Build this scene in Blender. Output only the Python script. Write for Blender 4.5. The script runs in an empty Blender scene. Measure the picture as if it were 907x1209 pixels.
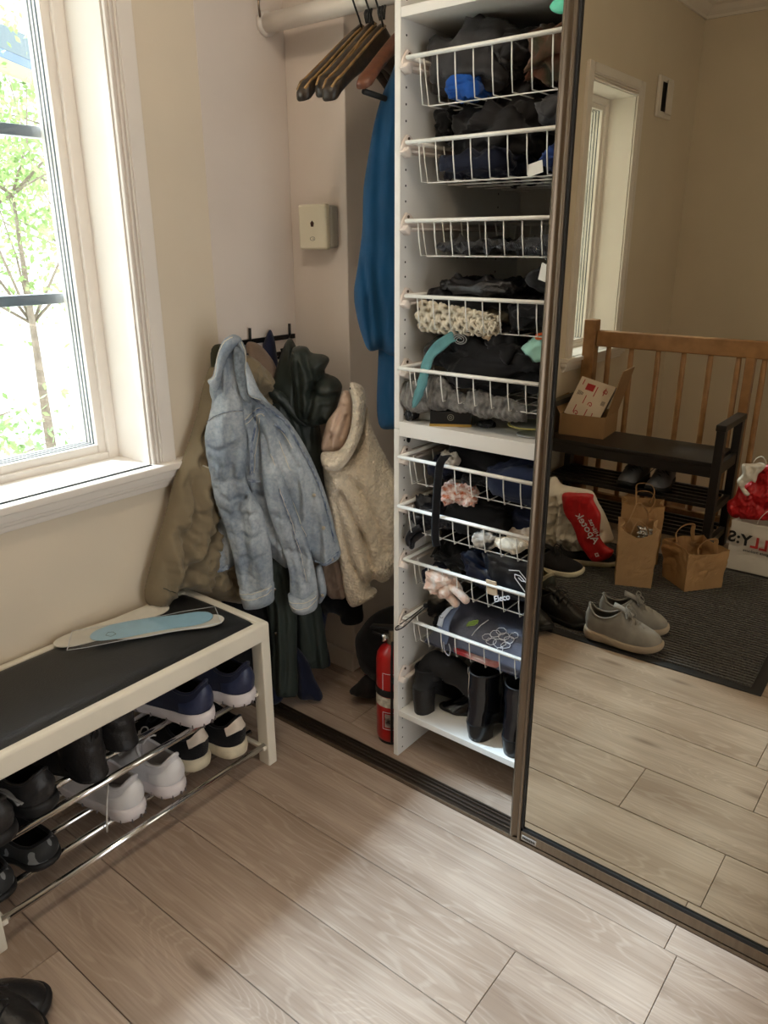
import bpy, math, random
import numpy as np
from mathutils import Vector, Matrix

scene = bpy.context.scene
COL = scene.collection
PI = math.pi

# ------------------------------------------------------------------ camera
CAM_H = 1.373
FPX, CX, CY = 897.7, 453.5, 604.5            # focal length in pixels of the 907x1209 frame
PITCH, YAW, ROLL = math.radians(19.48), math.radians(38.384), math.radians(-0.19)
fw = np.array([-math.sin(YAW)*math.cos(PITCH), math.cos(YAW)*math.cos(PITCH), -math.sin(PITCH)])
_r = np.array([math.cos(YAW), math.sin(YAW), 0.0]); _u = np.cross(_r, fw)
rt = math.cos(ROLL)*_r + math.sin(ROLL)*_u
up = -math.sin(ROLL)*_r + math.cos(ROLL)*_u
CAM = np.array([0.0, 0.0, CAM_H])
cd = bpy.data.cameras.new('camera'); cam = bpy.data.objects.new('camera', cd); COL.objects.link(cam)
cd.sensor_fit = 'VERTICAL'; cd.sensor_height = 36.0; cd.lens = FPX*36.0/1209.0
cd.clip_start = 0.02; cd.clip_end = 200
cam.matrix_world = Matrix(((rt[0], up[0], -fw[0], 0), (rt[1], up[1], -fw[1], 0), (rt[2], up[2], -fw[2], CAM_H), (0, 0, 0, 1)))
scene.camera = cam

# ------------------------------------------------------------------ sky, sun, exposure
scene.view_settings.view_transform = 'Standard'
scene.view_settings.look = 'None'
scene.view_settings.gamma = 1.0
scene.view_settings.use_curve_mapping = False
scene.view_settings.exposure = 0.97
wd = bpy.data.worlds.new('sky'); scene.world = wd; wd.use_nodes = True
bg = wd.node_tree.nodes['Background']
bg.inputs[0].default_value = (0.985, 0.985, 1.0, 1); bg.inputs[1].default_value = 2.2

sd = bpy.data.lights.new('sun', 'SUN'); sun = bpy.data.objects.new('sun', sd); COL.objects.link(sun)
SUN_AZ, SUN_EL = math.radians(21), math.radians(46.0)
sd.energy = 4.3; sd.angle = math.radians(5.0); sd.color = (0.62, 0.80, 1.0)
_d = Vector((math.cos(SUN_EL)*math.cos(SUN_AZ), math.cos(SUN_EL)*math.sin(SUN_AZ), -math.sin(SUN_EL)))
sun.rotation_euler = _d.to_track_quat('-Z', 'Y').to_euler()

def portal(name, loc, sx, sy, direction):
    l = bpy.data.lights.new(name, 'AREA'); o = bpy.data.objects.new(name, l); COL.objects.link(o)
    l.shape = 'RECTANGLE'; l.size = sx; l.size_y = sy; l.cycles.is_portal = True
    o.location = loc; o.rotation_euler = Vector(direction).to_track_quat('-Z', 'Z').to_euler()

# ------------------------------------------------------------------ pixel helpers
MY = 1.356                                    # plane of the mirror glass
def ray(px, py):
    return fw + rt*(px-CX)/FPX - up*(py-CY)/FPX
def hit(px, py, ax, val):                     # where the sight line meets the plane axis = val
    d = ray(px, py); t = (val-CAM[ax])/d[ax]; return CAM + d*t
def mhit(px, py, ax, val):                    # the same for a thing seen in the mirror
    p = hit(px, py, ax, 2*MY-val if ax == 1 else val); p[1] = 2*MY-p[1]; return p

# ------------------------------------------------------------------ noise
def _hash(ix, iy, iz, seed):
    h = (ix.astype(np.int64)*374761393 + iy.astype(np.int64)*668265263 + iz.astype(np.int64)*2147483647 + seed*974634777) & 0xffffffff
    h = ((h ^ (h >> 13))*1274126177) & 0xffffffff
    h = ((h ^ (h >> 16))*2246822519) & 0xffffffff
    return ((h ^ (h >> 15)) & 0xffffff)/float(0xffffff)
def vnoise(P, seed=0):
    P = np.asarray(P, float); i = np.floor(P); f = P-i; f = f*f*f*(f*(f*6-15)+10)
    x, y, z = i[:, 0], i[:, 1], i[:, 2]; r = 0
    for dx in (0, 1):
        for dy in (0, 1):
            for dz in (0, 1):
                w = (f[:, 0] if dx else 1-f[:, 0])*(f[:, 1] if dy else 1-f[:, 1])*(f[:, 2] if dz else 1-f[:, 2])
                r = r + w*_hash(x+dx, y+dy, z+dz, seed)
    return r*2-1
def fbm(P, oct=3, seed=0):
    P = np.asarray(P, float); s = 0; a = 1.0
    for k in range(oct): s = s+a*vnoise(P*(2.03**k)+k*7.3, seed+k*13); a *= 0.5
    return s
def folds(P, seed=0, warp=0.6):               # crease-like noise: sharp valleys between soft swells
    P = np.asarray(P, float)
    W = np.stack([fbm(P*0.7+31, 2, seed+5), fbm(P*0.7+57, 2, seed+6), fbm(P*0.7+83, 2, seed+7)], 1)
    Q = P+warp*W
    return np.abs(vnoise(Q, seed))*1.3-0.45 + 0.45*(np.abs(vnoise(Q*2.1+9, seed+3))-0.3)

# ------------------------------------------------------------------ materials
MATS = {}
def rgb(r, g, b):                             # sRGB 0-255 to linear
    f = lambda c: (c/255/12.92 if c/255 <= 0.04045 else ((c/255+0.055)/1.055)**2.4)
    return (f(r), f(g), f(b), 1)
def mat(name, col, rough=0.6, metal=0.0, var=0.0, vscale=20.0, bump=0.0, bscale=60.0, col2=None, spec=0.5, stretch=None, coat=0.0, sheen=0.0, trans=0.0, alpha=1.0, ior=1.45, detail=4.0):
    if name in MATS: return MATS[name]
    m = bpy.data.materials.new(name); m.use_nodes = True; nt = m.node_tree; N, L = nt.nodes, nt.links
    b = N['Principled BSDF']; b.inputs['Base Color'].default_value = col
    b.inputs['Roughness'].default_value = rough; b.inputs['Metallic'].default_value = metal
    b.inputs['Specular IOR Level'].default_value = spec; b.inputs['IOR'].default_value = ior
    if coat: b.inputs['Coat Weight'].default_value = coat; b.inputs['Coat Roughness'].default_value = 0.1
    if sheen: b.inputs['Sheen Weight'].default_value = sheen; b.inputs['Sheen Roughness'].default_value = 0.4
    if trans: b.inputs['Transmission Weight'].default_value = trans
    if alpha < 1: b.inputs['Alpha'].default_value = alpha
    if var or bump or col2:
        tc = N.new('ShaderNodeTexCoord'); mp = N.new('ShaderNodeMapping'); L.new(tc.outputs['Object'], mp.inputs[0])
        if stretch: mp.inputs['Scale'].default_value = stretch
    if var or col2:
        nz = N.new('ShaderNodeTexNoise'); nz.inputs['Scale'].default_value = vscale; nz.inputs['Detail'].default_value = detail
        L.new(mp.outputs[0], nz.inputs['Vector'])
        cr = N.new('ShaderNodeValToRGB'); L.new(nz.outputs['Fac'], cr.inputs[0])
        c2 = col2 if col2 else tuple(min(1, c*(1+var)) for c in col[:3])+(1,)
        c1 = col if col2 else tuple(c*(1-var) for c in col[:3])+(1,)
        cr.color_ramp.elements[0].position = 0.36; cr.color_ramp.elements[1].position = 0.64
        cr.color_ramp.elements[0].color = c1; cr.color_ramp.elements[1].color = c2
        L.new(cr.outputs[0], b.inputs['Base Color'])
    if bump:
        n2 = N.new('ShaderNodeTexNoise'); n2.inputs['Scale'].default_value = bscale; n2.inputs['Detail'].default_value = 3
        L.new(mp.outputs[0], n2.inputs['Vector'])
        bp = N.new('ShaderNodeBump'); bp.inputs['Strength'].default_value = bump; bp.inputs['Distance'].default_value = 0.004
        L.new(n2.outputs['Fac'], bp.inputs['Height']); L.new(bp.outputs[0], b.inputs['Normal'])
    MATS[name] = m
    return m

def weave(name, col, scale=350, rough=0.85, var=0.12, vscale=14, bump=0.35, col2=None, sheen=0.15, stretch=None):
    """woven or knitted cloth: slow colour variation plus a fine thread relief"""
    m = mat(name, col, rough, var=var, vscale=vscale, col2=col2, sheen=sheen, spec=0.25, stretch=stretch)
    nt = m.node_tree; N, L = nt.nodes, nt.links; b = N['Principled BSDF']
    tc = N.new('ShaderNodeTexCoord'); w = N.new('ShaderNodeTexWave'); w.inputs['Scale'].default_value = scale; w.inputs['Distortion'].default_value = 1.5
    w.bands_direction = 'DIAGONAL'
    L.new(tc.outputs['Object'], w.inputs['Vector'])
    bp = N.new('ShaderNodeBump'); bp.inputs['Strength'].default_value = bump; bp.inputs['Distance'].default_value = 0.0015
    L.new(w.outputs['Fac'], bp.inputs['Height']); L.new(bp.outputs[0], b.inputs['Normal'])
    return m

# ------------------------------------------------------------------ mesh builder
class MB:
    def __init__(s): s.v = []; s.f = []
    def add(s, vs, fs):
        o = len(s.v); s.v.extend([tuple(map(float, v)) for v in vs]); s.f.extend([tuple(i+o for i in f) for f in fs]); return s
    def box(s, lo, hi):
        x0, y0, z0 = lo; x1, y1, z1 = hi
        return s.add([(x0,y0,z0),(x1,y0,z0),(x1,y1,z0),(x0,y1,z0),(x0,y0,z1),(x1,y0,z1),(x1,y1,z1),(x0,y1,z1)],
                     [(0,3,2,1),(4,5,6,7),(0,1,5,4),(1,2,6,5),(2,3,7,6),(3,0,4,7)])
    def obox(s, c, ax, ay, az):               # oriented box from centre and three half-axis vectors
        c, ax, ay, az = map(np.array, (c, ax, ay, az)); vs = []
        for k in (-1, 1):
            for (i, j) in ((-1,-1),(1,-1),(1,1),(-1,1)): vs.append(c+i*ax+j*ay+k*az)
        return s.add(vs, [(0,3,2,1),(4,5,6,7),(0,1,5,4),(1,2,6,5),(2,3,7,6),(3,0,4,7)])
    def loft(s, rings, cap=True, closed=True):
        n = len(rings[0]); vs = [p for r in rings for p in r]; fs = []
        for i in range(len(rings)-1):
            for j in range(n if closed else n-1):
                k = (j+1) % n; fs.append((i*n+j, i*n+k, (i+1)*n+k, (i+1)*n+j))
        if cap and closed:
            fs.append(tuple(reversed(range(n)))); fs.append(tuple((len(rings)-1)*n+j for j in range(n)))
        return s.add(vs, fs)
    def tube(s, path, r, n=8, flat=None, cap=True, closed=False):
        P = [np.array(p, float) for p in path]; m = len(P); rings = []; prev = None
        for i in range(m):
            if closed: t = P[(i+1) % m]-P[i-1]
            else: t = P[min(i+1, m-1)]-P[max(i-1, 0)]
            t = t/(np.linalg.norm(t)+1e-12)
            if prev is None:
                a = np.array([0, 0, 1.0]) if abs(t[2]) < 0.9 else np.array([1.0, 0, 0])
                nrm = np.cross(t, a); nrm /= np.linalg.norm(nrm)
            else:
                nrm = prev-t*(prev@t); nrm /= (np.linalg.norm(nrm)+1e-12)
            prev = nrm; bn = np.cross(t, nrm); rr = r[i] if hasattr(r, '__len__') else r
            fl = flat if flat else 1.0
            rings.append([P[i]+rr*(math.cos(a)*nrm+fl*math.sin(a)*bn) for a in [2*PI*k/n for k in range(n)]])
        if closed: rings.append(rings[0]); cap = False
        return s.loft(rings, cap)
    def lathe(s, prof, n=24, c=(0, 0, 0)):
        rings = [[(c[0]+r*math.cos(2*PI*k/n), c[1]+r*math.sin(2*PI*k/n), c[2]+z) for k in range(n)] for r, z in prof]
        return s.loft(rings)
    def prism(s, poly, o, a, b, h):           # polygon in axes a, b from origin o, extruded by vector h
        o, a, b, h = map(np.array, (o, a, b, h)); n = len(poly)
        p0 = [o+a*x+b*y for x, y in poly]; p1 = [p+h for p in p0]
        fs = [tuple(reversed(range(n))), tuple(range(n, 2*n))]+[(i, (i+1) % n, n+(i+1) % n, n+i) for i in range(n)]
        return s.add(p0+p1, fs)
    def grid(s, pts, nu, nv, wrap=False):     # pts[u*nv+v]
        fs = []
        for i in range(nu-1):
            for j in range(nv if wrap else nv-1):
                k = (j+1) % nv; fs.append((i*nv+j, i*nv+k, (i+1)*nv+k, (i+1)*nv+j))
        return s.add(pts, fs)

def root_loc(o):
    while o.parent: o = o.parent
    return np.array(o.location)
def obj(name, mb, m, parent=None, smooth=False, bevel=0.0, bseg=2, local=False, label=None, recalc=True, subsurf=0, solid=0.0):
    """link one mesh; vertices are given in world space unless local"""
    me = bpy.data.meshes.new(name); V = np.array(mb.v, float)
    if parent is not None and not local: V = V-root_loc(parent)
    me.from_pydata([tuple(v) for v in V], [], mb.f); me.validate()
    if recalc:
        import bmesh
        bm = bmesh.new(); bm.from_mesh(me); bmesh.ops.recalc_face_normals(bm, faces=bm.faces); bm.to_mesh(me); bm.free()
    if m: me.materials.append(m)
    o = bpy.data.objects.new(name, me); COL.objects.link(o)
    if smooth:
        me.polygons.foreach_set('use_smooth', [True]*len(me.polygons))
    if solid:
        q = o.modifiers.new('solid', 'SOLIDIFY'); q.thickness = solid; q.offset = 0
    if bevel:
        q = o.modifiers.new('bevel', 'BEVEL'); q.width = bevel; q.segments = bseg; q.limit_method = 'ANGLE'; q.angle_limit = math.radians(40)
        if not smooth:
            me.polygons.foreach_set('use_smooth', [True]*len(me.polygons))
            w = o.modifiers.new('wn', 'WEIGHTED_NORMAL'); w.keep_sharp = False
    if subsurf:
        q = o.modifiers.new('sub', 'SUBSURF'); q.levels = subsurf; q.render_levels = subsurf
    if parent is not None: o.parent = parent
    if label: o['label'] = label
    return o
def tag(o, label, cat, group=None):
    o['label'] = label; o['category'] = cat
    if group: o['group'] = group
    return o
def struct(o): o['kind'] = 'structure'; return o
def thing(name, label, cat, loc=(0, 0, 0), group=None, rz=0):
    o = bpy.data.objects.new(name, None); COL.objects.link(o); o.empty_display_size = 0.05
    o.location = [float(c) for c in loc]; o.rotation_euler = (0, 0, rz)
    return tag(o, label, cat, group)
def sroot(name, loc=(0, 0, 0)):
    o = bpy.data.objects.new(name, None); COL.objects.link(o); o.location = loc; o['kind'] = 'structure'; return o
def share(src, name, parent, loc):            # another piece with the same mesh
    o = bpy.data.objects.new(name, src.data); COL.objects.link(o); o.parent = parent
    o.location = [float(c) for c in loc]; return o
def copy_tree(o, parent=None):
    c = o.copy(); COL.objects.link(c); c.parent = parent
    for ch in o.children: copy_tree(ch, c)
    return c
def smooth_poly(P, k=6, closed=True):
    P = [np.array(p, float) for p in P]; n = len(P); out = []
    for i in range(n if closed else n-1):
        g = lambda j: P[j % n] if closed else P[max(0, min(n-1, j))]
        a, b, c, d = g(i-1), g(i), g(i+1), g(i+2)
        for q in range(k):
            t = q/k; out.append(0.5*((2*b)+(-a+c)*t+(2*a-5*b+4*c-d)*t*t+(-a+3*b-3*c+d)*t**3))
    if not closed: out.append(P[-1])
    return out
def text_obj(name, s, size, m, parent, M, extrude=0.0004, align='LEFT', shear=0.0, bold=0.0, sx=1.0):
    """flat lettering turned into a mesh; M is its world matrix (text lies in its local XY plane)"""
    cu = bpy.data.curves.new(name, 'FONT'); cu.body = s; cu.size = size; cu.extrude = extrude; cu.align_x = align; cu.shear = shear; cu.offset = bold
    t = bpy.data.objects.new('tmp_text', cu); COL.objects.link(t)
    dg = bpy.context.evaluated_depsgraph_get(); me = bpy.data.meshes.new_from_object(t.evaluated_get(dg))
    bpy.data.objects.remove(t); bpy.data.curves.remove(cu)
    me.transform(Matrix.Diagonal((sx, 1, 1, 1))); me.transform(M)
    if parent is not None: me.transform(Matrix.Translation(-Vector(root_loc(parent))))
    me.name = name; me.materials.clear(); me.materials.append(m)
    o = bpy.data.objects.new(name, me); COL.objects.link(o)
    if parent is not None: o.parent = parent
    return o
def basis(o, x, y):                           # matrix with origin o, local x and y axes
    x = Vector(x).normalized(); y = Vector(y); y = (y-x*y.dot(x)).normalized(); z = x.cross(y)
    return Matrix(((x[0], y[0], z[0], o[0]), (x[1], y[1], z[1], o[1]), (x[2], y[2], z[2], o[2]), (0, 0, 0, 1)))
# ================================================================== THE SETTING
XW = -1.70          # left wall
YB = -2.45          # wall behind the stairwell
YC = 1.405          # where the closet's white paint starts
XR = 1.35           # right wall
ZC = 2.66           # ceiling
M_cream = mat('cream_paint', rgb(226, 212, 190), 0.75, var=0.02, vscale=3, bump=0.05, bscale=220)
M_closet = mat('closet_white_paint', rgb(226, 214, 203), 0.7, var=0.025, vscale=4, bump=0.05, bscale=200)
M_ceil = mat('ceiling_white', rgb(238, 235, 228), 0.8)
M_trim = mat('trim_white_gloss', rgb(236, 228, 218), 0.35, var=0.015, vscale=6)
M_white = mat('white_melamine', rgb(232, 229, 222), 0.4, var=0.015, vscale=5)
M_metalwhite = mat('white_lacquered_wire', rgb(240, 238, 230), 0.3)
M_bronze = mat('bronze_anodised', rgb(122, 108, 92), 0.32, 0.85, var=0.08, vscale=3, stretch=(40, 40, 1))
M_track = mat('dark_bronze_track', rgb(84, 72, 62), 0.35, 0.7)
M_black = mat('black_matte', rgb(24, 23, 23), 0.55)
M_blackmetal = mat('black_metal', rgb(20, 20, 21), 0.35, 0.3)
M_chrome = mat('chrome', (0.72, 0.72, 0.72, 1), 0.12, 1.0)

def glass_mat(name, tint=(0.985, 0.992, 0.988, 1), fac=0.05):
    m = bpy.data.materials.new(name); m.use_nodes = True; N, L = m.node_tree.nodes, m.node_tree.links
    N.remove(N['Principled BSDF']); o = N['Material Output']
    t = N.new('ShaderNodeBsdfTransparent'); t.inputs[0].default_value = tint
    g = N.new('ShaderNodeBsdfGlossy'); g.inputs['Roughness'].default_value = 0.02
    x = N.new('ShaderNodeMixShader'); x.inputs[0].default_value = fac
    L.new(t.outputs[0], x.inputs[1]); L.new(g.outputs[0], x.inputs[2]); L.new(x.outputs[0], o.inputs[0]); return m
M_glass = glass_mat('window_glass')

# ---- oak laminate
def oak_mat():
    m = bpy.data.materials.new('oak_laminate'); m.use_nodes = True; N, L = m.node_tree.nodes, m.node_tree.links
    b = N['Principled BSDF']; b.inputs['Roughness'].default_value = 0.42; b.inputs['Specular IOR Level'].default_value = 0.4
    tc = N.new('ShaderNodeTexCoord'); oi = N.new('ShaderNodeObjectInfo')
    sc = N.new('ShaderNodeVectorMath'); sc.operation = 'SCALE'; sc.inputs[0].default_value = (37.0, 11.0, 23.0); L.new(oi.outputs['Random'], sc.inputs['Scale'])
    ad = N.new('ShaderNodeVectorMath'); ad.operation = 'ADD'; L.new(tc.outputs['Object'], ad.inputs[0]); L.new(sc.outputs[0], ad.inputs[1])
    # knots: rare voronoi cells pull the grain around them
    kv = N.new('ShaderNodeMapping'); kv.inputs['Scale'].default_value = (1.15, 4.6, 1); L.new(ad.outputs[0], kv.inputs[0])
    vo = N.new('ShaderNodeTexVoronoi'); vo.voronoi_dimensions = '2D'; vo.inputs['Scale'].default_value = 1.0; vo.inputs['Randomness'].default_value = 1.0; L.new(kv.outputs[0], vo.inputs['Vector'])
    kr = N.new('ShaderNodeMapRange'); kr.inputs[1].default_value = 0.0; kr.inputs[2].default_value = 0.34; kr.inputs[3].default_value = 1.0; kr.inputs[4].default_value = 0.0
    kr.interpolation_type = 'SMOOTHERSTEP'; L.new(vo.outputs['Distance'], kr.inputs[0])
    # contour grain
    g1 = N.new('ShaderNodeMapping'); g1.inputs['Scale'].default_value = (1.1, 7.5, 1); L.new(ad.outputs[0], g1.inputs[0])
    n1 = N.new('ShaderNodeTexNoise'); n1.inputs['Scale'].default_value = 1.6; n1.inputs['Detail'].default_value = 2.0; n1.inputs['Distortion'].default_value = 0.25; L.new(g1.outputs[0], n1.inputs['Vector'])
    sm = N.new('ShaderNodeMath'); sm.operation = 'MULTIPLY_ADD'; sm.inputs[1].default_value = 0.42; L.new(kr.outputs[0], sm.inputs[0]); L.new(n1.outputs['Fac'], sm.inputs[2])
    mu = N.new('ShaderNodeMath'); mu.operation = 'MULTIPLY'; mu.inputs[1].default_value = 85.0; L.new(sm.outputs[0], mu.inputs[0])
    sn = N.new('ShaderNodeMath'); sn.operation = 'SINE'; L.new(mu.outputs[0], sn.inputs[0])
    # fibres along the plank
    g2 = N.new('ShaderNodeMapping'); g2.inputs['Scale'].default_value = (6, 220, 1); L.new(ad.outputs[0], g2.inputs[0])
    n2 = N.new('ShaderNodeTexNoise'); n2.inputs['Scale'].default_value = 1.0; n2.inputs['Detail'].default_value = 3; L.new(g2.outputs[0], n2.inputs['Vector'])
    g3 = N.new('ShaderNodeMapping'); g3.inputs['Scale'].default_value = (0.9, 12, 1); L.new(ad.outputs[0], g3.inputs[0])
    n3 = N.new('ShaderNodeTexNoise'); n3.inputs['Scale'].default_value = 1.3; n3.inputs['Detail'].default_value = 4; L.new(g3.outputs[0], n3.inputs['Vector'])
    def mix(a, fac, c1=None, c2=None, blend='MIX'):
        x = N.new('ShaderNodeMix'); x.data_type = 'RGBA'; x.blend_type = blend
        if isinstance(fac, float): x.inputs['Factor'].default_value = fac
        else: L.new(fac, x.inputs['Factor'])
        if hasattr(a, 'is_linked'): L.new(a, x.inputs['A'])
        else: x.inputs['A'].default_value = a
        if c2 is not None: x.inputs['B'].default_value = c2
        if c1 is not None: L.new(c1, x.inputs['B'])
        return x.outputs['Result']
    r3 = N.new('ShaderNodeValToRGB'); L.new(n3.outputs['Fac'], r3.inputs[0])
    r3.color_ramp.elements[0].position = 0.3; r3.color_ramp.elements[0].color = rgb(158, 136, 118)
    r3.color_ramp.elements[1].position = 0.7; r3.color_ramp.elements[1].color = rgb(188, 167, 149)
    wv = N.new('ShaderNodeMapRange'); wv.inputs[1].default_value = 0.45; wv.inputs[2].default_value = 1.0; wv.inputs[3].default_value = 0.0; wv.inputs[4].default_value = 0.30; L.new(sn.outputs[0], wv.inputs[0])
    c = mix(r3.outputs[0], wv.outputs[0], c2=rgb(203, 185, 168))
    fb = N.new('ShaderNodeMapRange'); fb.inputs[1].default_value = 0.45; fb.inputs[2].default_value = 0.75; fb.inputs[3].default_value = 0.0; fb.inputs[4].default_value = 0.40; L.new(n2.outputs['Fac'], fb.inputs[0])
    c = mix(c, fb.outputs[0], c2=rgb(132, 111, 95))
    kd = N.new('ShaderNodeMapRange'); kd.inputs[1].default_value = 0.0; kd.inputs[2].default_value = 0.085; kd.inputs[3].default_value = 0.78; kd.inputs[4].default_value = 0.0; kd.interpolation_type = 'SMOOTHSTEP'; L.new(vo.outputs['Distance'], kd.inputs[0])
    c = mix(c, kd.outputs[0], c2=rgb(122, 102, 86))
    hv = N.new('ShaderNodeMapRange'); hv.inputs[3].default_value = 0.93; hv.inputs[4].default_value = 1.05; L.new(oi.outputs['Random'], hv.inputs[0])
    hs = N.new('ShaderNodeHueSaturation'); L.new(c, hs.inputs['Color']); L.new(hv.outputs[0], hs.inputs['Value'])
    L.new(hs.outputs[0], b.inputs['Base Color'])
    bp = N.new('ShaderNodeBump'); bp.inputs['Strength'].default_value = 0.12; bp.inputs['Distance'].default_value = 0.001; L.new(n2.outputs['Fac'], bp.inputs['Height']); L.new(bp.outputs[0], b.inputs['Normal'])
    return m
M_oak = oak_mat()

YF = -1.16                                    # floor ends at the stairwell
floor = struct(obj('floor', MB().box((XW, YF, -0.06), (XR, 2.0, -0.009)), mat('subfloor', rgb(60, 50, 42), 0.9)))
PW, PL = 0.1936, 1.38
rnd = random.Random(5)
joint = {}
joint.update({5: 0.08, 4: -1.66, 3: -0.254, 2: -0.518, 1: -1.62, 0: -1.66, -1: 0.12})
for k in range(-12, 9):
    y0 = 1.28+PW*(k-4); y1 = y0+PW
    # row 4 starts at 1.28; row 3 at 1.087; row 2 at 0.893
    if y1 < YF+0.01 or y0 > 1.99: continue
    ya, yb = max(y0, YF), min(y1, 2.0)
    j = joint.get(k, rnd.uniform(-0.2, 1.0))
    x = j
    while x > XW: x -= PL
    while x < XR:
        xa, xb = max(x, XW), min(x+PL, XR)
        if xb-xa > 0.02:
            cxp, cyp = (xa+xb)/2, (ya+yb)/2
            o = obj('plank', MB().box((-(xb-xa)/2+0.0006, -(yb-ya)/2+0.0009, -0.009), ((xb-xa)/2-0.0006, (yb-ya)/2-0.0009, 0.0)), M_oak, floor, bevel=0.0012, bseg=1, local=True)
            o.location = (cxp, cyp, 0)
        x += PL

# ---- left wall with two window openings
W1 = (-0.25, 1.146); W2 = (-1.53, -0.98); WZ = (0.80, 2.08); XO = -2.02
def wall_with_holes(name, y0, y1, z0, z1, holes, m, xa, xb):
    mb = MB(); ys = y0
    for (a, b) in sorted(holes):
        if a > ys: mb.box((xa, ys, z0), (xb, a, z1))
        mb.box((xa, a, z0), (xb, b, WZ[0])); mb.box((xa, a, WZ[1]), (xb, b, z1)); ys = b
    mb.box((xa, ys, z0), (xb, y1, z1))
    return struct(obj(name, mb, m))
wall_with_holes('wall_left', YB, YC, -1.6, ZC, [W1, W2], M_cream, XO, XW)
struct(obj('wall_closet_left', MB().box((XO, YC, -0.06), (XW+0.001, 2.0, ZC)), M_closet))
struct(obj('wall_back', MB().box((XO, 2.0, -0.06), (XR+0.2, 2.2, ZC)), M_closet))
struct(obj('wall_closet_column', MB().box((XW, 1.71, 0.0), (-1.482, 2.0, ZC)), M_closet, bevel=0.004))
struct(obj('wall_stairwell', MB().box((XO, YB-0.2, -1.6), (XR+0.2, YB, ZC)), M_cream))
D3 = (-0.15, 0.95, 2.08)                      # glazed entrance in the wall on the far right
mb = MB().box((XR, YB, -1.6), (XR+0.2, D3[0], ZC)).box((XR, D3[1], -1.6), (XR+0.2, 2.0, ZC)).box((XR, D3[0], D3[2]), (XR+0.2, D3[1], ZC)).box((XR, D3[0], -1.6), (XR+0.2, D3[1], 0.0))
struct(obj('wall_right', mb, M_cream))
struct(obj('ceiling', MB().box((XO, YB-0.2, ZC), (XR+0.2, 2.2, ZC+0.1)), M_ceil))
struct(obj('floor_stairwell', MB().box((XO, YB, -1.6), (XR, YF, -1.5)), mat('stair_pine', rgb(176, 128, 82), 0.45, var=0.12, vscale=8, stretch=(1, 12, 1))))
struct(obj('wall_stairwell_edge', MB().box((XW, YF-0.03, -1.5), (XR, YF, 0.0)), mat('stair_pine', rgb(176, 128, 82))))
def cornice(name, a, b, n):
    prof = [(0, 0), (0.075, 0), (0.07, -0.012), (0.05, -0.02), (0.03, -0.045), (0.014, -0.06), (0.012, -0.075), (0, -0.075)]
    a, b, n = map(np.array, (a, b, n))
    return struct(obj(name, MB().loft([[a+n*x+np.array([0, 0, z]) for x, z in prof], [b+n*x+np.array([0, 0, z]) for x, z in prof]]), M_trim))
cornice('trim_1', (XW, YB, ZC), (XW, 1.30, ZC), (1, 0, 0))
cornice('trim_2', (XW, YB, ZC), (XR, YB, ZC), (0, 1, 0))
struct(obj('baseboard_closet', MB().box((XW, 1.698, 0), (-1.482, 1.71, 0.07)), M_closet, bevel=0.003))
struct(obj('baseboard_left', MB().box((XW, YF, 0), (XW+0.014, YC, 0.07)), M_trim, bevel=0.003))
# header and top track above the sliding doors, below the ceiling
struct(obj('wall_header', MB().box((XW, 1.34, 2.36), (XR, 1.46, ZC)), M_cream))
struct(obj('trim_3', MB().box((XW, 1.345, 2.28), (XR, 1.455, 2.36)), M_bronze, bevel=0.003))

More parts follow.
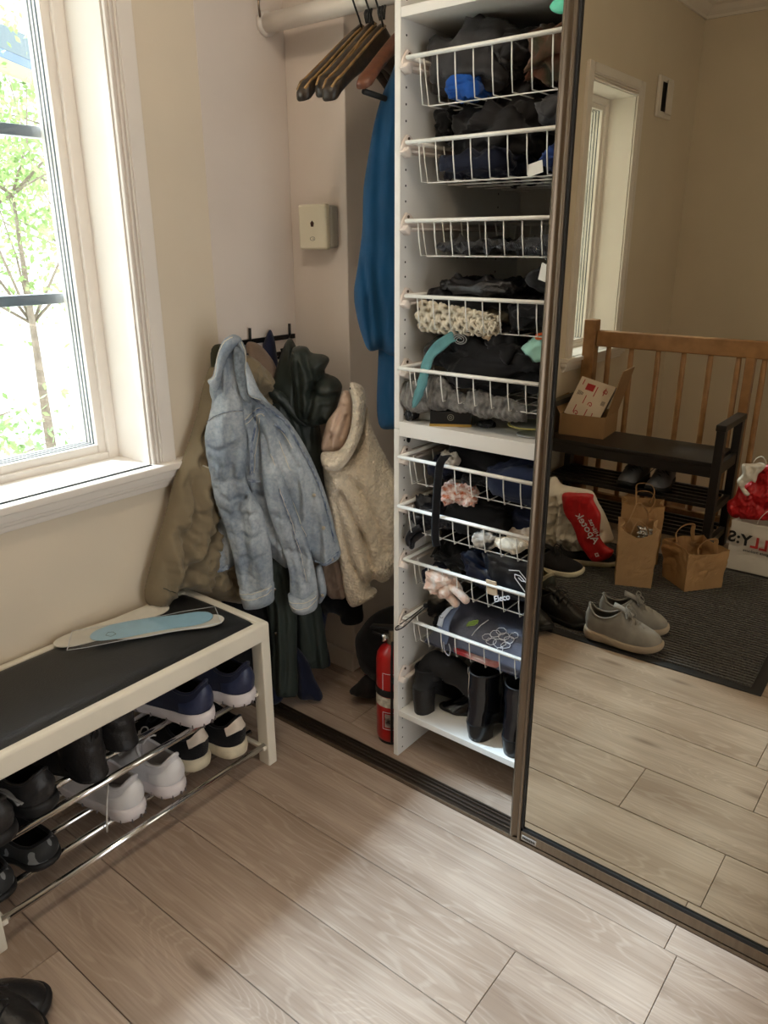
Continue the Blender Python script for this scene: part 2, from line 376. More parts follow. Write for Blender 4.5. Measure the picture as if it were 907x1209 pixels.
# ---- windows
def make_window(n, w, z, bars=(), casing=True):
    y0, y1 = w; z0, z1 = z
    root = sroot('window_%d' % n, (XW, (y0+y1)/2, z0))
    # lining of the reveal
    mb = MB().box((-1.87, y1-0.004, z0), (XW, y1+0.002, z1)).box((-1.87, y0-0.002, z0), (XW, y0+0.004, z1)).box((-1.87, y0, z1-0.004), (XW, y1, z1+0.002))
    obj('reveal_lining', mb, M_trim, root)
    # fixed frame, sash, spacers, panes
    def ring(a, b, t, za, zb, xa, xb): return MB().box((xa, a, za), (xb, a+t, zb)).box((xa, b-t, za), (xb, b, zb)).box((xa, a+t, za), (xb, b-t, za+t)).box((xa, a+t, zb-t), (xb, b-t, zb))
    obj('window_frame', ring(y0, y1, 0.034, z0+0.004, z1-0.004, -1.93, -1.84), M_trim, root, bevel=0.003)
    obj('sash', ring(y0+0.030, y1-0.030, 0.026, z0+0.034, z1-0.034, -1.925, -1.853), M_trim, root, bevel=0.003)
    Ms = mat('spacer_strip', rgb(52, 66, 74), 0.4, 0.3)
    for k, xx in enumerate((-1.872, -1.888, -1.904)):
        sp = obj('spacer', ring(y0+0.0535, y1-0.0535, 0.0035, z0+0.0575, z1-0.0575, xx-0.0025, xx+0.0025), Ms, root)
        obj('pane', MB().box((xx-0.0045, y0+0.055, z0+0.059), (xx-0.0030, y1-0.055, z1-0.059)), M_glass, root)
    Mb = mat('grille_grey', rgb(236, 241, 246), 0.5)
    for zb in bars:
        g = obj('glazing_bar', MB().box((-1.955, y0+0.02, zb-0.013), (-1.93, y1-0.02, zb+0.013)), Mb, root, bevel=0.002)
    if casing:
        cw = 0.068
        for (a, b, zz) in ((y1, y1+cw, 1), (y0-cw, y0, -1)):
            def vbox(t0, t1, d): # across the casing from the opening outwards
                ya, yb = (a+cw*t0, a+cw*t1) if zz > 0 else (b-cw*t1, b-cw*t0)
                return (XW, ya, z0+0.01), (XW+d, yb, z1+cw)
            mb = MB()
            for t0, t1, d in ((0, .10, .012), (.10, .16, .009), (.16, .26, .014), (.26, .31, .011), (.31, .40, .016), (.40, 1.0, .019)): mb.box(*vbox(t0, t1, d))
            obj('casing', mb, M_trim, root, bevel=0.0015, bseg=1)
        mb = MB()
        for t0, t1, d in ((0, .10, .012), (.10, .16, .009), (.16, .26, .014), (.26, .31, .011), (.31, .40, .016), (.40, 1.0, .019)):
            mb.box((XW, y0-cw*t1*0-0.0, z1+cw*t0), (XW+d, y1, z1+cw*t1))
        obj('casing', mb, M_trim, root, bevel=0.0015, bseg=1)
    # sill board with its moulding
    obj('window_sill', MB().box((-1.86, y0, z0), (XW+0.02, y1, z0+0.02)).box((XW-0.001, y0-0.115, z0), (XW+0.045, y1+0.115, z0+0.02)), M_trim, root, bevel=0.004)
    mb = MB().box((XW, y0-0.11, z0-0.022), (XW+0.034, y1+0.11, z0)).box((XW, y0-0.10, z0-0.034), (XW+0.024, y1+0.10, z0-0.022)).box((XW, y0-0.095, z0-0.05), (XW+0.014, y1+0.095, z0-0.034))
    obj('sill_moulding', mb, M_trim, root, bevel=0.004)
    portal('portal', (-1.98, (y0+y1)/2, (z0+z1)/2), y1-y0, z1-z0, (1, 0, 0))
    return root
make_window(1, W1, WZ, bars=(1.24, 1.63))
make_window(2, W2, WZ, bars=(1.24, 1.63))
r3 = sroot('window_3', (XR, 0.05, 0))
obj('window_frame', MB().box((XR+0.05, D3[0], 0), (XR+0.13, D3[0]+0.08, D3[2])).box((XR+0.05, D3[1]-0.08, 0), (XR+0.13, D3[1], D3[2])).box((XR+0.05, D3[0], D3[2]-0.08), (XR+0.13, D3[1], D3[2])).box((XR+0.05, D3[0], 0), (XR+0.13, D3[1], 0.12)), M_trim, r3, bevel=0.004)
obj('pane', MB().box((XR+0.085, D3[0]+0.08, 0.12), (XR+0.095, D3[1]-0.08, D3[2]-0.08)), M_glass, r3)
portal('portal', (XR+0.19, (D3[0]+D3[1])/2, D3[2]/2), D3[1]-D3[0], D3[2], (-1, 0, 0))

# ---- ceiling lamp in the middle of the hall
lp = thing('ceiling_lamp', 'round white glass ceiling lamp in the hall', 'ceiling lamp', (-0.75, 0.55, ZC))
obj('ceiling_plate', MB().lathe([(0.11, -0.004), (0.12, -0.012), (0.115, -0.03), (0.10, -0.035)], 32, (-0.75, 0.55, ZC)), M_trim, lp, smooth=True)
Ml = mat('lamp_glass', (1, 0.9, 0.75, 1), 0.3); Ml.node_tree.nodes['Principled BSDF'].inputs['Emission Color'].default_value = (1.0, 0.84, 0.66, 1); Ml.node_tree.nodes['Principled BSDF'].inputs['Emission Strength'].default_value = 22.0
obj('glass_shade', MB().lathe([(0.10, -0.034), (0.118, -0.05), (0.12, -0.075), (0.10, -0.10), (0.06, -0.118), (0.002, -0.124)], 32, (-0.75, 0.55, ZC)), Ml, lp, smooth=True)

# ---- floor track of the sliding doors
tr = thing('sliding_door_track', 'dark bronze floor track running along the open wardrobe front', 'door track', (0, 1.38, 0))
obj('base_plate', MB().box((XW+0.005, 1.352, 0), (XR-0.01, 1.412, 0.004)), M_track, tr, bevel=0.001, bseg=1)
for ya, yb, h in ((1.352, 1.357, .012), (1.372, 1.3745, .011), (1.384, 1.3865, .011), (1.398, 1.4005, .011), (1.408, 1.412, .010)):
    obj('ridge', MB().box((XW+0.005, ya, 0.002), (XR-0.01, yb, h)), M_track if h < .0115 else M_bronze, tr, bevel=0.0008, bseg=1)

# ---- mirrored sliding door and the second door parked behind it
DX0 = -0.684
M_mirror = bpy.data.materials.new('bronze_mirror'); M_mirror.use_nodes = True
_b = M_mirror.node_tree.nodes['Principled BSDF']; _b.inputs['Metallic'].default_value = 1.0; _b.inputs['Roughness'].default_value = 0.0
_b.inputs['Base Color'].default_value = (0.55, 0.50, 0.40, 1); _b.inputs['Specular IOR Level'].default_value = 0.5
def sliding_door(name, label, x0, x1, yf, glass=True):
    d = thing(name, label, 'sliding door', ((x0+x1)/2, yf+0.012, 0.0128))
    z0, z1 = 0.0168, 2.27
    # grip profile of the stile: a hollow with two lips
    prof = [(0, 0.004), (0.006, 0.0), (0.009, 0.006), (0.017, 0.010), (0.021, 0.006), (0.0225, 0.0), (0.028, 0.0), (0.030, 0.004), (0.030, 0.030), (0, 0.030)]
    for s in (0, 1):
        pts = [(x0+a if s == 0 else x1-a, yf+b) for a, b in prof]
        obj('stile', MB().loft([[(a, b, z0-0.004) for a, b in pts], [(a, b, z1) for a, b in pts]]), M_bronze, d, bevel=0.0006, bseg=1)
    obj('bottom_rail', MB().box((x0+0.03, yf+0.002, z0), (x1-0.03, yf+0.026, z0+0.026)), M_bronze, d, bevel=0.0015)
    obj('top_rail', MB().box((x0+0.03, yf+0.002, z1-0.03), (x1-0.03, yf+0.026, z1)), M_bronze, d, bevel=0.0015)
    g = 0.0045
    gs = mat('black_gasket', rgb(22, 20, 19), 0.6)
    obj('gasket', MB().box((x0+0.03, yf+0.003, z0+0.026), (x0+0.03+g, yf+0.0075, z1-0.03)).box((x1-0.03-g, yf+0.003, z0+0.026), (x1-0.03, yf+0.0075, z1-0.03)).box((x0+0.03, yf+0.003, z0+0.026), (x1-0.03, yf+0.0075, z0+0.034)), gs, d)
    obj('mirror_pane', MB().box((x0+0.031, MY if glass else yf+0.008, z0+0.02), (x1-0.031, yf+0.016, z1-0.025)), M_mirror if glass else M_white, d, label='bronze tinted mirror glass' if glass else None)
    return d
dr = sliding_door('mirror_sliding_door', 'tall bronze-tinted mirror sliding door covering half of the wardrobe', DX0, 0.72, MY-0.008)
# small metal maker's plate on the bottom rail
p0 = hit(616, 992, 1, MY-0.006); 
obj('maker_plate', MB().box((DX0+0.034, MY-0.0075, 0.0205), (DX0+0.072, MY-0.005, 0.0335)), mat('plate_silver', rgb(170, 165, 158), 0.4, 0.5), dr, bevel=0.0008, bseg=1)
for i in range(9):
    obj('plate_mark', MB().box((DX0+0.037+i*0.0037, MY-0.008, 0.0240), (DX0+0.0392+i*0.0037, MY-0.0072, 0.0303)), gs if False else MATS['black_gasket'], dr)
sliding_door('plain_sliding_door', 'plain white sliding door with bronze stile parked behind the mirror door', -0.676, 0.72, 1.388, glass=False)

# ---- outdoors
def leaf_mat(name, c1, c2):
    m = mat(name, c1, 0.6, var=0.1, vscale=2.5, col2=c2); return m
M_leaf = leaf_mat('leaf_green', rgb(128, 162, 92), rgb(186, 210, 146))
M_leafd = leaf_mat('leaf_dark', rgb(112, 148, 88), rgb(172, 198, 136))
M_bark = mat('bark', rgb(140, 128, 116), 0.9, var=0.2, vscale=18)
ground = struct(obj('ground', MB().box((-40, -30, -0.6), (-2.02, 40, -0.5)), mat('pale_gravel', rgb(222, 222, 210), 0.95, var=0.06, vscale=6)))
def bush(name, label, c, size, n, leaf, m, seed, trunk=True, group=None):
    t = thing(name, label, 'tree' if trunk else 'bush', (c[0], c[1], -0.5), group)
    rs = np.random.RandomState(seed); mb = MB()
    top = np.array([c[0], c[1], c[2]])
    mb.tube([(c[0], c[1], -0.5), (c[0]+0.1, c[1]-0.05, (c[2]-0.5)*0.5), top], [0.05, 0.03, 0.012] if trunk else [0.03, 0.02, 0.01], 6)
    ends = []
    for k in range(16):
        a = rs.uniform(0, 2*PI); e = rs.uniform(-0.6, 1.0); L = rs.uniform(0.5, 0.95)
        q = top+np.array([math.cos(a)*math.cos(e)*size[0], math.sin(a)*math.cos(e)*size[1], math.sin(e)*size[2]])*L
        s0 = top*0.6+np.array([c[0], c[1], -0.5])*0.4 if k % 2 else top
        mid = (s0+q)/2+rs.normal(0, 0.08, 3)
        mb.tube([s0, mid, q], [0.012, 0.008, 0.003], 5); ends.append((s0, mid, q))
    obj('trunk', mb, M_bark, t, smooth=True)
    # leaves: clumps along twigs
    V = []; Fc = []; nl = 0
    nc = max(1, n//9)
    for i in range(nc):
        s0, mid, q = ends[rs.randint(len(ends))]
        u = rs.uniform(0.2, 1.05); base = s0*(1-u)**2+2*mid*u*(1-u)+q*u*u + rs.normal(0, 1, 3)*np.array(size)*0.20
        for j in range(9):
            p = base+rs.normal(0, 0.085, 3); d = rs.normal(0, 1, 3); d /= np.linalg.norm(d); w = np.cross(d, rs.normal(0, 1, 3)); w /= np.linalg.norm(w); s = leaf*rs.uniform(0.6, 1.3)
            nn = np.cross(d, w)
            V += [p, p+d*s*.5+w*s*.28+nn*s*.05, p+d*s, p+d*s*.5-w*s*.28+nn*s*.05]; Fc.append((nl, nl+1, nl+2, nl+3)); nl += 4
    lm = MB(); lm.add(V, Fc)
    f = obj('foliage', lm, m, t, recalc=False); f['kind'] = 'stuff'
    return t
# ================================================================== SHOES
def outline(L, W, n=56, toe=0.5, heelw=0.78, side=1):
    """foot-shaped outline, heel at x=0, toe at x=L; side=+1 bends one way for left, -1 for right"""
    half = []
    key = [(0.0, 0.0), (0.006, 0.13*heelw), (0.02, 0.24*heelw), (0.05, 0.36*heelw), (0.10, 0.455*heelw), (0.17, 0.50*heelw), (0.28, 0.485*heelw), (0.42, 0.43), (0.58, 0.47), (0.70, 0.5), (0.82, 0.465), (0.91, 0.385*toe*2), (0.96, 0.285*toe*2), (0.985, 0.19*toe*2), (0.997, 0.09*toe*2), (1.0, 0.0)]
    xs = [k[0] for k in key]; ws = [k[1] for k in key]
    m = n//2; P = []
    ts = [0.5-0.5*math.cos(PI*i/m) for i in range(m+1)]
    wid = lambda t: np.interp(t, xs, ws)
    bend = lambda t: side*W*0.10*math.sin(PI*max(0, (t-0.25)/0.75))*(1 if t > 0.25 else 0)
    for t in ts[:-1]: P.append((t*L, bend(t)+wid(t)*W))
    for t in reversed(ts[1:]): P.append((t*L, bend(t)-wid(t)*W))
    return P
def make_shoe(name, label, cat, L=0.28, W=0.10, H=0.085, sole_h=0.028, heel_lift=0.010, mats=None, side=1, kind='sneaker', toe=0.5, seed=1, laces=5, group=None, wr=0.0015, open_front=0.47, collar=0.0, sole_out=0.004, tab=True, tread=False, slipper=False, loose=False):
    """mats: upper, sole, lining, heel, lace, tab"""
    root = thing(name, label, cat, (0, 0, 0), group)
    O = outline(L, W, 56, toe, side=side); n = len(O)
    O = np.array(O); c = np.array([L*0.45, 0.0])
    zt = lambda x: sole_h+heel_lift*np.clip(1-x/(0.55*L), 0, 1)**1.2+0.012*np.clip((x/L-0.80)/0.2, 0, 1)**2    # top of the sole
    zb = lambda x: 0.014*np.clip((x/L-0.74)/0.26, 0, 1)**2+0.004*np.clip((0.06-x/L)/0.06, 0, 1)
    # sole
    rings = []
    for s, f in ((-0.006, 0.0), (0.001, 0.08), (sole_out, 0.45), (sole_out*0.9, 0.75), (sole_out*0.2, 1.0), (-0.006, 1.0)):
        R = []
        for k in range(n):
            d = O[k]-c; d = d/np.linalg.norm(d); p = O[k]+d*s
            z = zb(O[k][0])*(1-f)+zt(O[k][0])*f
            if tread and 0.02 < f < 0.4 and k % 4 == 0: p = p-d*0.004
            R.append((p[0], p[1], z))
        rings.append(R)
    obj('sole', MB().loft(rings), mats['sole'], root, smooth=True, local=True)
    if tread:
        q = MB()
        for k in range(0, n, 3):
            x = O[k][0]
            d = O[k]-c; d = d/np.linalg.norm(d); t = np.array([-d[1], d[0]]); p = O[k]+d*(sole_out*0.6)
            q.obox((p[0], p[1], zb(x)+0.006), np.append(d, 0)*0.0035, np.append(t, 0)*0.0007, (0, 0, 0.005))
        obj('tread_grooves', q, mats.get('groove', mats['lining']), root, local=True)['kind'] = 'stuff'
    # opening rim loop
    ofx = L*open_front; rim = []; hb = []
    for k in range(n):
        x, y = O[k]; t = x/L
        if t < open_front*0.9:
            u = t/(open_front*0.9); rx = 0.022*(1-u)*1+x*0.98*1.0; rx = L*0.035+(ofx-L*0.035)*(u**0.9)*0.93
        else:
            u = 1; v = (t-open_front*0.9)/(1-open_front*0.9); rx = L*0.035+(ofx-L*0.035)*(0.93+0.07*math.sin(min(1, v*2.0)*PI/2))
        uu = (rx-L*0.035)/(ofx-L*0.035)
        hw = W*0.31*math.sqrt(max(0.0, 1-abs(2*uu-1)**2.4)) if 0 < uu < 1 else 0
        sgn = 1 if k < n//2 else -1
        if k == 0 or k == n//2: sgn = 0
        # height of the collar line: high heel, dip at the ankle, rising to the instep
        h = H*(1.0-0.30*math.sin(PI*min(1, uu*1.05))**0.8+0.12*uu+0.14*math.exp(-(uu/0.10)**2))+collar
        rim.append((rx, sgn*hw+side*0.004*uu, zt(0)*0.6+h*0.86))
        hb.append(max(0.30, 1.0-max(0, (t-0.40)/0.42)**0.9))
    rim = np.array(rim); hb = np.array(hb)
    nv = 15; pts = []
    for i in range(nv):
        v = i/(nv-1)
        for k in range(n):
            x, y = O[k]; t = x/L; z0 = zt(x)-0.002
            vh = v**1.7*0.85+v*0.15
            inset = 0.97
            bx = c[0]+(x-c[0])*inset; by = (y)*inset
            z1 = rim[k][2]; full = z1-z0
            hbk = full*hb[k]
            z = z0+hbk*(1-(1-v)**(1.55+2.2*(1-hb[k])))+(full-hbk)*(vh**1.25)
            px = bx+(rim[k][0]-bx)*vh; py = by+(rim[k][1]-by)*vh
            # bulge outward low on the sides
            bul = 0.006*math.sin(PI*min(1, v*1.3))*(1 if v < 0.77 else 0)
            d = O[k]-c; d = d/np.linalg.norm(d)
            pts.append((px+d[0]*bul, py+d[1]*bul, z))
    P = np.array(pts)
    if wr:
        nrm = P-np.array([L*0.45, 0, 0.03]); nrm /= np.linalg.norm(nrm, axis=1)[:, None]
        vv = np.repeat(np.arange(nv)/(nv-1), n)[:, None]
        P = P+nrm*(folds(P*38, seed)*wr)[:, None]*np.sin(PI*np.clip(vv*0.9+0.1, 0, 1))
    SP = P.reshape(nv, n, 3)
    up_o = obj('upper', MB().grid([tuple(p) for p in P], nv, n, wrap=True), mats['upper'], root, smooth=True, local=True)
    # padded rim and lining going down inside
    obj('collar_rim', MB().tube([tuple(p) for p in SP[-1]], 0.0042, 6, closed=True), mats.get('rim', mats['upper']), root, smooth=True, local=True)
    cin = np.array([rim[:, 0].mean(), 0, 0])
    lin = []
    for f, dz in ((0.0, 0.0), (0.06, 0.012), (0.03, 0.05), (-0.02, 1.0)):
        R = []
        for k in range(n):
            p = rim[k].copy(); q = p+(cin*np.array([1, 1, 0])+np.array([0, 0, p[2]])-p)*f
            zz = p[2]-dz if dz < 0.5 else sole_h+0.008
            R.append((q[0], q[1], max(zz, sole_h+0.008)))
        lin.append(R)
    obj('lining', MB().loft(lin, cap=False).add([(cin[0], 0, sole_h+0.0075)]+[tuple(x) for x in lin[-1]], [(0, 1+k, 1+(k+1) % n) for k in range(n)]), mats['lining'], root, smooth=True, local=True)
    # heel counter
    if 'heel' in mats:
        ks = [j % n for j in range(-9, 10)]; q = []
        for i in range(1, 11):
            for j, k in enumerate(ks):
                e = abs(j-9)/9.0; ii = min(i, 10-4.0*max(0, e-0.35)/0.65)
                i0 = int(ii); fr = ii-i0; p = SP[i0][k]*(1-fr)+SP[min(i0+1, nv-1)][k]*fr
                d = p-np.array([L*0.3, 0, p[2]]); d /= np.linalg.norm(d); q.append(tuple(p+d*0.0022))
        obj('heel_counter', MB().grid(q, 10, len(ks)), mats['heel'], root, smooth=True, local=True)
    if 'tab' in mats:
        ks = [j % n for j in range(-5, 6)]; q = []
        for i in range(6, 15):
            for j, k in enumerate(ks):
                e = abs(j-5)/5.0; ii = min(14, i-0 if i > 6 else 6+1.5*e)
                i0 = int(ii); fr = ii-i0; p = SP[i0][k]*(1-fr)+SP[min(i0+1, nv-1)][k]*fr
                d = p-np.array([L*0.3, 0, p[2]]); d /= np.linalg.norm(d); q.append(tuple(p+d*0.0036))
        obj('heel_tab', MB().grid(q, 9, len(ks)), mats['tab'], root, smooth=True, local=True)
    if kind == 'sneaker' and not slipper:
        # tongue rising out of the throat, laces across the instep
        fx, fz = rim[n//2][0], rim[n//2][2]
        T = []
        for i in range(7):
            a = i/6
            x = fx+0.035*(1-a)-0.034*a; z = fz-0.012*(1-a)+0.020*a+0.004*math.sin(PI*a)
            for j in range(7):
                b = (j-3)/3; T.append((x, b*W*0.17*(1+0.2*a), z-0.008*b*b))
        obj('tongue', MB().grid(T, 7, 7), mats.get('tongue', mats['upper']), root, smooth=True, local=True, solid=0.004)
        if laces:
            top = SP[:, n//2, :]                # the ridge line from toe (v=0) to throat (v=1)
            for i in range(laces):
                v = 0.96-0.50*i/laces*0.9; ii = v*(nv-1); i0 = int(ii); fr = ii-i0
                row = SP[i0]*(1-fr)+SP[min(i0+1, nv-1)]*fr
                mid = row[n//2]; wdt = W*0.20
                path = []
                for b in (-1, -0.6, -0.2, 0.2, 0.6, 1):
                    path.append((mid[0]-0.010+0.004*b*(1 if i % 2 else -1), b*wdt+side*0.003, mid[2]+0.006-0.013*b*b))
                obj('lace', MB().tube(path, 0.0023, 6, flat=0.6), mats['lace'], root, smooth=True, local=True)
            # bow
            zz = fz+0.004
            for sgn in (-1, 1):
                path = smooth_poly([(fx+0.006, 0, zz+0.006), (fx+0.012, sgn*0.018, zz+0.016), (fx+0.024, sgn*0.042, zz-0.004), (fx+0.018, sgn*0.034, zz-0.016), (fx+0.008, sgn*0.008, zz+0.004)], 4, False)
                obj('lace_loop', MB().tube(path, 0.002, 6), mats['lace'], root, smooth=True, local=True)
                path = smooth_poly([(fx+0.008, 0, zz+0.005), (fx+0.022, sgn*0.014, zz+0.004), (fx+0.038, sgn*0.030, zz-0.022), (fx+0.036, sgn*0.046, zz-0.040)], 4, False)
                obj('lace_end', MB().tube(path, 0.0018, 6), mats['lace'], root, smooth=True, local=True)
    return root
def put(o, x, y, z, rz=0, rx=0, ry=0):
    o.location = (x, y, z); o.rotation_euler = (rx, ry, rz); return o

def leather(name, c, rough=0.42, var=0.12): return mat(name, c, rough, var=var, vscale=30, bump=0.25, bscale=140)
M_nv = weave('navy_mesh', rgb(38, 42, 62), 420); M_nvl = leather('navy_leather', rgb(44, 52, 80), 0.35)
M_wsole = mat('white_foam_sole', rgb(226, 218, 218), 0.6, var=0.03, vscale=30)
M_csole = mat('cream_rubber_sole', rgb(216, 204, 176), 0.6, var=0.12, vscale=25)
M_blk = leather('black_leather', rgb(30, 29, 30)); M_blkfab = weave('black_fabric', rgb(22, 22, 24), 400)
M_dark = mat('dark_lining', rgb(20, 20, 23), 0.9)
M_wht = weave('white_mesh', rgb(224, 222, 224), 420); M_whtl = mat('white_synthetic', rgb(228, 226, 226), 0.5, var=0.03)
M_lace_w = weave('white_lace', rgb(228, 222, 214), 700); M_lace_b = weave('black_lace', rgb(26, 26, 28), 700)
M_groove = mat('groove_grey', rgb(120, 112, 112), 0.8)
M_cream_l = leather('cream_leather_tab', rgb(214, 200, 184), 0.5)
M_blksole = mat('black_rubber_sole', rgb(24, 24, 25), 0.6, var=0.1)

# ================================================================== SHOE BENCH BY THE WINDOW WALL
BX0, BX1, BY0, BY1, BH = -1.684, -1.343, 0.412, 1.210, 0.440
M_bw = mat('bench_white_paint', rgb(232, 224, 206), 0.4, var=0.03, vscale=7)
bench = thing('shoe_bench', 'white shoe bench with black padded seat and chrome racks below the window', 'bench', ((BX0+BX1)/2, (BY0+BY1)/2, 0))
lw, lt = 0.044, 0.031
for sx in (0, 1):
    for sy in (0, 1):
        xa = BX0 if sx == 0 else BX1-lw; ya = BY0 if sy == 0 else BY1-lt
        obj('leg', MB().box((xa+0.0006, ya+0.0006, 0), (xa+lw-0.0006, ya+lt-0.0006, BH-0.004)), M_bw, bench, bevel=0.004)
obj('front_rail', MB().box((BX1-0.026, BY0, BH-0.052), (BX1, BY1, BH)), M_bw, bench, bevel=0.007, bseg=3)
obj('back_rail', MB().box((BX0, BY0, BH-0.052), (BX0+0.022, BY1, BH)), M_bw, bench, bevel=0.006, bseg=3)
for ya in (BY0, BY1-0.024): obj('end_rail', MB().box((BX0+0.01, ya, BH-0.052), (BX1-0.01, ya+0.024, BH)), M_bw, bench, bevel=0.006, bseg=3)
# seat pad: slightly domed
M_pad = mat('black_vinyl', rgb(34, 35, 36), 0.42, var=0.06, vscale=10, bump=0.12, bscale=260)
pu, pv = 26, 44; pts = []
for i in range(pu):
    for j in range(pv):
        a, b = i/(pu-1), j/(pv-1)
        x = BX0+0.018+(BX1-BX0-0.040)*a; y = BY0+0.022+(BY1-BY0-0.044)*b
        e = min(a, 1-a)*(BX1-BX0); f = min(b, 1-b)*(BY1-BY0); d = min(e, f)
        z = BH-0.010+0.014*min(1, d/0.03)**0.5+0.004*math.sin(PI*a)
        pts.append((x, y, z))
obj('seat_pad', MB().grid(pts, pu, pv), M_pad, bench, smooth=True)
obj('seat_board', MB().box((BX0+0.02, BY0+0.02, BH-0.032), (BX1-0.02, BY1-0.02, BH-0.012)), M_bw, bench)
for z, xs in ((0.062, (-1.360, -1.436, -1.511, -1.587)), (0.225, (-1.380, -1.454, -1.530, -1.604))):
    for x in xs:
        b = obj('rack_bar', MB().tube([(x, BY0+0.012, z), (x, BY1-0.012, z)], 0.0082, 12), M_chrome, bench, smooth=True)
    for y in (BY0+lt, BY1-lt-0.012):
        obj('rack_crossbar', MB().box((xs[-1]-0.015, y, z-0.006), (xs[0]+0.012, y+0.012, z+0.004)), M_bw, bench, bevel=0.002)

# shoes: heels face the room (+x), toes face the wall
ZU, ZL = 0.2332, 0.0702
def shelf_shoe(o, hx, hy, z, yaw=0.0, tilt=0.0):
    put(o, hx, hy, z, PI+yaw, 0, tilt)
navy = dict(upper=M_nv, sole=M_wsole, lining=M_dark, heel=M_nvl, lace=M_lace_b, groove=M_groove)
a = make_shoe('running_shoe', 'navy running shoe with white sole on the upper rack, beside the bench end leg', 'shoe', 0.285, 0.104, 0.100, 0.030, mats=navy, side=1, tread=True, seed=3)
shelf_shoe(a, -1.335, 1.125, ZU, 0.10)
a = make_shoe('running_shoe', 'navy running shoe with white sole on the upper rack, farther from the end leg', 'shoe', 0.285, 0.104, 0.100, 0.030, mats=navy, side=-1, tread=True, seed=4)
shelf_shoe(a, -1.352, 1.005, ZU, 0.22)
blk = dict(upper=M_blkfab, sole=M_csole, lining=M_dark, tab=M_cream_l, lace=M_lace_b)
a = make_shoe('casual_sneaker', 'black sneaker with cream heel tab on the lower rack, next to the leg', 'shoe', 0.288, 0.106, 0.100, 0.030, mats=blk, side=1, seed=5)
shelf_shoe(a, -1.362, 1.105, ZL, 0.06)
a = make_shoe('casual_sneaker', 'black sneaker with cream heel tab on the lower rack, next to a white trainer', 'shoe', 0.288, 0.106, 0.100, 0.030, mats=blk, side=-1, seed=6)
shelf_shoe(a, -1.400, 1.010, ZL, 0.10)
wht = dict(upper=M_wht, sole=M_wsole, lining=mat('white_lining', rgb(190, 182, 180), 0.9), heel=M_whtl, lace=M_lace_w, groove=M_groove)
a = make_shoe('white_trainer', 'white trainer on the lower rack, between its twin and the black sneakers', 'shoe', 0.275, 0.102, 0.096, 0.030, mats=wht, side=1, tread=True, seed=7, laces=6)
shelf_shoe(a, -1.368, 0.905, ZL, 0.10)
a = make_shoe('white_trainer', 'white trainer on the lower rack with a lace dangling over its side', 'shoe', 0.275, 0.102, 0.096, 0.030, mats=wht, side=-1, tread=True, seed=8, laces=6)
shelf_shoe(a, -1.378, 0.795, ZL, 0.16)
obj('lace_end', MB().tube(smooth_poly([(0.10, 0.0, 0.093), (0.06, 0.034, 0.09), (0.045, 0.054, 0.066), (0.044, 0.061, 0.03), (0.048, 0.063, -0.012)], 5, False), 0.0022, 6), M_lace_w, a, smooth=True, local=True)
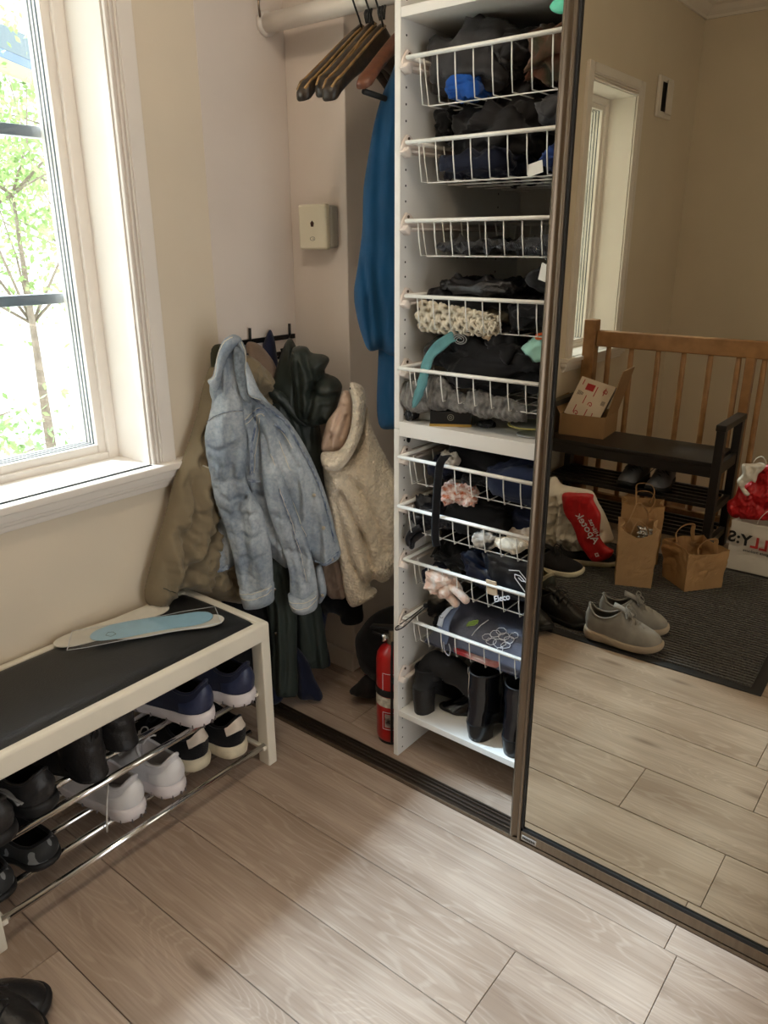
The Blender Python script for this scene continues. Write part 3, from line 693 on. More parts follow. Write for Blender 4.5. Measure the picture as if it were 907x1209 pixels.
# black leather ankle boots on the upper rack
def make_boot(name, label, L=0.27, W=0.095, shaft=0.13, heel=0.022, hw=0.07, mats=None, side=1, group=None, toe=0.5, top_r=(0.058, 0.046), lean=0.0, zipper=None, seed=2, vcut=0.0):
    root = thing(name, label, 'boot', (0, 0, 0), group)
    O = np.array(outline(L, W, 48, toe, side=side)); n = len(O); c = np.array([L*0.5, 0])
    base = lambda x: heel*np.clip(1-(x/L-0.22)/0.42, 0, 1)**1.4*(x/L < 0.64)     # lifted heel
    st = 0.008
    rings = []
    for s, f in ((-0.003, 0), (0.0005, 0.3), (0.0005, 0.8), (-0.002, 1)):
        R = []
        for k in range(n):
            d = O[k]-c; d /= np.linalg.norm(d); p = O[k]+d*s; R.append((p[0], p[1], base(O[k][0])+st*f+0.006*max(0, (O[k][0]/L-0.8)/0.2)**2))
        rings.append(R)
    obj('sole', MB().loft(rings), mats['sole'], root, smooth=True, local=True)
    hk = [(x, y) for x, y in outline(L*1.0, W, 48, toe, side=0) if x < L*0.26]
    hp = [(x, y) for x, y in O if x < L*0.27]
    hp = sorted(hp, key=lambda p: math.atan2(p[1], p[0]-L*0.12))
    cxh = L*0.13
    if heel > 0.015:
        obj('heel', MB().loft([[(cxh+(x-cxh)*(0.86 if heel > 0.04 else 0.98)+0.004, y*(0.84 if heel > 0.04 else 0.98), 0) for x, y in hp], [(x, y, heel*0.5) if heel <= 0.04 else (cxh+(x-cxh)*0.9, y*0.9, heel*0.5) for x, y in hp], [(x, y, heel+0.004) for x, y in hp]]), mats.get('heelm', mats['sole']), root, smooth=False, bevel=0.002, local=True)
    # upper: foot part blending into a shaft
    nv = 22; pts = []; sx = L*0.24
    for i in range(nv):
        v = i/(nv-1)
        for k in range(n):
            x, y = O[k]; a = math.atan2(y, x-sx); t = x/L
            z0 = base(x)+st
            # shaft ring
            ft = 1-0.0*t
            shx = sx+math.cos(a)*top_r[0]+lean*v*0.05; shy = math.sin(a)*top_r[1]
            H1 = shaft+heel-vcut*(math.cos(a) < -0.2)*0.0
            vh = v**0.9 if t > 0.45 else v
            g = 1-(1-min(1, v*1.9))**2 if t <= 0.45 else 1-(1-min(1, v*1.55))**(1.6)
            px = x+(shx-x)*g; py = y*0.98+(shy-y*0.98)*g
            toeb = 0.045
            if t > 0.45: z = z0+toeb*(1-(1-min(1, v*3.0))**2)*(0.55+0.45*(1-t))*1.15+(H1-toeb-z0)*np.clip((v-0.18)/0.82, 0, 1)**1.25
            else: z = z0+(H1-z0)*v
            z += 0.010*v*v*math.cos(a)*0.0
            pts.append((px, py, z))
    P = np.array(pts); nrm = P-np.array([L*0.3, 0, 0.05]); nrm[:, 2] *= 0.2; nrm /= np.linalg.norm(nrm, axis=1)[:, None]
    P = P+nrm*(folds(P*24, seed)*0.0035)[:, None]*np.repeat(np.sin(PI*np.clip(np.arange(nv)/(nv-1), 0, 1))**0.7, n)[:, None]
    obj('upper', MB().grid([tuple(p) for p in P], nv, n, wrap=True), mats['upper'], root, smooth=True, local=True)
    topr = P[-n:]
    cc = topr.mean(0)
    lin = [topr, topr+(cc-topr)*0.07-np.array([0, 0, 0.004]), topr+(cc-topr)*0.10-np.array([0, 0, 0.05]), topr*np.array([1, 1, 0])+(cc-topr)*np.array([0.1, 0.1, 0])+np.array([0, 0, heel+0.02])]
    obj('lining', MB().loft([[tuple(p) for p in r] for r in lin], cap=False).add([tuple(p) for p in lin[-1]], [tuple(range(n))]), mats['lining'], root, smooth=True, local=True)
    obj('top_binding', MB().tube([tuple(p) for p in topr], 0.0022, 6, closed=True), mats.get('binding', mats['upper']), root, smooth=True, local=True)
    if zipper is not None:
        k = min(range(n), key=lambda q: abs(math.atan2(O[q][1], O[q][0]-sx)-zipper))
        path = [tuple(P[i*n+k]+nrm[i*n+k]*0.002) for i in range(8, nv)]
        obj('zip', MB().tube(path, 0.0022, 6, flat=0.6), M_chrome, root, smooth=True, local=True)
        p = np.array(path[-1]); d = nrm[(nv-1)*n+k]
        obj('zip_pull', MB().obox(p+d*0.004-np.array([0, 0, 0.010]), d*0.0012, np.cross(d, (0, 0, 1))*0.003, (0, 0, 0.010)), M_chrome, root, local=True, bevel=0.0006, bseg=1)
    return root
bb = dict(upper=M_blk, sole=M_blksole, lining=M_dark, binding=leather('black_leather_worn', rgb(52, 50, 50), 0.5))
a = make_boot('ankle_boot', 'black leather ankle boot on the upper rack, standing in front of its twin', 0.275, 0.10, 0.125, 0.012, mats=bb, side=1, seed=11)
shelf_shoe(a, -1.362, 0.705, ZU, 0.05)
obj('pull_loop', MB().tube(smooth_poly([(0.010, -0.006, 0.115), (-0.004, -0.006, 0.132), (-0.002, 0.0, 0.150), (0.004, 0.006, 0.132), (0.010, 0.006, 0.115)], 4, False), 0.003, 6, flat=0.5), M_blkfab, a, smooth=True, local=True)
a = make_boot('ankle_boot', 'black leather ankle boot on the upper rack, half hidden behind its twin', 0.275, 0.10, 0.120, 0.012, mats=bb, side=-1, seed=12)
shelf_shoe(a, -1.405, 0.815, ZU, 0.10)
wrl = dict(upper=leather('black_creased_leather', rgb(40, 39, 40), 0.45, 0.2), sole=M_blksole, lining=M_dark, lace=M_lace_b, tongue=M_blkfab)
a = make_shoe('leather_shoe', 'creased black leather shoe with grey trim on the upper rack, next to the boots', 'shoe', 0.285, 0.112, 0.086, 0.022, mats=wrl, side=1, seed=13, wr=0.006)
shelf_shoe(a, -1.372, 0.590, ZU, 0.22)
obj('grey_trim', MB().tube(smooth_poly([(0.02, 0.048, 0.05), (0.06, 0.056, 0.066), (0.11, 0.055, 0.058)], 5, False), 0.004, 6, flat=0.4), mat('trim_grey', rgb(140, 138, 136), 0.6), a, smooth=True, local=True)
a = make_shoe('leather_shoe', 'creased black leather shoe with grey trim on the upper rack, at the bench end', 'shoe', 0.285, 0.112, 0.086, 0.022, mats=wrl, side=-1, seed=14, wr=0.006)
shelf_shoe(a, -1.352, 0.490, ZU, 0.25)
obj('grey_trim', MB().tube(smooth_poly([(0.02, -0.048, 0.05), (0.06, -0.056, 0.066), (0.11, -0.055, 0.058)], 5, False), 0.004, 6, flat=0.4), mat('trim_grey', rgb(140, 138, 136), 0.6), a, smooth=True, local=True)
M_camo = mat('grey_camouflage', rgb(46, 47, 48), 0.7, vscale=38, col2=rgb(136, 138, 138), detail=0.5)
M_camo.node_tree.nodes['Color Ramp'].color_ramp.interpolation = 'CONSTANT'; M_camo.node_tree.nodes['Color Ramp'].color_ramp.elements[1].position = 0.57
cm = dict(upper=M_camo, sole=M_blksole, lining=mat('black_fleece', rgb(12, 12, 13), 1.0), rim=M_blkfab)
for sd_, hx, hy, yw, lb in ((1, -1.405, 0.585, 0.12, 'grey camouflage slipper with black fleece lining on the lower rack'), (-1, -1.392, 0.475, 0.10, 'grey camouflage slipper on the lower rack beside the bench end leg')):
    a = make_shoe('slipper', lb, 'slipper', 0.27, 0.108, 0.060, 0.016, 0.004, mats=cm, side=sd_, seed=15, slipper=True, open_front=0.55, laces=0)
    shelf_shoe(a, hx, hy, ZL, yw)
# black shoe on the floor at the end of the bench
fs = dict(upper=leather('black_smooth_leather', rgb(26, 25, 26), 0.3), sole=M_blksole, lining=M_dark, lace=M_lace_b)
a = make_shoe('dress_shoe', 'smooth black shoe standing alone on the floor past the bench end', 'shoe', 0.29, 0.105, 0.085, 0.024, mats=fs, side=1, seed=17, laces=4)
put(a, -1.315, 0.190, 0.0, 0.98)
# ---- insoles on the seat
def insole(name, label, p_heel, p_toe, W, m, z, T=0.004, side=1):
    p0, p1 = np.array(p_heel), np.array(p_toe); L = np.linalg.norm(p1-p0); ang = math.atan2(p1[1]-p0[1], p1[0]-p0[0])
    t = thing(name, label, 'insole', (p0[0], p0[1], z)); t.rotation_euler = (0, 0, ang)
    O = outline(L, W, 56, 0.5, 0.85, side)
    obj('foam_sheet', MB().loft([[(x, y, 0) for x, y in O], [(x, y, T) for x, y in O]]), m, t, bevel=0.001, bseg=1, local=True)
    return t
SZ = BH+0.0085
M_ins = mat('cream_insole_foam', rgb(226, 220, 206), 0.85, var=0.03, vscale=40)
M_blue = mat('pale_blue_insole', rgb(166, 210, 230), 0.7, var=0.03, vscale=40)
h0 = hit(199, 716, 2, SZ); h1 = hit(64, 763, 2, SZ)
insole('cream_insole', 'cream foam insole lying loose on the black seat along the wall', h0[:2], h1[:2], 0.082, M_ins, SZ+0.0005, side=1)
q0 = hit(265, 733, 2, SZ); q1 = hit(112, 756, 2, SZ)
insole('cream_insole', 'cream foam insole sticking out from under the blue one in the bag', q0[:2], (q0[:2]*0.12+q1[:2]*0.88), 0.080, M_ins, SZ+0.0052, side=-1)
q0 = hit(252, 731, 2, SZ); q1 = hit(107, 757, 2, SZ)
bi = insole('blue_insole', 'pale blue insole inside a clear plastic bag on the seat', q0[:2], q1[:2], 0.086, M_blue, SZ+0.0100, T=0.003, side=-1)
_L = np.linalg.norm(q1[:2]-q0[:2])
mk = []
for a0, b0, a1, b1 in ((0.80, 0.012, 0.84, 0.020), (0.84, 0.020, 0.88, 0.010), (0.88, 0.010, 0.86, -0.004), (0.86, -0.004, 0.82, -0.002), (0.82, -0.002, 0.80, 0.012)): mk.append(((a0*_L, b0, 0.0033), (a1*_L, b1, 0.0033)))
mm = MB()
for A, B in mk: mm.tube([A, B], 0.0005, 4)
obj('printed_mark', mm, M_black, bi, local=True)
# clear bag around it
M_film = glass_mat('clear_film', (0.96, 0.965, 0.97, 1), 0.16); M_film.node_tree.nodes['Glossy BSDF'].inputs['Roughness'].default_value = 0.15
B = [hit(*p, 2, SZ)[:2] for p in ((80, 774), (86, 751), (254, 721), (262, 741))]
nb = 30; pts = []
for i in range(nb):
    for j in range(12):
        a, b = i/(nb-1), j/11
        p = (B[0]*(1-b)+B[1]*b)*(1-a)+(B[3]*(1-b)+B[2]*b)*a
        pts.append((p[0], p[1], SZ+0.0145+0.0035*math.sin(PI*b)*math.sin(PI*a)))
P = np.array(pts); P[:, 2] += folds(P*np.array([30, 30, 1]), 4)*0.0016
obj_film = obj('plastic_bag', MB().grid([tuple(p) for p in P], nb, 12).box((0, 0, 0), (0, 0, 0)) if False else MB().grid([tuple(p) for p in P], nb, 12), M_film, smooth=True)
tag(obj_film, 'clear plastic bag wrapped round the blue insole', 'plastic bag')

for e in range(4):
    A_, B_ = [(B[0], B[1]), (B[1], B[2]), (B[2], B[3]), (B[3], B[0])][e]
    obj('bag_seam', MB().tube([(A_[0]+(B_[0]-A_[0])*t/8, A_[1]+(B_[1]-A_[1])*t/8, SZ+0.0135+0.001*math.sin(t*2.1+e)) for t in range(9)], 0.0009, 5), mat('film_edge', rgb(226, 228, 230), 0.3, trans=0.3), obj_film, smooth=True)
# ================================================================== TALL CABINET WITH WIRE BASKETS
KX0, KX1, KY0, KY1 = -1.107, -0.600, 1.437, 1.985
ZS_BOT, ZS_MID, ZS_TOP = 0.150, 0.967, 1.823
cab = thing('tall_cabinet', 'tall open white wardrobe cabinet holding wire baskets', 'cabinet', ((KX0+KX1)/2, (KY0+KY1)/2, 0))
for xa in (KX0, KX1-0.016):
    obj('side_panel', MB().box((xa, KY0, 0), (xa+0.016, KY1, ZS_MID-0.019)), M_white, cab, bevel=0.0012, bseg=1)
    obj('side_panel', MB().box((xa, KY0+0.0008, ZS_MID-0.0185), (xa+0.016, KY1, 2.26)), M_white, cab, bevel=0.0012, bseg=1)
obj('back_panel', MB().box((KX0+0.016, KY1-0.006, 0.0), (KX1-0.016, KY1, 2.26)), M_white, cab)
obj('bottom_shelf', MB().box((KX0+0.0165, KY0+0.002, ZS_BOT-0.018), (KX1-0.0165, KY1-0.006, ZS_BOT)), M_white, cab, bevel=0.001, bseg=1)
obj('middle_shelf', MB().box((KX0+0.0165, KY0-0.001, ZS_MID-0.036), (KX1-0.0165, KY1-0.006, ZS_MID)), M_white, cab, bevel=0.001, bseg=1)
obj('top_shelf', MB().box((KX0+0.0165, KY0, ZS_TOP-0.015), (KX1-0.0165, KY1-0.006, ZS_TOP+0.004)), M_white, cab, bevel=0.001, bseg=1)
hm = MB()
Mh = mat('hole_dark', rgb(40, 36, 33), 0.9)
z = 0.02
while z < 2.2:
    for y in (1.458, 1.86):
        for xx, s in ((KX0+0.0163, 1), (KX1-0.0163, -1)):
            hm.add([(xx, y+0.0026*math.cos(2*PI*k/8), z+0.0026*math.sin(2*PI*k/8)) for k in range(8)], [tuple(range(8))])
    z += 0.032
ho = obj('pin_holes', hm, Mh, cab, recalc=False); ho['kind'] = 'stuff'
# cover plug below the middle shelf
obj('cam_lock', MB().tube([(KX0+0.016, 1.475, 0.917), (KX0+0.0185, 1.475, 0.917)], 0.0065, 12, flat=1.6), M_black, cab, smooth=True)

M_runner = mat('clear_plastic_runner', rgb(242, 230, 220), 0.25, trans=0.15, ior=1.3, var=0.03)
def runner_mesh(side):                        # in local coordinates, front at y=0
    mb = MB(); w = 0.018*side
    mb.prism([(-0.012, -0.014), (0.0, -0.022), (0.03, -0.018), (0.42, -0.010), (0.42, 0.006), (0.04, 0.008), (0.022, 0.020), (0.010, 0.022), (-0.004, 0.006)], (0, 0, 0), (0, 1, 0), (0, 0, 1), (w*0.35, 0, 0))
    mb.box((min(0, w), -0.006, -0.016), (max(0, w), 0.42, -0.010))
    mb.prism([(-0.014, -0.015), (0.006, -0.026), (0.012, -0.012), (-0.002, -0.004)], (0, 0, 0), (0, 1, 0), (0, 0, 1), (w*1.05, 0, 0))
    return mb
RIM = {1: 1.7355, 2: 1.576, 3: 1.419, 4: 1.259, 5: 1.0985, 6: 0.885, 7: 0.759, 8: 0.6077, 9: 0.4395}
PULL = {5: 0.026, 6: 0.024, 7: 0.026}
rl = obj('basket_runner', runner_mesh(1), M_runner, cab, local=True, bevel=0.0012, bseg=1)
rr_ = obj('basket_runner', runner_mesh(-1), M_runner, cab, local=True, bevel=0.0012, bseg=1)
rcr = root_loc(cab); first = True
heights = sorted(RIM.values())+[0.268]
sm_ = obj('runner_screw', MB().lathe([(0.0034, 0), (0.0034, 0.002), (0.001, 0.003)], 10), mat('screw_brown', rgb(96, 80, 66), 0.5, 0.5), rl, local=True)
sm_.rotation_euler = (0, PI/2, 0); sm_.location = (0.0062, 0.014, 0.013)
for i, zr in enumerate(heights):
    for s, src, x in ((1, rl, KX0+0.0165), (-1, rr_, KX1-0.0165)):
        loc = np.array([x, KY0+0.008, zr-0.004])-rcr
        if i == 0: src.location = loc; o = src
        else:
            o = share(src, 'basket_runner', cab, loc)
            for md in src.modifiers:
                q = o.modifiers.new(md.name, 'BEVEL'); q.width = md.width if md.type == 'BEVEL' else 0.001; q.segments = 1
                break
            if s == 1:
                c = share(sm_, 'runner_screw', o, sm_.location); c.rotation_euler = sm_.rotation_euler
# ---- baskets
BW0, BW1, BD = -1.052, -0.652, 0.44
M_wire = M_metalwhite
def basket_parts(depth):
    """shared meshes, local to the basket's rim centre front-left corner"""
    w = BW1-BW0
    U = MB().tube([(0, 0.002, 0), (0, 0.006, -depth*0.5), (0, 0.014, -depth), (0, BD-0.014, -depth), (0, BD-0.004, -depth*0.5), (0, BD, 0)], 0.0014, 6)
    X = MB().tube([(-0.004, 0, 0), (0.002, 0, -depth*0.5), (0.010, 0, -depth-0.002), (w-0.010, 0, -depth-0.002), (w-0.002, 0, -depth*0.5), (w+0.004, 0, 0)], 0.0014, 6)
    return U, X
ordn = {1: 'top', 2: 'second', 3: 'third', 4: 'fourth', 5: 'fifth', 6: 'sixth', 7: 'seventh', 8: 'eighth', 9: 'lowest'}
hold = {1: 'charcoal clothes and a bright blue cloth', 2: 'a black fleece and navy clothes', 3: 'only a thin layer of grey knitwear', 4: 'black gloves and a cream cable knit', 5: 'a black hoodie, grey socks and a teal scarf',
        6: 'dark clothes with a long black strap', 7: 'black and cream gloves', 8: 'a black jacket and a black logo bag', 9: 'a printed grey bag, above the boots'}
U0 = X0_ = None
for n in range(1, 10):
    zr = RIM[n]; yb = KY0+0.006-PULL.get(n, 0); dp = {1: 0.088, 2: 0.078, 3: 0.072, 4: 0.070}.get(n, 0.066)
    b = thing('wire_basket', 'white wire basket holding '+hold[n], 'wire basket', (BW0, yb, zr), 'wire baskets in the tall cabinet')
    w = BW1-BW0
    # flat rim: front bar lies wider over the runners
    obj('front_rim', MB().tube([(-0.026, 0.0, 0), (w+0.026, 0.0, 0)], 0.0058, 10, flat=0.75), M_wire, b, smooth=True, local=True)
    obj('back_rim', MB().tube([(-0.026, BD, 0), (w+0.026, BD, 0)], 0.005, 8), M_wire, b, smooth=True, local=True)
    for xx in (-0.024, w+0.024): obj('side_rim', MB().tube([(xx, 0, 0), (xx, BD, 0)], 0.0048, 8), M_wire, b, smooth=True, local=True)
    um, xm = basket_parts(dp)
    for k in range(10):
        x = w*(k+0.12)/9.35
        if k == 0: u0 = obj('wire', um, M_wire, b, smooth=True, local=True); u0.location = (x, 0, 0)
        else: share(u0, 'wire', b, (x, 0, 0))
    for k, y in enumerate((0.03, 0.11, 0.19, 0.27, 0.35, 0.42)):
        if k == 0: x0 = obj('cross_wire', xm, M_wire, b, smooth=True, local=True); x0.location = (0, y, 0)
        else: share(x0, 'cross_wire', b, (0, y, 0))

# ---- folded and crumpled clothes
def lump_mesh(c, h, seed, amp=0.010, freq=13, ex=0.55, nu=54, nv=84, sag=0.0, rot=0.0, anis=(0.8, 1, 1.25), fine=0.7):
    V = []
    for i in range(nu+1):
        a = -PI/2+PI*i/nu
        for j in range(nv):
            b = 2*PI*j/nv
            sg = lambda q, e: math.copysign(abs(q)**e, q)
            V.append((sg(math.cos(a), ex)*sg(math.cos(b), ex), sg(math.cos(a), ex)*sg(math.sin(b), ex), sg(math.sin(a), ex*1.1)))
    V = np.array(V); N = V/np.linalg.norm(V, axis=1)[:, None]
    P = V*np.array(h)
    Q = P*freq*np.array(anis)+seed*3.7
    rsd = np.random.RandomState(seed); dr_ = rsd.normal(0, 1, 3); dr_ /= np.linalg.norm(dr_)
    ph = (Q@dr_)*2.2+3.2*fbm(Q*0.45+9, 2, seed+31); sf = 1-np.abs(np.sin(ph))**0.6
    d = amp*(folds(Q, seed)*1.5+1.7*sf-0.6+fine*folds(Q*2.4+5, seed+11)+0.5*fine*folds(Q*4.9+2, seed+15))+amp*1.3*fbm(Q*0.35, 2, seed+21)
    N2 = N/np.array(h); N2 /= np.linalg.norm(N2, axis=1)[:, None]
    P = P+N2*d[:, None]
    if sag: P[:, 2] -= sag*(P[:, 0]/h[0])**2
    if rot: cc, ss = math.cos(rot), math.sin(rot); P = np.stack([P[:, 0]*cc-P[:, 2]*ss, P[:, 1], P[:, 0]*ss+P[:, 2]*cc], 1)
    P = P+np.array(c)
    return MB().grid([tuple(p) for p in P], nu+1, nv, wrap=True)
BBOX = lambda px, yf: (hit(px[0], (px[1]+px[3])/2, 1, yf)[0], hit(px[2], (px[1]+px[3])/2, 1, yf)[0], hit((px[0]+px[2])/2, px[3], 1, yf)[2], hit((px[0]+px[2])/2, px[1], 1, yf)[2])
def cloth(name, label, cat, px, y0, depth, m, seed, zfloor=None, xmax=None, **kw):
    """crumpled cloth whose front fills the pixel box px at distance y0 and reaches depth metres back"""
    x0, x1, z0, z1 = BBOX(px, y0)
    if xmax is not None: x1 = max(x1, xmax)
    if zfloor is not None: z0 = zfloor
    a = kw.get('amp', 0.010)
    c = ((x0+x1)/2, y0+depth/2, (z0+z1)/2); h = ((x1-x0)/2-a*0.5, depth/2-a*0.5, max(0.006, (z1-z0)/2-a*0.5))
    o = obj(name, lump_mesh(c, h, seed, **kw), m, smooth=True)
    return tag(o, label, cat)
W_charc = weave('charcoal_cloth', rgb(66, 65, 66), 300, vscale=9); W_blk = weave('black_cloth', rgb(20, 20, 22), 300, vscale=9)
W_blk2 = weave('black_fleece_cloth', rgb(38, 36, 36), 240, vscale=12); W_navy = weave('navy_cloth', rgb(24, 29, 48), 300, vscale=9)
W_bblue = weave('bright_blue_cloth', rgb(32, 84, 164), 300); W_camo = weave('camo_pattern_cloth', rgb(58, 56, 38), 240, var=0.4, vscale=16, col2=rgb(112, 62, 44))
W_grey = weave('grey_knit', rgb(96, 98, 102), 160, bump=0.8, vscale=26, col2=rgb(52, 54, 58)); W_lgrey = weave('light_grey_rib_knit', rgb(168, 164, 158), 190, bump=1.0, vscale=60, col2=rgb(110, 108, 106))
W_cream = weave('cream_wool', rgb(238, 228, 206), 120, bump=0.8, vscale=30); W_teal = weave('teal_cloth', rgb(96, 146, 150), 200, vscale=30)
W_mint = weave('mint_cloth', rgb(150, 196, 180), 200); W_denim = weave('dark_denim', rgb(30, 40, 66), 420)
W_tan = weave('tan_cloth', rgb(196, 170, 138), 220); W_pattern = weave('rust_dotted_cloth', rgb(176, 92, 52), 200, vscale=90, col2=rgb(228, 214, 204))
M_nylon = mat('black_nylon', rgb(24, 26, 32), 0.35, var=0.1, vscale=10); M_nylonb = mat('navy_nylon', rgb(26, 34, 54), 0.3, var=0.1, vscale=10)
fl = lambda n: RIM[n]-{1: 0.088, 2: 0.078, 3: 0.072, 4: 0.070}.get(n, 0.066)+0.006
Y1 = 1.462
# basket 1
cloth('folded_jacket', 'charcoal jacket stuffed in the top basket', 'clothing', (484, 24, 596, 112), Y1, 0.36, W_charc, 3, zfloor=fl(1), amp=0.016, freq=11)
cloth('jacket_sleeve', 'dark grey garment arching over the rim of the top basket', 'clothing', (566, 26, 606, 96), Y1+0.004, 0.24, W_charc, 9, zfloor=fl(1)+.02, amp=0.012, freq=16, ex=0.7)
cloth('blue_cloth', 'bright blue cloth pressed against the wires of the top basket', 'clothing', (514, 84, 562, 112), Y1-0.008, 0.10, W_bblue, 5, zfloor=fl(1), amp=0.006, freq=26)
cloth('patterned_scarf', 'olive and rust patterned scarf in the top basket', 'clothing', (598, 14, 672, 108), Y1+0.006, 0.34, W_camo, 7, zfloor=fl(1), xmax=-0.67, amp=0.014, freq=14)
# basket 2
cloth('fleece_sweater', 'black fleece sweater heaped high in the second basket', 'clothing', (512, 106, 622, 208), Y1+0.01, 0.34, W_blk2, 13, zfloor=fl(2)+.02, amp=0.016, freq=10)
cloth('navy_shirt', 'navy shirt along the bottom of the second basket', 'clothing', (502, 172, 602, 213), Y1-0.006, 0.30, W_navy, 15, zfloor=fl(2), amp=0.008, freq=20)
cloth('black_garment', 'black garment drooping beside the fleece in the second basket', 'clothing', (499, 122, 532, 170), Y1+0.05, 0.24, W_blk, 16, amp=0.010, freq=16)
cloth('grey_hat', 'dark grey hat stuffed under the top basket', 'clothing', (618, 100, 668, 152), Y1+0.02, 0.26, W_charc, 17, xmax=-0.67, amp=0.010, freq=14, ex=0.75)
bt = cloth('blue_shirt', 'blue shirt with a white care tag in the second basket', 'clothing', (624, 164, 668, 210), Y1-0.004, 0.24, weave('mid_blue_cloth', rgb(30, 52, 104), 300), 19, zfloor=fl(2), xmax=-0.67, amp=0.008, freq=18)
p = hit(632, 199, 1, Y1-0.006); t_ = obj('care_tag', MB().obox(p, (0.016, 0, 0.004), (0.002, 0, -0.011), (0, 0.0006, 0)), mat('tag_white', rgb(226, 224, 216), 0.7), bt, label='white care tag')
# basket 3
cloth('grey_socks', 'dark grey wool socks flattened in the third basket', 'clothing', (500, 286, 566, 308), Y1-0.004, 0.34, W_grey, 23, zfloor=fl(3), amp=0.007, freq=26)
cloth('furry_scarf', 'fluffy grey scarf lying in the third basket', 'clothing', (556, 283, 655, 306), Y1-0.002, 0.34, weave('furry_grey', rgb(78, 80, 84), 140, bump=1.0, vscale=40, col2=rgb(40, 42, 46)), 25, zfloor=fl(3), xmax=-0.67, amp=0.010, freq=24)
# basket 4
cloth('leather_gloves', 'black leather gloves on the fourth basket', 'gloves', (502, 330, 606, 352), Y1+0.004, 0.22, M_blk, 27, amp=0.008, freq=22)
cloth('glove_fingers', 'finger ends of a black leather glove on the fourth basket', 'gloves', (556, 336, 598, 349), Y1-0.012, 0.08, M_blk, 28, amp=0.003, freq=40, ex=0.8)
bn = cloth('black_beanie', 'black beanie hat with a white tag on the fourth basket', 'hat', (603, 309, 655, 352), Y1, 0.22, W_blk, 29, xmax=-0.68, amp=0.004, freq=10, ex=0.85)
p = hit(643, 322, 1, Y1-0.014); obj('price_tag', MB().obox(p, (0.010, 0, -0.003), (0.003, 0, 0.016), (0, 0.0006, 0)), mat('tag_white', rgb(226, 224, 216)), bn, label='white tag')
cloth('black_sweater', 'black sweater beside the cream knit in the fourth basket', 'clothing', (584, 356, 650, 398), Y1-0.004, 0.32, W_blk, 31, zfloor=fl(4), xmax=-0.67, amp=0.010, freq=16)
cloth('black_scarf', 'black scarf along the rim of the fourth basket', 'clothing', (490, 344, 600, 366), Y1+0.012, 0.30, W_blk, 32, amp=0.007, freq=18)
# cream cable knit: plaited strands on a soft core
x0, x1, z0, z1 = BBOX((489, 362, 588, 395), Y1)
zc, zh = (z0+z1)/2+0.004, (z1-z0)/2
knit = thing('cable_knit_scarf', 'cream chunky cable knit in the fourth basket', 'clothing', ((x0+x1)/2, Y1+0.04, zc))
obj('core', lump_mesh(((x0+x1)/2, Y1+0.05, zc), ((x1-x0)/2-0.008, 0.045, zh-0.004), 33, amp=0.006, freq=20), W_cream, knit, smooth=True)
for s in range(5):
    zz = zc+zh*0.85*(s-2)/2.2; path = []
    for i in range(90):
        u = i/89; x = x0+0.006+(x1-x0-0.012)*u; taper = 1-0.55*u*u
        ph = u*2*PI*7+(s % 2)*PI
        path.append((x, Y1+0.006-0.008*math.cos(ph)+0.012*((s-2)/2)**2, zc+(zz-zc)*taper+0.0085*math.sin(ph)-0.012*u))
    obj('plait', MB().tube(path, [0.0052*(1-0.35*i/89) for i in range(90)], 7), W_cream, knit, smooth=True)
    path2 = [(q[0]+0.004, q[1]+0.002*(1 if k % 2 else -1), 2*(zc+(zz-zc)*(1-0.55*(k/89)**2)-0.012*k/89)-q[2]) for k, q in enumerate(path)]
    obj('plait', MB().tube(path2, [0.0052*(1-0.35*i/89) for i in range(90)], 7), W_cream, knit, smooth=True)
# basket 5
Y5 = Y1-0.022
cloth('black_hoodie', 'black hoodie heaped in the fifth basket', 'clothing', (506, 398, 640, 462), Y5+0.006, 0.34, W_blk, 35, zfloor=fl(5)+.01, xmax=-0.68, amp=0.016, freq=12)
cloth('hoodie_sleeve', 'twisted black sleeve on top of the hoodie in the fifth basket', 'clothing', (556, 390, 612, 432), Y5+0.02, 0.20, W_blk, 36, amp=0.012, freq=18, ex=0.8)
cloth('knit_cap', 'rounded black knit cap at the end of the fifth basket', 'hat', (484, 398, 524, 440), Y5+0.01, 0.20, W_blk2, 37, amp=0.003, freq=10, ex=0.95)
cloth('mint_towel', 'mint green fluffy towel in the fifth basket', 'towel', (609, 393, 656, 446), Y5+0.03, 0.16, W_mint, 39, xmax=-0.68, amp=0.007, freq=16, ex=0.8)
o = cloth('orange_thread', 'small orange cloth corner above the mint towel', 'clothing', (630, 394, 642, 402), Y5+0.04, 0.03, weave('orange_cloth', rgb(214, 96, 44), 200), 40, amp=0.001, freq=40)
# rolled striped sock
p = hit(543, 401, 1, Y5+0.03); roll = thing('rolled_sock', 'rolled black sock with pale stripes on the hoodie', 'socks', p)
pr = []
for i in range(60):
    a = i/59*5.2*PI; r = 0.004+0.013*i/59; pr.append((p[0]+r*1.25*math.cos(a), p[1], p[2]+r*0.75*math.sin(a)))
def ribbon(path, nrm, w, th=0.0012):
    mb = MB(); nrm = np.array(nrm, float)*w; rings = []
    P = [np.array(q, float) for q in path]
    for i, q in enumerate(P):
        t = P[min(i+1, len(P)-1)]-P[max(i-1, 0)]; t /= (np.linalg.norm(t)+1e-9); s = np.cross(t, nrm/np.linalg.norm(nrm))*th
        rings.append([q-s, q+s, q+s+nrm, q-s+nrm])
    return mb.loft(rings)
obj('roll', ribbon(pr, (0, 1, 0), 0.10, 0.0016), W_blk, roll, smooth=False)
obj('stripe', ribbon([(q[0], q[1]-0.0006, q[2]) for q in pr], (0, 1, 0), 0.004, 0.0009), mat('stripe_pale', rgb(140, 140, 138), 0.9), roll)
cloth('beige_roll', 'beige rolled cloth beside the striped sock', 'socks', (562, 392, 580, 408), Y5+0.03, 0.10, W_tan, 42, amp=0.004, freq=30)
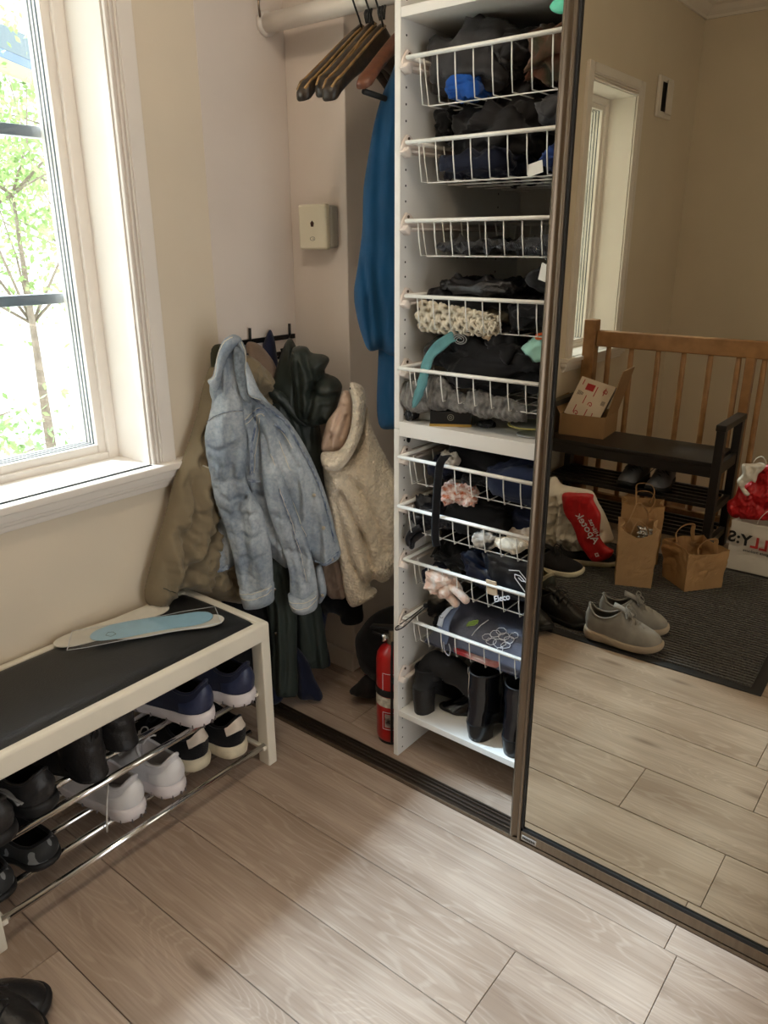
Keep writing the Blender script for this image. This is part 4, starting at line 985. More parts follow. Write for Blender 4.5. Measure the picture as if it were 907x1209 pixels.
# grey knit socks along the wires
o = thing('grey_rib_socks', 'light grey ribbed knit socks pressed along the wires of the fifth basket', 'socks', hit(530, 470, 1, Y5))
prev = None
for k, (a, b, c, d) in enumerate(((473, 452, 505, 486), (500, 446, 526, 484), (520, 462, 552, 486), (548, 463, 584, 492), (574, 470, 616, 496))):
    xx0, xx1, zz0, zz1 = BBOX((a, b, c, d), Y5)
    rings = []
    for i in range(25):
        u = i/24; x = xx0+(xx1-xx0)*u; rr = ((zz1-zz0)/2)*(0.75+0.30*math.sin(PI*min(1, u*1.1+0.05)))*(1+0.07*math.sin(u*2*PI*6))
        zc = (zz0+zz1)/2-0.008*u
        rings.append([(x+0.004*math.sin(3*q), Y5+0.02+rr*0.8*math.cos(q), zc+rr*math.sin(q)*(1+0.05*math.sin(5*q+k))) for q in [2*PI*j/28 for j in range(28)]])
    obj('sock', MB().loft(rings), W_lgrey, o, smooth=True)
# teal scarf hanging out over the rim
pts = smooth_poly([(545, 392), (527, 402), (508, 420), (501, 442), (497, 458), (488, 481)], 8, False); path = []
for i, q in enumerate(pts):
    u = i/(len(pts)-1); path.append(hit(q[0], q[1], 1, Y5+0.05*(1-u)**2-0.030*min(1, u*2.0)))
sc = thing('teal_scarf', 'teal knitted scarf hanging out over the rim of the fifth basket', 'scarf', path[len(path)//2])
rings = []
for i, q in enumerate(path):
    u = i/(len(path)-1); w = 0.0145*(1-0.3*u) if u < 0.85 else 0.012*(1-(u-0.85)/0.17)+0.001
    t = np.array(path[min(i+1, len(path)-1)])-np.array(path[max(i-1, 0)]); t /= np.linalg.norm(t); s = np.cross(t, (0, 1, 0)); s /= np.linalg.norm(s)
    R = []
    for j in range(14):
        a = 2*PI*j/14; R.append(q+s*w*math.cos(a)*(1+0.1*math.sin(9*u*PI))+np.array([0, 1, 0])*(0.004*math.sin(a)-0.0025*math.cos(3*a+4*u)))
    rings.append(R)
obj('scarf_end', MB().loft(rings), W_teal, sc, smooth=True)
# ---- on the middle shelf
zs = ZS_MID
p = hit(471, 492, 2, zs+0.014); fx, fy = -1.074, 1.452
fl_ = thing('flashlight', 'black flashlight lying on the middle shelf', 'flashlight', (fx, fy, zs+0.0145))
obj('body', MB().tube([(fx, fy, zs+0.0145), (fx+0.002, fy+0.018, zs+0.0145), (fx+0.003, fy+0.022, zs+0.0135), (fx+0.02, fy+0.12, zs+0.0125)], [0.0142, 0.0142, 0.0105, 0.0105], 18), M_black, fl_, smooth=False, bevel=0.001)
obj('lens_ring', MB().tube([(fx-0.0003, fy-0.002, zs+0.0145), (fx, fy+0.002, zs+0.0145)], 0.011, 18), mat('dark_glass', rgb(40, 42, 46), 0.1), fl_, smooth=True)
q = hit(505, 494, 2, zs+0.006)
tag(obj('foil_packet', lump_mesh((q[0], q[1]+0.02, zs+0.009), (0.032, 0.022, 0.007), 51, amp=0.004, freq=40, ex=0.4), mat('silver_grey_foil', rgb(170, 166, 158), 0.4, 0.2, var=0.15, vscale=40), smooth=True), 'crumpled silver grey packet on the middle shelf', 'packet')
q = hit(541, 504, 2, zs)
bx = thing('gift_box', 'small black box with a gold bottom edge on the middle shelf', 'box', (q[0], q[1], zs), rz=0.55)
obj('lid', MB().box((-0.066, 0, 0.006), (0.030, 0.07, 0.036)), mat('black_card', rgb(26, 27, 28), 0.35), bx, local=True, bevel=0.001)
obj('gold_edge', MB().box((-0.067, -0.001, 0), (0.031, 0.071, 0.006)), mat('gold_card', rgb(196, 160, 84), 0.35, 0.5), bx, local=True)
em = obj('emblem', MB().tube([(-0.018+0.007*math.cos(a), -0.0006, 0.022+0.007*math.sin(a)) for a in [2*PI*k/24 for k in range(24)]], 0.0006, 5, closed=True).tube([(-0.018+0.003*math.cos(a), -0.0006, 0.022+0.003*math.sin(a)) for a in [2*PI*k/12 for k in range(12)]], 0.0006, 5, closed=True), mat('emblem_silver', rgb(170, 168, 150), 0.4), bx, local=True)
q = hit(572, 503, 2, zs+0.004); kk = thing('key_fob', 'small black key fob on the middle shelf', 'key fob', (q[0], q[1], zs))
obj('fob', lump_mesh((q[0], q[1]+0.01, zs+0.007), (0.020, 0.012, 0.006), 53, amp=0.002, freq=40, ex=0.6), M_black, kk, smooth=True)
obj('key_ring', MB().tube([(q[0]-0.02+0.009*math.cos(a), q[1]+0.008+0.007*math.sin(a), zs+0.002) for a in [2*PI*k/20 for k in range(20)]], 0.0009, 6, closed=True), M_chrome, kk, smooth=True)
for i, (px_, py_, r, m_, lb, zz) in enumerate(((617, 509, 0.052, mat('yellow_disc', rgb(216, 206, 120), 0.5, var=0.05), 'flat yellow and grey disc on the middle shelf', 0.006), (622, 516, 0.032, mat('grey_disc', rgb(150, 150, 148), 0.6, var=0.1), 'small grey disc in front of the yellow one', 0.0))):
    q = hit(px_, py_, 2, zs); dd = thing('round_disc', lb, 'disc', (q[0], q[1]+r*0.7 if i == 0 else q[1]+0.02, zs+zz))
    obj('plate', MB().lathe([(r*0.2, 0.0), (r, 0.0015), (r*1.0, 0.004), (r*0.96, 0.0045), (r*0.9, 0.003)], 36), m_, dd, local=True, smooth=False)
    obj('face', MB().lathe([(r*0.90, 0.0032), (r*0.88, 0.0048), (0.001, 0.0046)], 36), mat('disc_face_grey', rgb(130, 132, 118), 0.5, var=0.1), dd, local=True)
# basket 6
Y6 = Y1-0.020
cloth('black_trousers', 'black trousers folded under the middle shelf in the sixth basket', 'clothing', (513, 526, 606, 584), Y6+0.05, 0.30, W_blk, 55, zfloor=fl(6)+.01, amp=0.010, freq=13)
cloth('jeans', 'dark blue denim bundle in the sixth basket', 'clothing', (556, 552, 640, 612), Y6+0.004, 0.30, W_denim, 57, zfloor=fl(6), xmax=-0.68, amp=0.012, freq=13)
cloth('navy_sweater', 'navy sweater at the corner of the sixth basket', 'clothing', (490, 548, 530, 580), Y6+0.01, 0.28, W_navy, 59, zfloor=fl(6), amp=0.010, freq=16)
cloth('black_shirt', 'black shirt behind the wires of the sixth basket', 'clothing', (528, 560, 585, 600), Y6+0.008, 0.26, W_blk, 58, zfloor=fl(6), amp=0.010, freq=18)
cloth('white_label_cloth', 'crumpled off-white label on the sixth basket clothes', 'label', (514, 538, 536, 551), Y6+0.035, 0.05, mat('off_white_cloth', rgb(206, 196, 180), 0.8), 60, amp=0.004, freq=40)
cloth('dotted_scarf', 'rust and white dotted scarf slipping through the sixth basket wires', 'scarf', (514, 571, 558, 600), Y6-0.010, 0.05, W_pattern, 61, amp=0.006, freq=34)
path = [hit(*q, 1, Y6-0.036) for q in smooth_poly([(527, 538), (520, 547), (517, 570), (515, 600), (514, 632), (516, 645)], 5, False)]
path[0] = hit(530, 538, 1, Y6+0.03)
st = thing('black_strap', 'long black webbing strap hanging out over the sixth and seventh baskets', 'strap', path[3])
obj('webbing', MB().tube(path, 0.0095, 8, flat=0.16), W_blk, st, smooth=True)
# basket 7
cloth('black_mittens', 'black mittens poking through the end of the seventh basket', 'gloves', (479, 598, 526, 636), Y6+0.004, 0.20, M_nylon, 63, zfloor=fl(7), amp=0.012, freq=20)
fg_ = thing('glove_finger', 'drooping black glove fingers at the end of the seventh basket', 'gloves', hit(485, 630, 1, Y6))
for k, pth in enumerate((((498, 622), (487, 628), (482, 636), (484, 645)), ((500, 628), (492, 634), (487, 640), (486, 648)))):
    obj('finger', MB().tube([hit(*q, 1, Y6+0.01*k) for q in smooth_poly(pth, 4, False)], [0.009]*6+[0.008]*5+[0.007, 0.004], 8), M_nylon, fg_, smooth=True)
cloth('black_bundle', 'black woollen bundle in the seventh basket', 'clothing', (514, 588, 606, 640), Y6+0.02, 0.30, W_blk, 65, zfloor=fl(7), amp=0.012, freq=14)
cloth('buckled_belt', 'black patterned belt with white marks in the seventh basket', 'belt', (553, 630, 580, 648), Y6-0.004, 0.05, mat('black_white_marks', rgb(18, 18, 18), 0.5, vscale=60, col2=rgb(210, 205, 196), detail=0), 66, amp=0.003, freq=40)
cloth('cream_mittens', 'cream fluffy mittens in the seventh basket', 'gloves', (575, 640, 616, 664), Y6, 0.10, weave('cream_fluff', rgb(226, 216, 196), 120, vscale=30), 67, zfloor=fl(7)-.002, amp=0.004, freq=18, ex=0.8)
cloth('beige_mittens', 'beige mitten above the cream ones in the seventh basket', 'gloves', (584, 620, 622, 650), Y6+0.03, 0.10, weave('beige_fluff', rgb(198, 176, 152), 120, vscale=30), 68, xmax=-0.68, amp=0.004, freq=18, ex=0.8)
cloth('dark_cap', 'dark cap lying over the mittens in the seventh basket', 'hat', (585, 600, 640, 640), Y6+0.05, 0.16, W_navy, 69, xmax=-0.68, amp=0.006, freq=14)
# basket 8
cloth('black_jacket', 'shiny black jacket spilling over the rim of the eighth basket', 'clothing', (491, 644, 572, 706), Y1+0.012, 0.32, W_blk, 71, zfloor=fl(8)+.01, amp=0.014, freq=12)
cloth('nylon_sleeve', 'navy nylon sleeve bunched in the eighth basket', 'clothing', (541, 654, 588, 700), Y1-0.004, 0.18, M_nylonb, 73, zfloor=fl(8)+.01, amp=0.014, freq=16)
cloth('navy_cuff', 'navy ribbed cuff at the end of the eighth basket', 'clothing', (496, 672, 514, 694), Y1-0.004, 0.08, W_navy, 74, amp=0.005, freq=24)
gl = thing('cream_gloves', 'pink and cream patterned gloves hanging through the eighth basket', 'gloves', hit(530, 695, 1, Y1))
W_gl = weave('pink_cream_pattern', rgb(226, 190, 170), 160, vscale=60, col2=rgb(238, 226, 216))
obj('palm', lump_mesh(np.array(hit(519, 688, 1, Y1-0.004)), (0.038, 0.025, 0.026), 75, amp=0.006, freq=24), W_gl, gl, smooth=True)
for k, pth in enumerate((((520, 690), (534, 694), (546, 704), (553, 712)), ((518, 694), (528, 702), (536, 710), (541, 716)), ((512, 692), (520, 700), (524, 706)), ((528, 680), (538, 690), (544, 702)))):
    pp = smooth_poly(pth, 4, False)
    obj('finger', MB().tube([hit(*q, 1, Y1-0.008+0.004*k) for q in pp], [0.011]*(len(pp)-2)+[0.009, 0.004], 9), W_gl, gl, smooth=True)
lb_ = cloth('logo_bag', 'black zipped bag with a white angular logo in the eighth basket', 'bag', (561, 652, 640, 712), Y1-0.006, 0.22, M_nylon, 77, zfloor=fl(8), xmax=-0.69, amp=0.006, freq=12, ex=0.45)
M_print = mat('white_print', rgb(222, 222, 226), 0.6)
def on_front(px, py, y): return np.array(hit(px, py, 1, y))
lg = MB()
for pl in (((601, 673), (613, 674), (621, 684), (621, 688), (614, 680), (608, 678)), ((608, 678), (608, 682), (620, 699)), ((612, 682), (616, 686), (622, 687))):
    lg.tube([on_front(*q, Y1-0.016) for q in pl], 0.0012, 5)
obj('logo_lines', lg, M_print, lb_, label='white angular logo lines')
o = on_front(584, 711, Y1-0.024); x2 = on_front(611, 706, Y1-0.024)
text_obj('lettering', 'Eleco', 0.021, M_print, lb_, basis(o, x2-o, (0.05, 0, 1)), bold=0.0004, shear=0.2)
tag(obj('tan_label', MB().obox(on_front(581, 694, Y1-0.02), (0.014, 0, 0.0), (-0.003, 0, 0.018), (0, 0.002, 0)), W_tan, bevel=0.001), 'tan cloth label folded over the rim of the eighth basket', 'label')
# basket 9: printed grey sports bag
x0, x1, z0, z1 = BBOX((520, 716, 628, 772), Y1)
sb = thing('sports_bag', 'grey blue sports bag with white circles and a green patch in the lowest basket', 'bag', ((x0-0.67)/2, Y1+0.1, fl(9)))
M_bag = mat('grey_blue_nylon', rgb(78, 80, 94), 0.5, var=0.08, vscale=8, bump=0.15, bscale=200)
nx, nyy = 40, 30; top = lambda u, v: fl(9)+0.070+0.030*math.sin(PI*min(1, v*0.8+0.12))*math.sin(PI*min(1, max(0, 0.12+0.80*u)))**0.5
pts = []
XA, XB, YA, YBk = -1.022, -0.69, Y1-0.004, Y1+0.27
for i in range(nx):
    for j in range(nyy):
        u, v = i/(nx-1), j/(nyy-1); x = XA+(XB-XA)*u; y = YA+(YBk-YA)*v
        e = min(u, 1-u)*9; f = min(v*4, (1-v)*8); k = min(1, e)*min(1, f); k = 1-(1-k)**2
        pts.append((x, y, fl(9)+0.004+(top(u, v)-fl(9)-0.004)*k))
P = np.array(pts); P[:, 2] += folds(P*12, 8)*0.004
mbg = MB().grid([tuple(p) for p in P], nx, nyy)
mbg.add([(XA, YA, fl(9)), (XB, YA, fl(9)), (XB, YBk, fl(9)), (XA, YBk, fl(9))], [(0, 1, 2, 3)])
obj('body', mbg, M_bag, sb, smooth=True)
def on_bag(px, py, dz=0.0015):               # where a sight line meets the bag's top
    d = ray(px, py); lo, hi = 1.0, 3.5; best = None
    for k in range(600):
        t = 1.2+k*0.002; q = CAM+d*t
        if YA <= q[1] <= YBk and XA <= q[0] <= XB:
            u, v = (q[0]-XA)/(XB-XA), (q[1]-YA)/(YBk-YA); e = min(u, 1-u)*9; f = min(v*4, (1-v)*8); kk2 = min(1, e)*min(1, f); kk2 = 1-(1-kk2)**2
            zz = fl(9)+0.004+(top(u, v)-fl(9)-0.004)*kk2
            if q[2] <= zz+dz+0.002: return np.array([q[0], q[1], zz+dz+0.002])
    return np.array(hit(px, py, 2, fl(9)+0.08))
obj('printed_line', MB().tube([on_bag(*q) for q in ((577, 732), (568, 739), (561, 746), (557, 752))], 0.0011, 5), M_print, sb)
for (a, b, r) in ((575, 753, 5), (585, 749, 5.5), (592, 746, 5.5), (595, 752, 6), (580, 758, 5.5), (590, 760, 7), (601, 756, 5.5), (607, 751, 4.5), (597, 763, 5), (590, 768, 3.5)):
    obj('printed_circle', MB().tube([on_bag(a+r*1.1*math.cos(t), b+r*0.75*math.sin(t)) for t in [2*PI*k/18 for k in range(18)]], 0.0009, 5, closed=True), M_print, sb)
gp = [on_bag(558+6.5*cu*1.0-2.5*sv*0.4, 736.5+2.8*sv-3.0*cu*0.9*0.55, 0.0012) for cu, sv in [(math.copysign(abs(math.cos(t))**0.5, math.cos(t)), math.copysign(abs(math.sin(t))**0.5, math.sin(t))) for t in [2*PI*k/24 for k in range(24)]]]
obj('green_patch', MB().add([tuple(p) for p in gp], [tuple(range(24))]), mat('lime_patch', rgb(128, 160, 60), 0.6), sb, label='lime green oval patch')
obj('patch_outline', MB().tube([p+np.array([0, 0, 0.0006]) for p in gp], 0.0007, 5, closed=True), mat('lime_light', rgb(190, 214, 110), 0.6), sb)
# blue and white flap at its end
fp = [((541, 713), (545, 714)), ((528, 718), (538, 722)), ((519, 727), (531, 736)), ((516, 738), (530, 744)), ((520, 748), (531, 752)), ((523, 760), (527, 762))]
pts = []
for i, (l, r) in enumerate(fp):
    yy = Y1-0.012+0.05*(1-i/5.0)**1.5
    for j in range(5): pts.append(hit(l[0]+(r[0]-l[0])*j/4, l[1]+(r[1]-l[1])*j/4, 1, yy))
ff = obj('flap', MB().grid(pts, 6, 5), mat('slate_blue_nylon', rgb(104, 118, 148), 0.5, var=0.05), sb, smooth=True, solid=0.003, subsurf=1)
pts = []
for i, (l, r) in enumerate(fp[:4]):
    yy = Y1-0.016+0.05*(1-i/5.0)**1.5
    for j in range(3): pts.append(hit(l[0]+(r[0]-l[0])*0.42*j/2, l[1]+(r[1]-l[1])*0.42*j/2, 1, yy))
obj('flap_band', MB().grid(pts, 4, 3), mat('pale_band', rgb(206, 214, 226), 0.5), ff, smooth=True, solid=0.002, label='pale band with a swirl')
obj('swirl', MB().tube([np.array(hit(522+3.4*math.cos(t)*(0.3+t/7), 728+3.2*math.sin(t)*(0.3+t/7), 1, Y1-0.004)) for t in [k*0.35 for k in range(14)]], 0.0006, 5), M_black, ff)
tag(obj('red_folder', lump_mesh((-0.865, Y1+0.075, fl(9)+0.009), (0.075, 0.085, 0.010), 81, amp=0.0015, freq=16, ex=0.35), mat('red_white_print', rgb(160, 34, 36), 0.5, vscale=14, col2=rgb(196, 170, 160)), smooth=True), 'red and white printed pouch under the grey sports bag', 'pouch')
cloth('checked_cloth', 'black and white cloth behind the flap in the lowest basket', 'clothing', (497, 700, 534, 738), Y1+0.06, 0.22, mat('black_white_blotch', rgb(24, 24, 26), 0.8, vscale=22, col2=rgb(188, 176, 158), detail=0.4), 83, amp=0.008, freq=18)
cloth('black_pouch', 'black pouch with a pink corner at the end of the lowest basket', 'pouch', (500, 730, 526, 756), Y1+0.02, 0.20, W_blk, 84, zfloor=fl(9), amp=0.006, freq=18)
cord = [hit(*q, 1, Y1-0.028) for q in smooth_poly([(503, 714), (487, 727), (471, 738), (467, 742), (469, 744), (477, 740), (490, 728), (504, 716)], 5, False)]
cord[0] = hit(504, 713, 1, Y1+0.01); cord[-1] = hit(505, 714, 1, Y1+0.01)
el = thing('elastic_cord', 'looped black elastic cord hanging out of the lowest basket', 'cord', cord[10])
obj('loop', MB().tube(cord, 0.0016, 7), M_black, el, smooth=True)
obj('toggle', lump_mesh(np.array(hit(503, 715, 1, Y1)), (0.007, 0.006, 0.006), 3, amp=0.0005, ex=0.9), M_black, el, smooth=True)
cordb = [hit(*q, 1, Y1-0.014) for q in smooth_poly([(524, 758), (525, 768), (530, 774), (532, 768), (530, 760)], 5, False)]
obj('bag_loop', MB().tube(cordb, 0.0016, 6), mat('grey_cord', rgb(150, 150, 156), 0.8), sb, smooth=True)
# ---- boots on the bottom shelf
pat = dict(upper=mat('black_glossy_leather', rgb(16, 17, 22), 0.16, var=0.1, vscale=12, coat=0.3), sole=M_blksole, lining=M_dark, heelm=mat('black_stacked_heel', rgb(18, 18, 20), 0.3), binding=M_blk)
q = hit(568, 884, 2, ZS_BOT)
a = make_boot('heeled_boot', 'glossy black heeled ankle boot with a silver zip, standing on the bottom shelf', 0.25, 0.088, 0.150, 0.046, mats=pat, side=1, zipper=2.2, seed=31, top_r=(0.052, 0.040))
put(a, q[0]-0.036, q[1]+0.004, ZS_BOT, PI/2-0.12)
q = hit(604, 900, 2, ZS_BOT)
a = make_boot('heeled_boot', 'glossy black heeled ankle boot standing on the bottom shelf beside the mirror door', 0.25, 0.088, 0.152, 0.046, mats=pat, side=-1, seed=32, top_r=(0.052, 0.040))
put(a, q[0]-0.018, q[1]+0.004, ZS_BOT, PI/2-0.06)
mt = dict(upper=mat('black_suede', rgb(20, 19, 20), 0.7, var=0.1), sole=M_blksole, lining=M_dark, heelm=leather('black_heel_leather', rgb(28, 27, 28), 0.4))
a = make_boot('tall_heeled_boot', 'matt black high-heeled boot with a slouching shaft at the end of the bottom shelf', 0.225, 0.076, 0.055, 0.078, mats=mt, side=1, seed=33, top_r=(0.040, 0.034))
q = hit(487, 846, 2, ZS_BOT)
put(a, q[0]+0.004, q[1]+0.006, ZS_BOT, PI/2-0.10)
pth = smooth_poly([(0.052, 0.0, 0.105), (0.060, -0.006, 0.135), (0.066, -0.040, 0.146), (0.074, -0.090, 0.136), (0.086, -0.150, 0.112), (0.094, -0.185, 0.098)], 6, False)
rr = [0.036+0.006*math.sin(k*0.9)*0.5 for k in range(len(pth))]
obj('slouched_shaft', MB().tube(pth, rr, 20, flat=0.72), mt['upper'], a, smooth=True, local=True)
a = make_boot('pointed_boot', 'glossy black pointed ankle boot with a brown lining on the bottom shelf', 0.235, 0.080, 0.085, 0.050, mats=dict(pat, lining=mat('brown_lining', rgb(70, 50, 38), 0.8)), side=-1, seed=34, toe=0.36, top_r=(0.050, 0.038))
q = hit(507, 838, 2, ZS_BOT)
put(a, q[0]+0.215, q[1]+0.150, ZS_BOT, math.radians(213))
# turquoise bag under the top shelf
cloth('turquoise_bag', 'smooth turquoise bag bulging down beside the mirror door', 'bag', (642, -14, 690, 17), KY0-0.022, 0.03, mat('turquoise_plastic', rgb(98, 206, 172), 0.35), 91, amp=0.002, freq=8, ex=1.0)
# ================================================================== GARMENTS IN THE CLOSET
HF = np.array([-math.sin(YAW), math.cos(YAW), 0.0])       # level direction across the corner
class Cloth: pass
def seg_dist(Q, A, B):
    AB = B-A; L = (AB@AB)+1e-12; t = np.clip(((Q-A)@AB)/L, 0, 1); C = A+t[:, None]*AB
    return np.hypot(*(Q-C).T), C
def inflate(outline_px, nrm, c, Tf, Tb=0.02, res=0.005, R=0.05, creases=(), noise=(0.008, 9, 3), seed=1, bend=None, smooth_k=5, mirror=False):
    """a filled garment: outline on the plane nrm.P = c, front pushed Tf towards nrm, back Tb the other way, folds on both"""
    n = np.array(nrm, float); n /= np.linalg.norm(n); uax = np.array([-n[1], n[0], 0]); 
    if uax@rt < 0: uax = -uax
    def onplane(px, py):
        d = ray(px, py); C0 = CAM
        if mirror: d = d*np.array([1, -1, 1]); C0 = CAM+np.array([0, 2*MY, 0])
        t = (c-n@C0)/(n@d); return C0+d*t
    def uv(px, py): p = onplane(px, py); return np.array([p@uax, p[2]])
    poly = np.array([uv(*q) for q in smooth_poly(outline_px, smooth_k)])
    lo, hi = poly.min(0)-res, poly.max(0)+res
    nu, nz = int((hi[0]-lo[0])/res)+2, int((hi[1]-lo[1])/res)+2
    gu, gz = np.meshgrid(lo[0]+res*np.arange(nu), lo[1]+res*np.arange(nz), indexing='ij'); Q = np.stack([gu.ravel(), gz.ravel()], 1)
    inside = np.zeros(len(Q), bool); dist = np.full(len(Q), 1e9); near = np.zeros_like(Q); m = len(poly)
    for i in range(m):
        A, B = poly[i], poly[(i+1) % m]
        cr = ((A[1] > Q[:, 1]) != (B[1] > Q[:, 1])) & (Q[:, 0] < (B[0]-A[0])*(Q[:, 1]-A[1])/(B[1]-A[1]+1e-15)+A[0])
        inside ^= cr
        d, C = seg_dist(Q, A, B); k = d < dist; dist[k] = d[k]; near[k] = C[k]
    snap = ~inside; P2 = Q.copy(); P2[snap] = near[snap]; dist = np.where(snap, 0, dist)
    def profile(d):
        t = np.clip(d/R, 0, 1); return np.sqrt(np.clip(1-(1-t)**2, 0, 1))
    s = (P2-lo)/(hi-lo)
    off0 = np.array([bend(a, b) for a, b in s]) if bend else np.zeros(len(P2))
    W3 = np.stack([P2[:, 0]*noise[1], P2[:, 1]*noise[2], np.zeros(len(P2))+seed*1.7], 1)
    ph = W3[:, 0]*2.6+2.6*fbm(W3*0.5+11, 2, seed+41); sf = 1-np.abs(np.sin(ph))**0.7
    fo = -folds(W3, seed)*noise[0]*1.5+noise[0]*(1.5*sf-0.5)-0.9*noise[0]*folds(W3*2.3+3, seed+4)-0.4*noise[0]*folds(W3*5.1+7, seed+6)+fbm(W3*0.4, 2, seed+9)*noise[0]*0.9
    cre = np.zeros(len(P2))
    for (pl, depth, width) in creases:
        pp = [uv(*q) for q in pl]; dm = np.full(len(P2), 1e9)
        for a, b in zip(pp[:-1], pp[1:]):
            d, _ = seg_dist(P2, a, b); dm = np.minimum(dm, d)
        cre -= depth*np.exp(-(dm/width)**2)
    ed = np.clip(dist/0.018, 0, 1)
    front = off0+Tf*profile(dist)+(fo+cre)*ed
    back = off0-Tb*profile(dist)
    F3 = P2[:, :1]*uax+P2[:, 1:]*np.array([0, 0, 1.0])+np.outer(c+front, n)
    B3 = P2[:, :1]*uax+P2[:, 1:]*np.array([0, 0, 1.0])+np.outer(c+back, n)
    idx = np.arange(len(Q)).reshape(nu, nz); ins = inside.reshape(nu, nz); quads = []
    keep = ins[:-1, :-1] | ins[1:, :-1] | ins[:-1, 1:] | ins[1:, 1:]
    I, J = np.nonzero(keep)
    a, b, c_, d_ = idx[I, J], idx[I+1, J], idx[I+1, J+1], idx[I, J+1]
    used = np.unique(np.concatenate([a, b, c_, d_])); rm = np.full(len(Q), -1); rm[used] = np.arange(len(used))
    nF = len(used); isb = snap[used]; bidx = np.full(nF, -1); bidx[isb] = np.nonzero(isb)[0]; free = np.nonzero(~isb)[0]; bidx[free] = nF+np.arange(len(free))
    V = np.concatenate([F3[used], B3[used][free]])
    fq = np.stack([rm[a], rm[b], rm[c_], rm[d_]], 1); bq = bidx[fq[:, ::-1]]
    C = Cloth(); C.mb = MB(); C.mb.v = [tuple(v) for v in V]; C.mb.f = [tuple(int(i) for i in f) for f in np.concatenate([fq, bq])]
    C.F = F3[used]; C.uv2 = P2[used]; C.n = n; C.uax = uax; C.uv = uv
    def surf(px, py, lift=0.002):
        q = uv(px, py); k = np.argsort(((C.uv2-q)**2).sum(1))[:4]; w = 1/(np.sqrt(((C.uv2[k]-q)**2).sum(1))+1e-4); p = (C.F[k]*w[:, None]).sum(0)/w.sum()
        return p+n*lift
    C.surf = surf
    return C
def K(pts, ox, oy, s): return [(ox+x/s, oy+y/s) for x, y in pts]
G = lambda *pts: K(pts, 150, 370, 2.7485)     # coordinates read off an enlarged view of the hooks
Gl = lambda *pts: K(pts, 280, 640, 4.535)
def seam(C, pts, r, m, parent, name='stitching', lift=0.0012, dash=False):
    P = smooth_poly(pts, 8, False); path = [C.surf(*q, lift) for q in P]
    return obj(name, MB().tube(path, r, 5), m, parent, smooth=True)
def denim_mat():
    m = mat('washed_denim', rgb(140, 150, 160), 0.85, vscale=9, col2=rgb(190, 196, 200), sheen=0.1, spec=0.2, detail=7)
    nt = m.node_tree; N, L = nt.nodes, nt.links; b = N['Principled BSDF']; tc = N.new('ShaderNodeTexCoord')
    n1 = N.new('ShaderNodeTexNoise'); n1.inputs['Scale'].default_value = 120; n1.inputs['Detail'].default_value = 3; L.new(tc.outputs['Object'], n1.inputs['Vector'])
    mx = N.new('ShaderNodeMix'); mx.data_type = 'RGBA'; mx.blend_type = 'MULTIPLY'; mx.inputs['Factor'].default_value = 0.55
    src = b.inputs['Base Color'].links[0].from_socket; L.new(src, mx.inputs['A'])
    cr = N.new('ShaderNodeValToRGB'); cr.color_ramp.elements[0].position = 0.35; cr.color_ramp.elements[0].color = (0.60, 0.66, 0.73, 1); cr.color_ramp.elements[1].position = 0.6; cr.color_ramp.elements[1].color = (1, 1, 1, 1)
    L.new(n1.outputs['Fac'], cr.inputs[0]); L.new(cr.outputs[0], mx.inputs['B']); L.new(mx.outputs['Result'], b.inputs['Base Color'])
    w = N.new('ShaderNodeTexWave'); w.inputs['Scale'].default_value = 450; w.bands_direction = 'DIAGONAL'; L.new(tc.outputs['Object'], w.inputs['Vector'])
    bp = N.new('ShaderNodeBump'); bp.inputs['Strength'].default_value = 0.3; bp.inputs['Distance'].default_value = 0.001; L.new(w.outputs['Fac'], bp.inputs['Height']); L.new(bp.outputs[0], b.inputs['Normal'])
    return m
M_denim = denim_mat(); M_denimd = weave('denim_seam_dark', rgb(92, 106, 132), 420, col2=rgb(170, 180, 192), vscale=70)
M_stitch = mat('ecru_stitch', rgb(212, 204, 184), 0.8)
W_olive = weave('olive_cotton', rgb(136, 122, 98), 380, vscale=8, var=0.08); W_olived = weave('dark_olive_hood', rgb(66, 66, 50), 300)
W_rain = mat('dark_green_raincoat', rgb(44, 51, 46), 0.48, var=0.10, vscale=7, bump=0.1, bscale=160)
W_rainl = mat('dark_green_cotton', rgb(44, 52, 46), 0.7, var=0.12, vscale=7, bump=0.1, bscale=260)
W_taupe = weave('taupe_cloth', rgb(126, 106, 90), 300); W_navyc = weave('navy_coat', rgb(40, 44, 66), 300)
W_blue = weave('petrol_blue_wool', rgb(22, 74, 112), 260, vscale=12, var=0.10, bump=0.6)
def sherpa_mat():
    m = mat('cream_sherpa', rgb(234, 220, 197), 0.95, var=0.08, vscale=70, sheen=0.5, spec=0.15)
    nt = m.node_tree; N, L = nt.nodes, nt.links; b = N['Principled BSDF']; tc = N.new('ShaderNodeTexCoord')
    v = N.new('ShaderNodeTexVoronoi'); v.inputs['Scale'].default_value = 130; L.new(tc.outputs['Object'], v.inputs['Vector'])
    bp = N.new('ShaderNodeBump'); bp.inputs['Strength'].default_value = 0.9; bp.inputs['Distance'].default_value = 0.0048; bp.invert = True; L.new(v.outputs['Distance'], bp.inputs['Height']); L.new(bp.outputs[0], b.inputs['Normal'])
    return m
W_sherpa = sherpa_mat(); W_blush = mat('blush_satin_lining', rgb(214, 188, 168), 0.45, var=0.04, vscale=9)

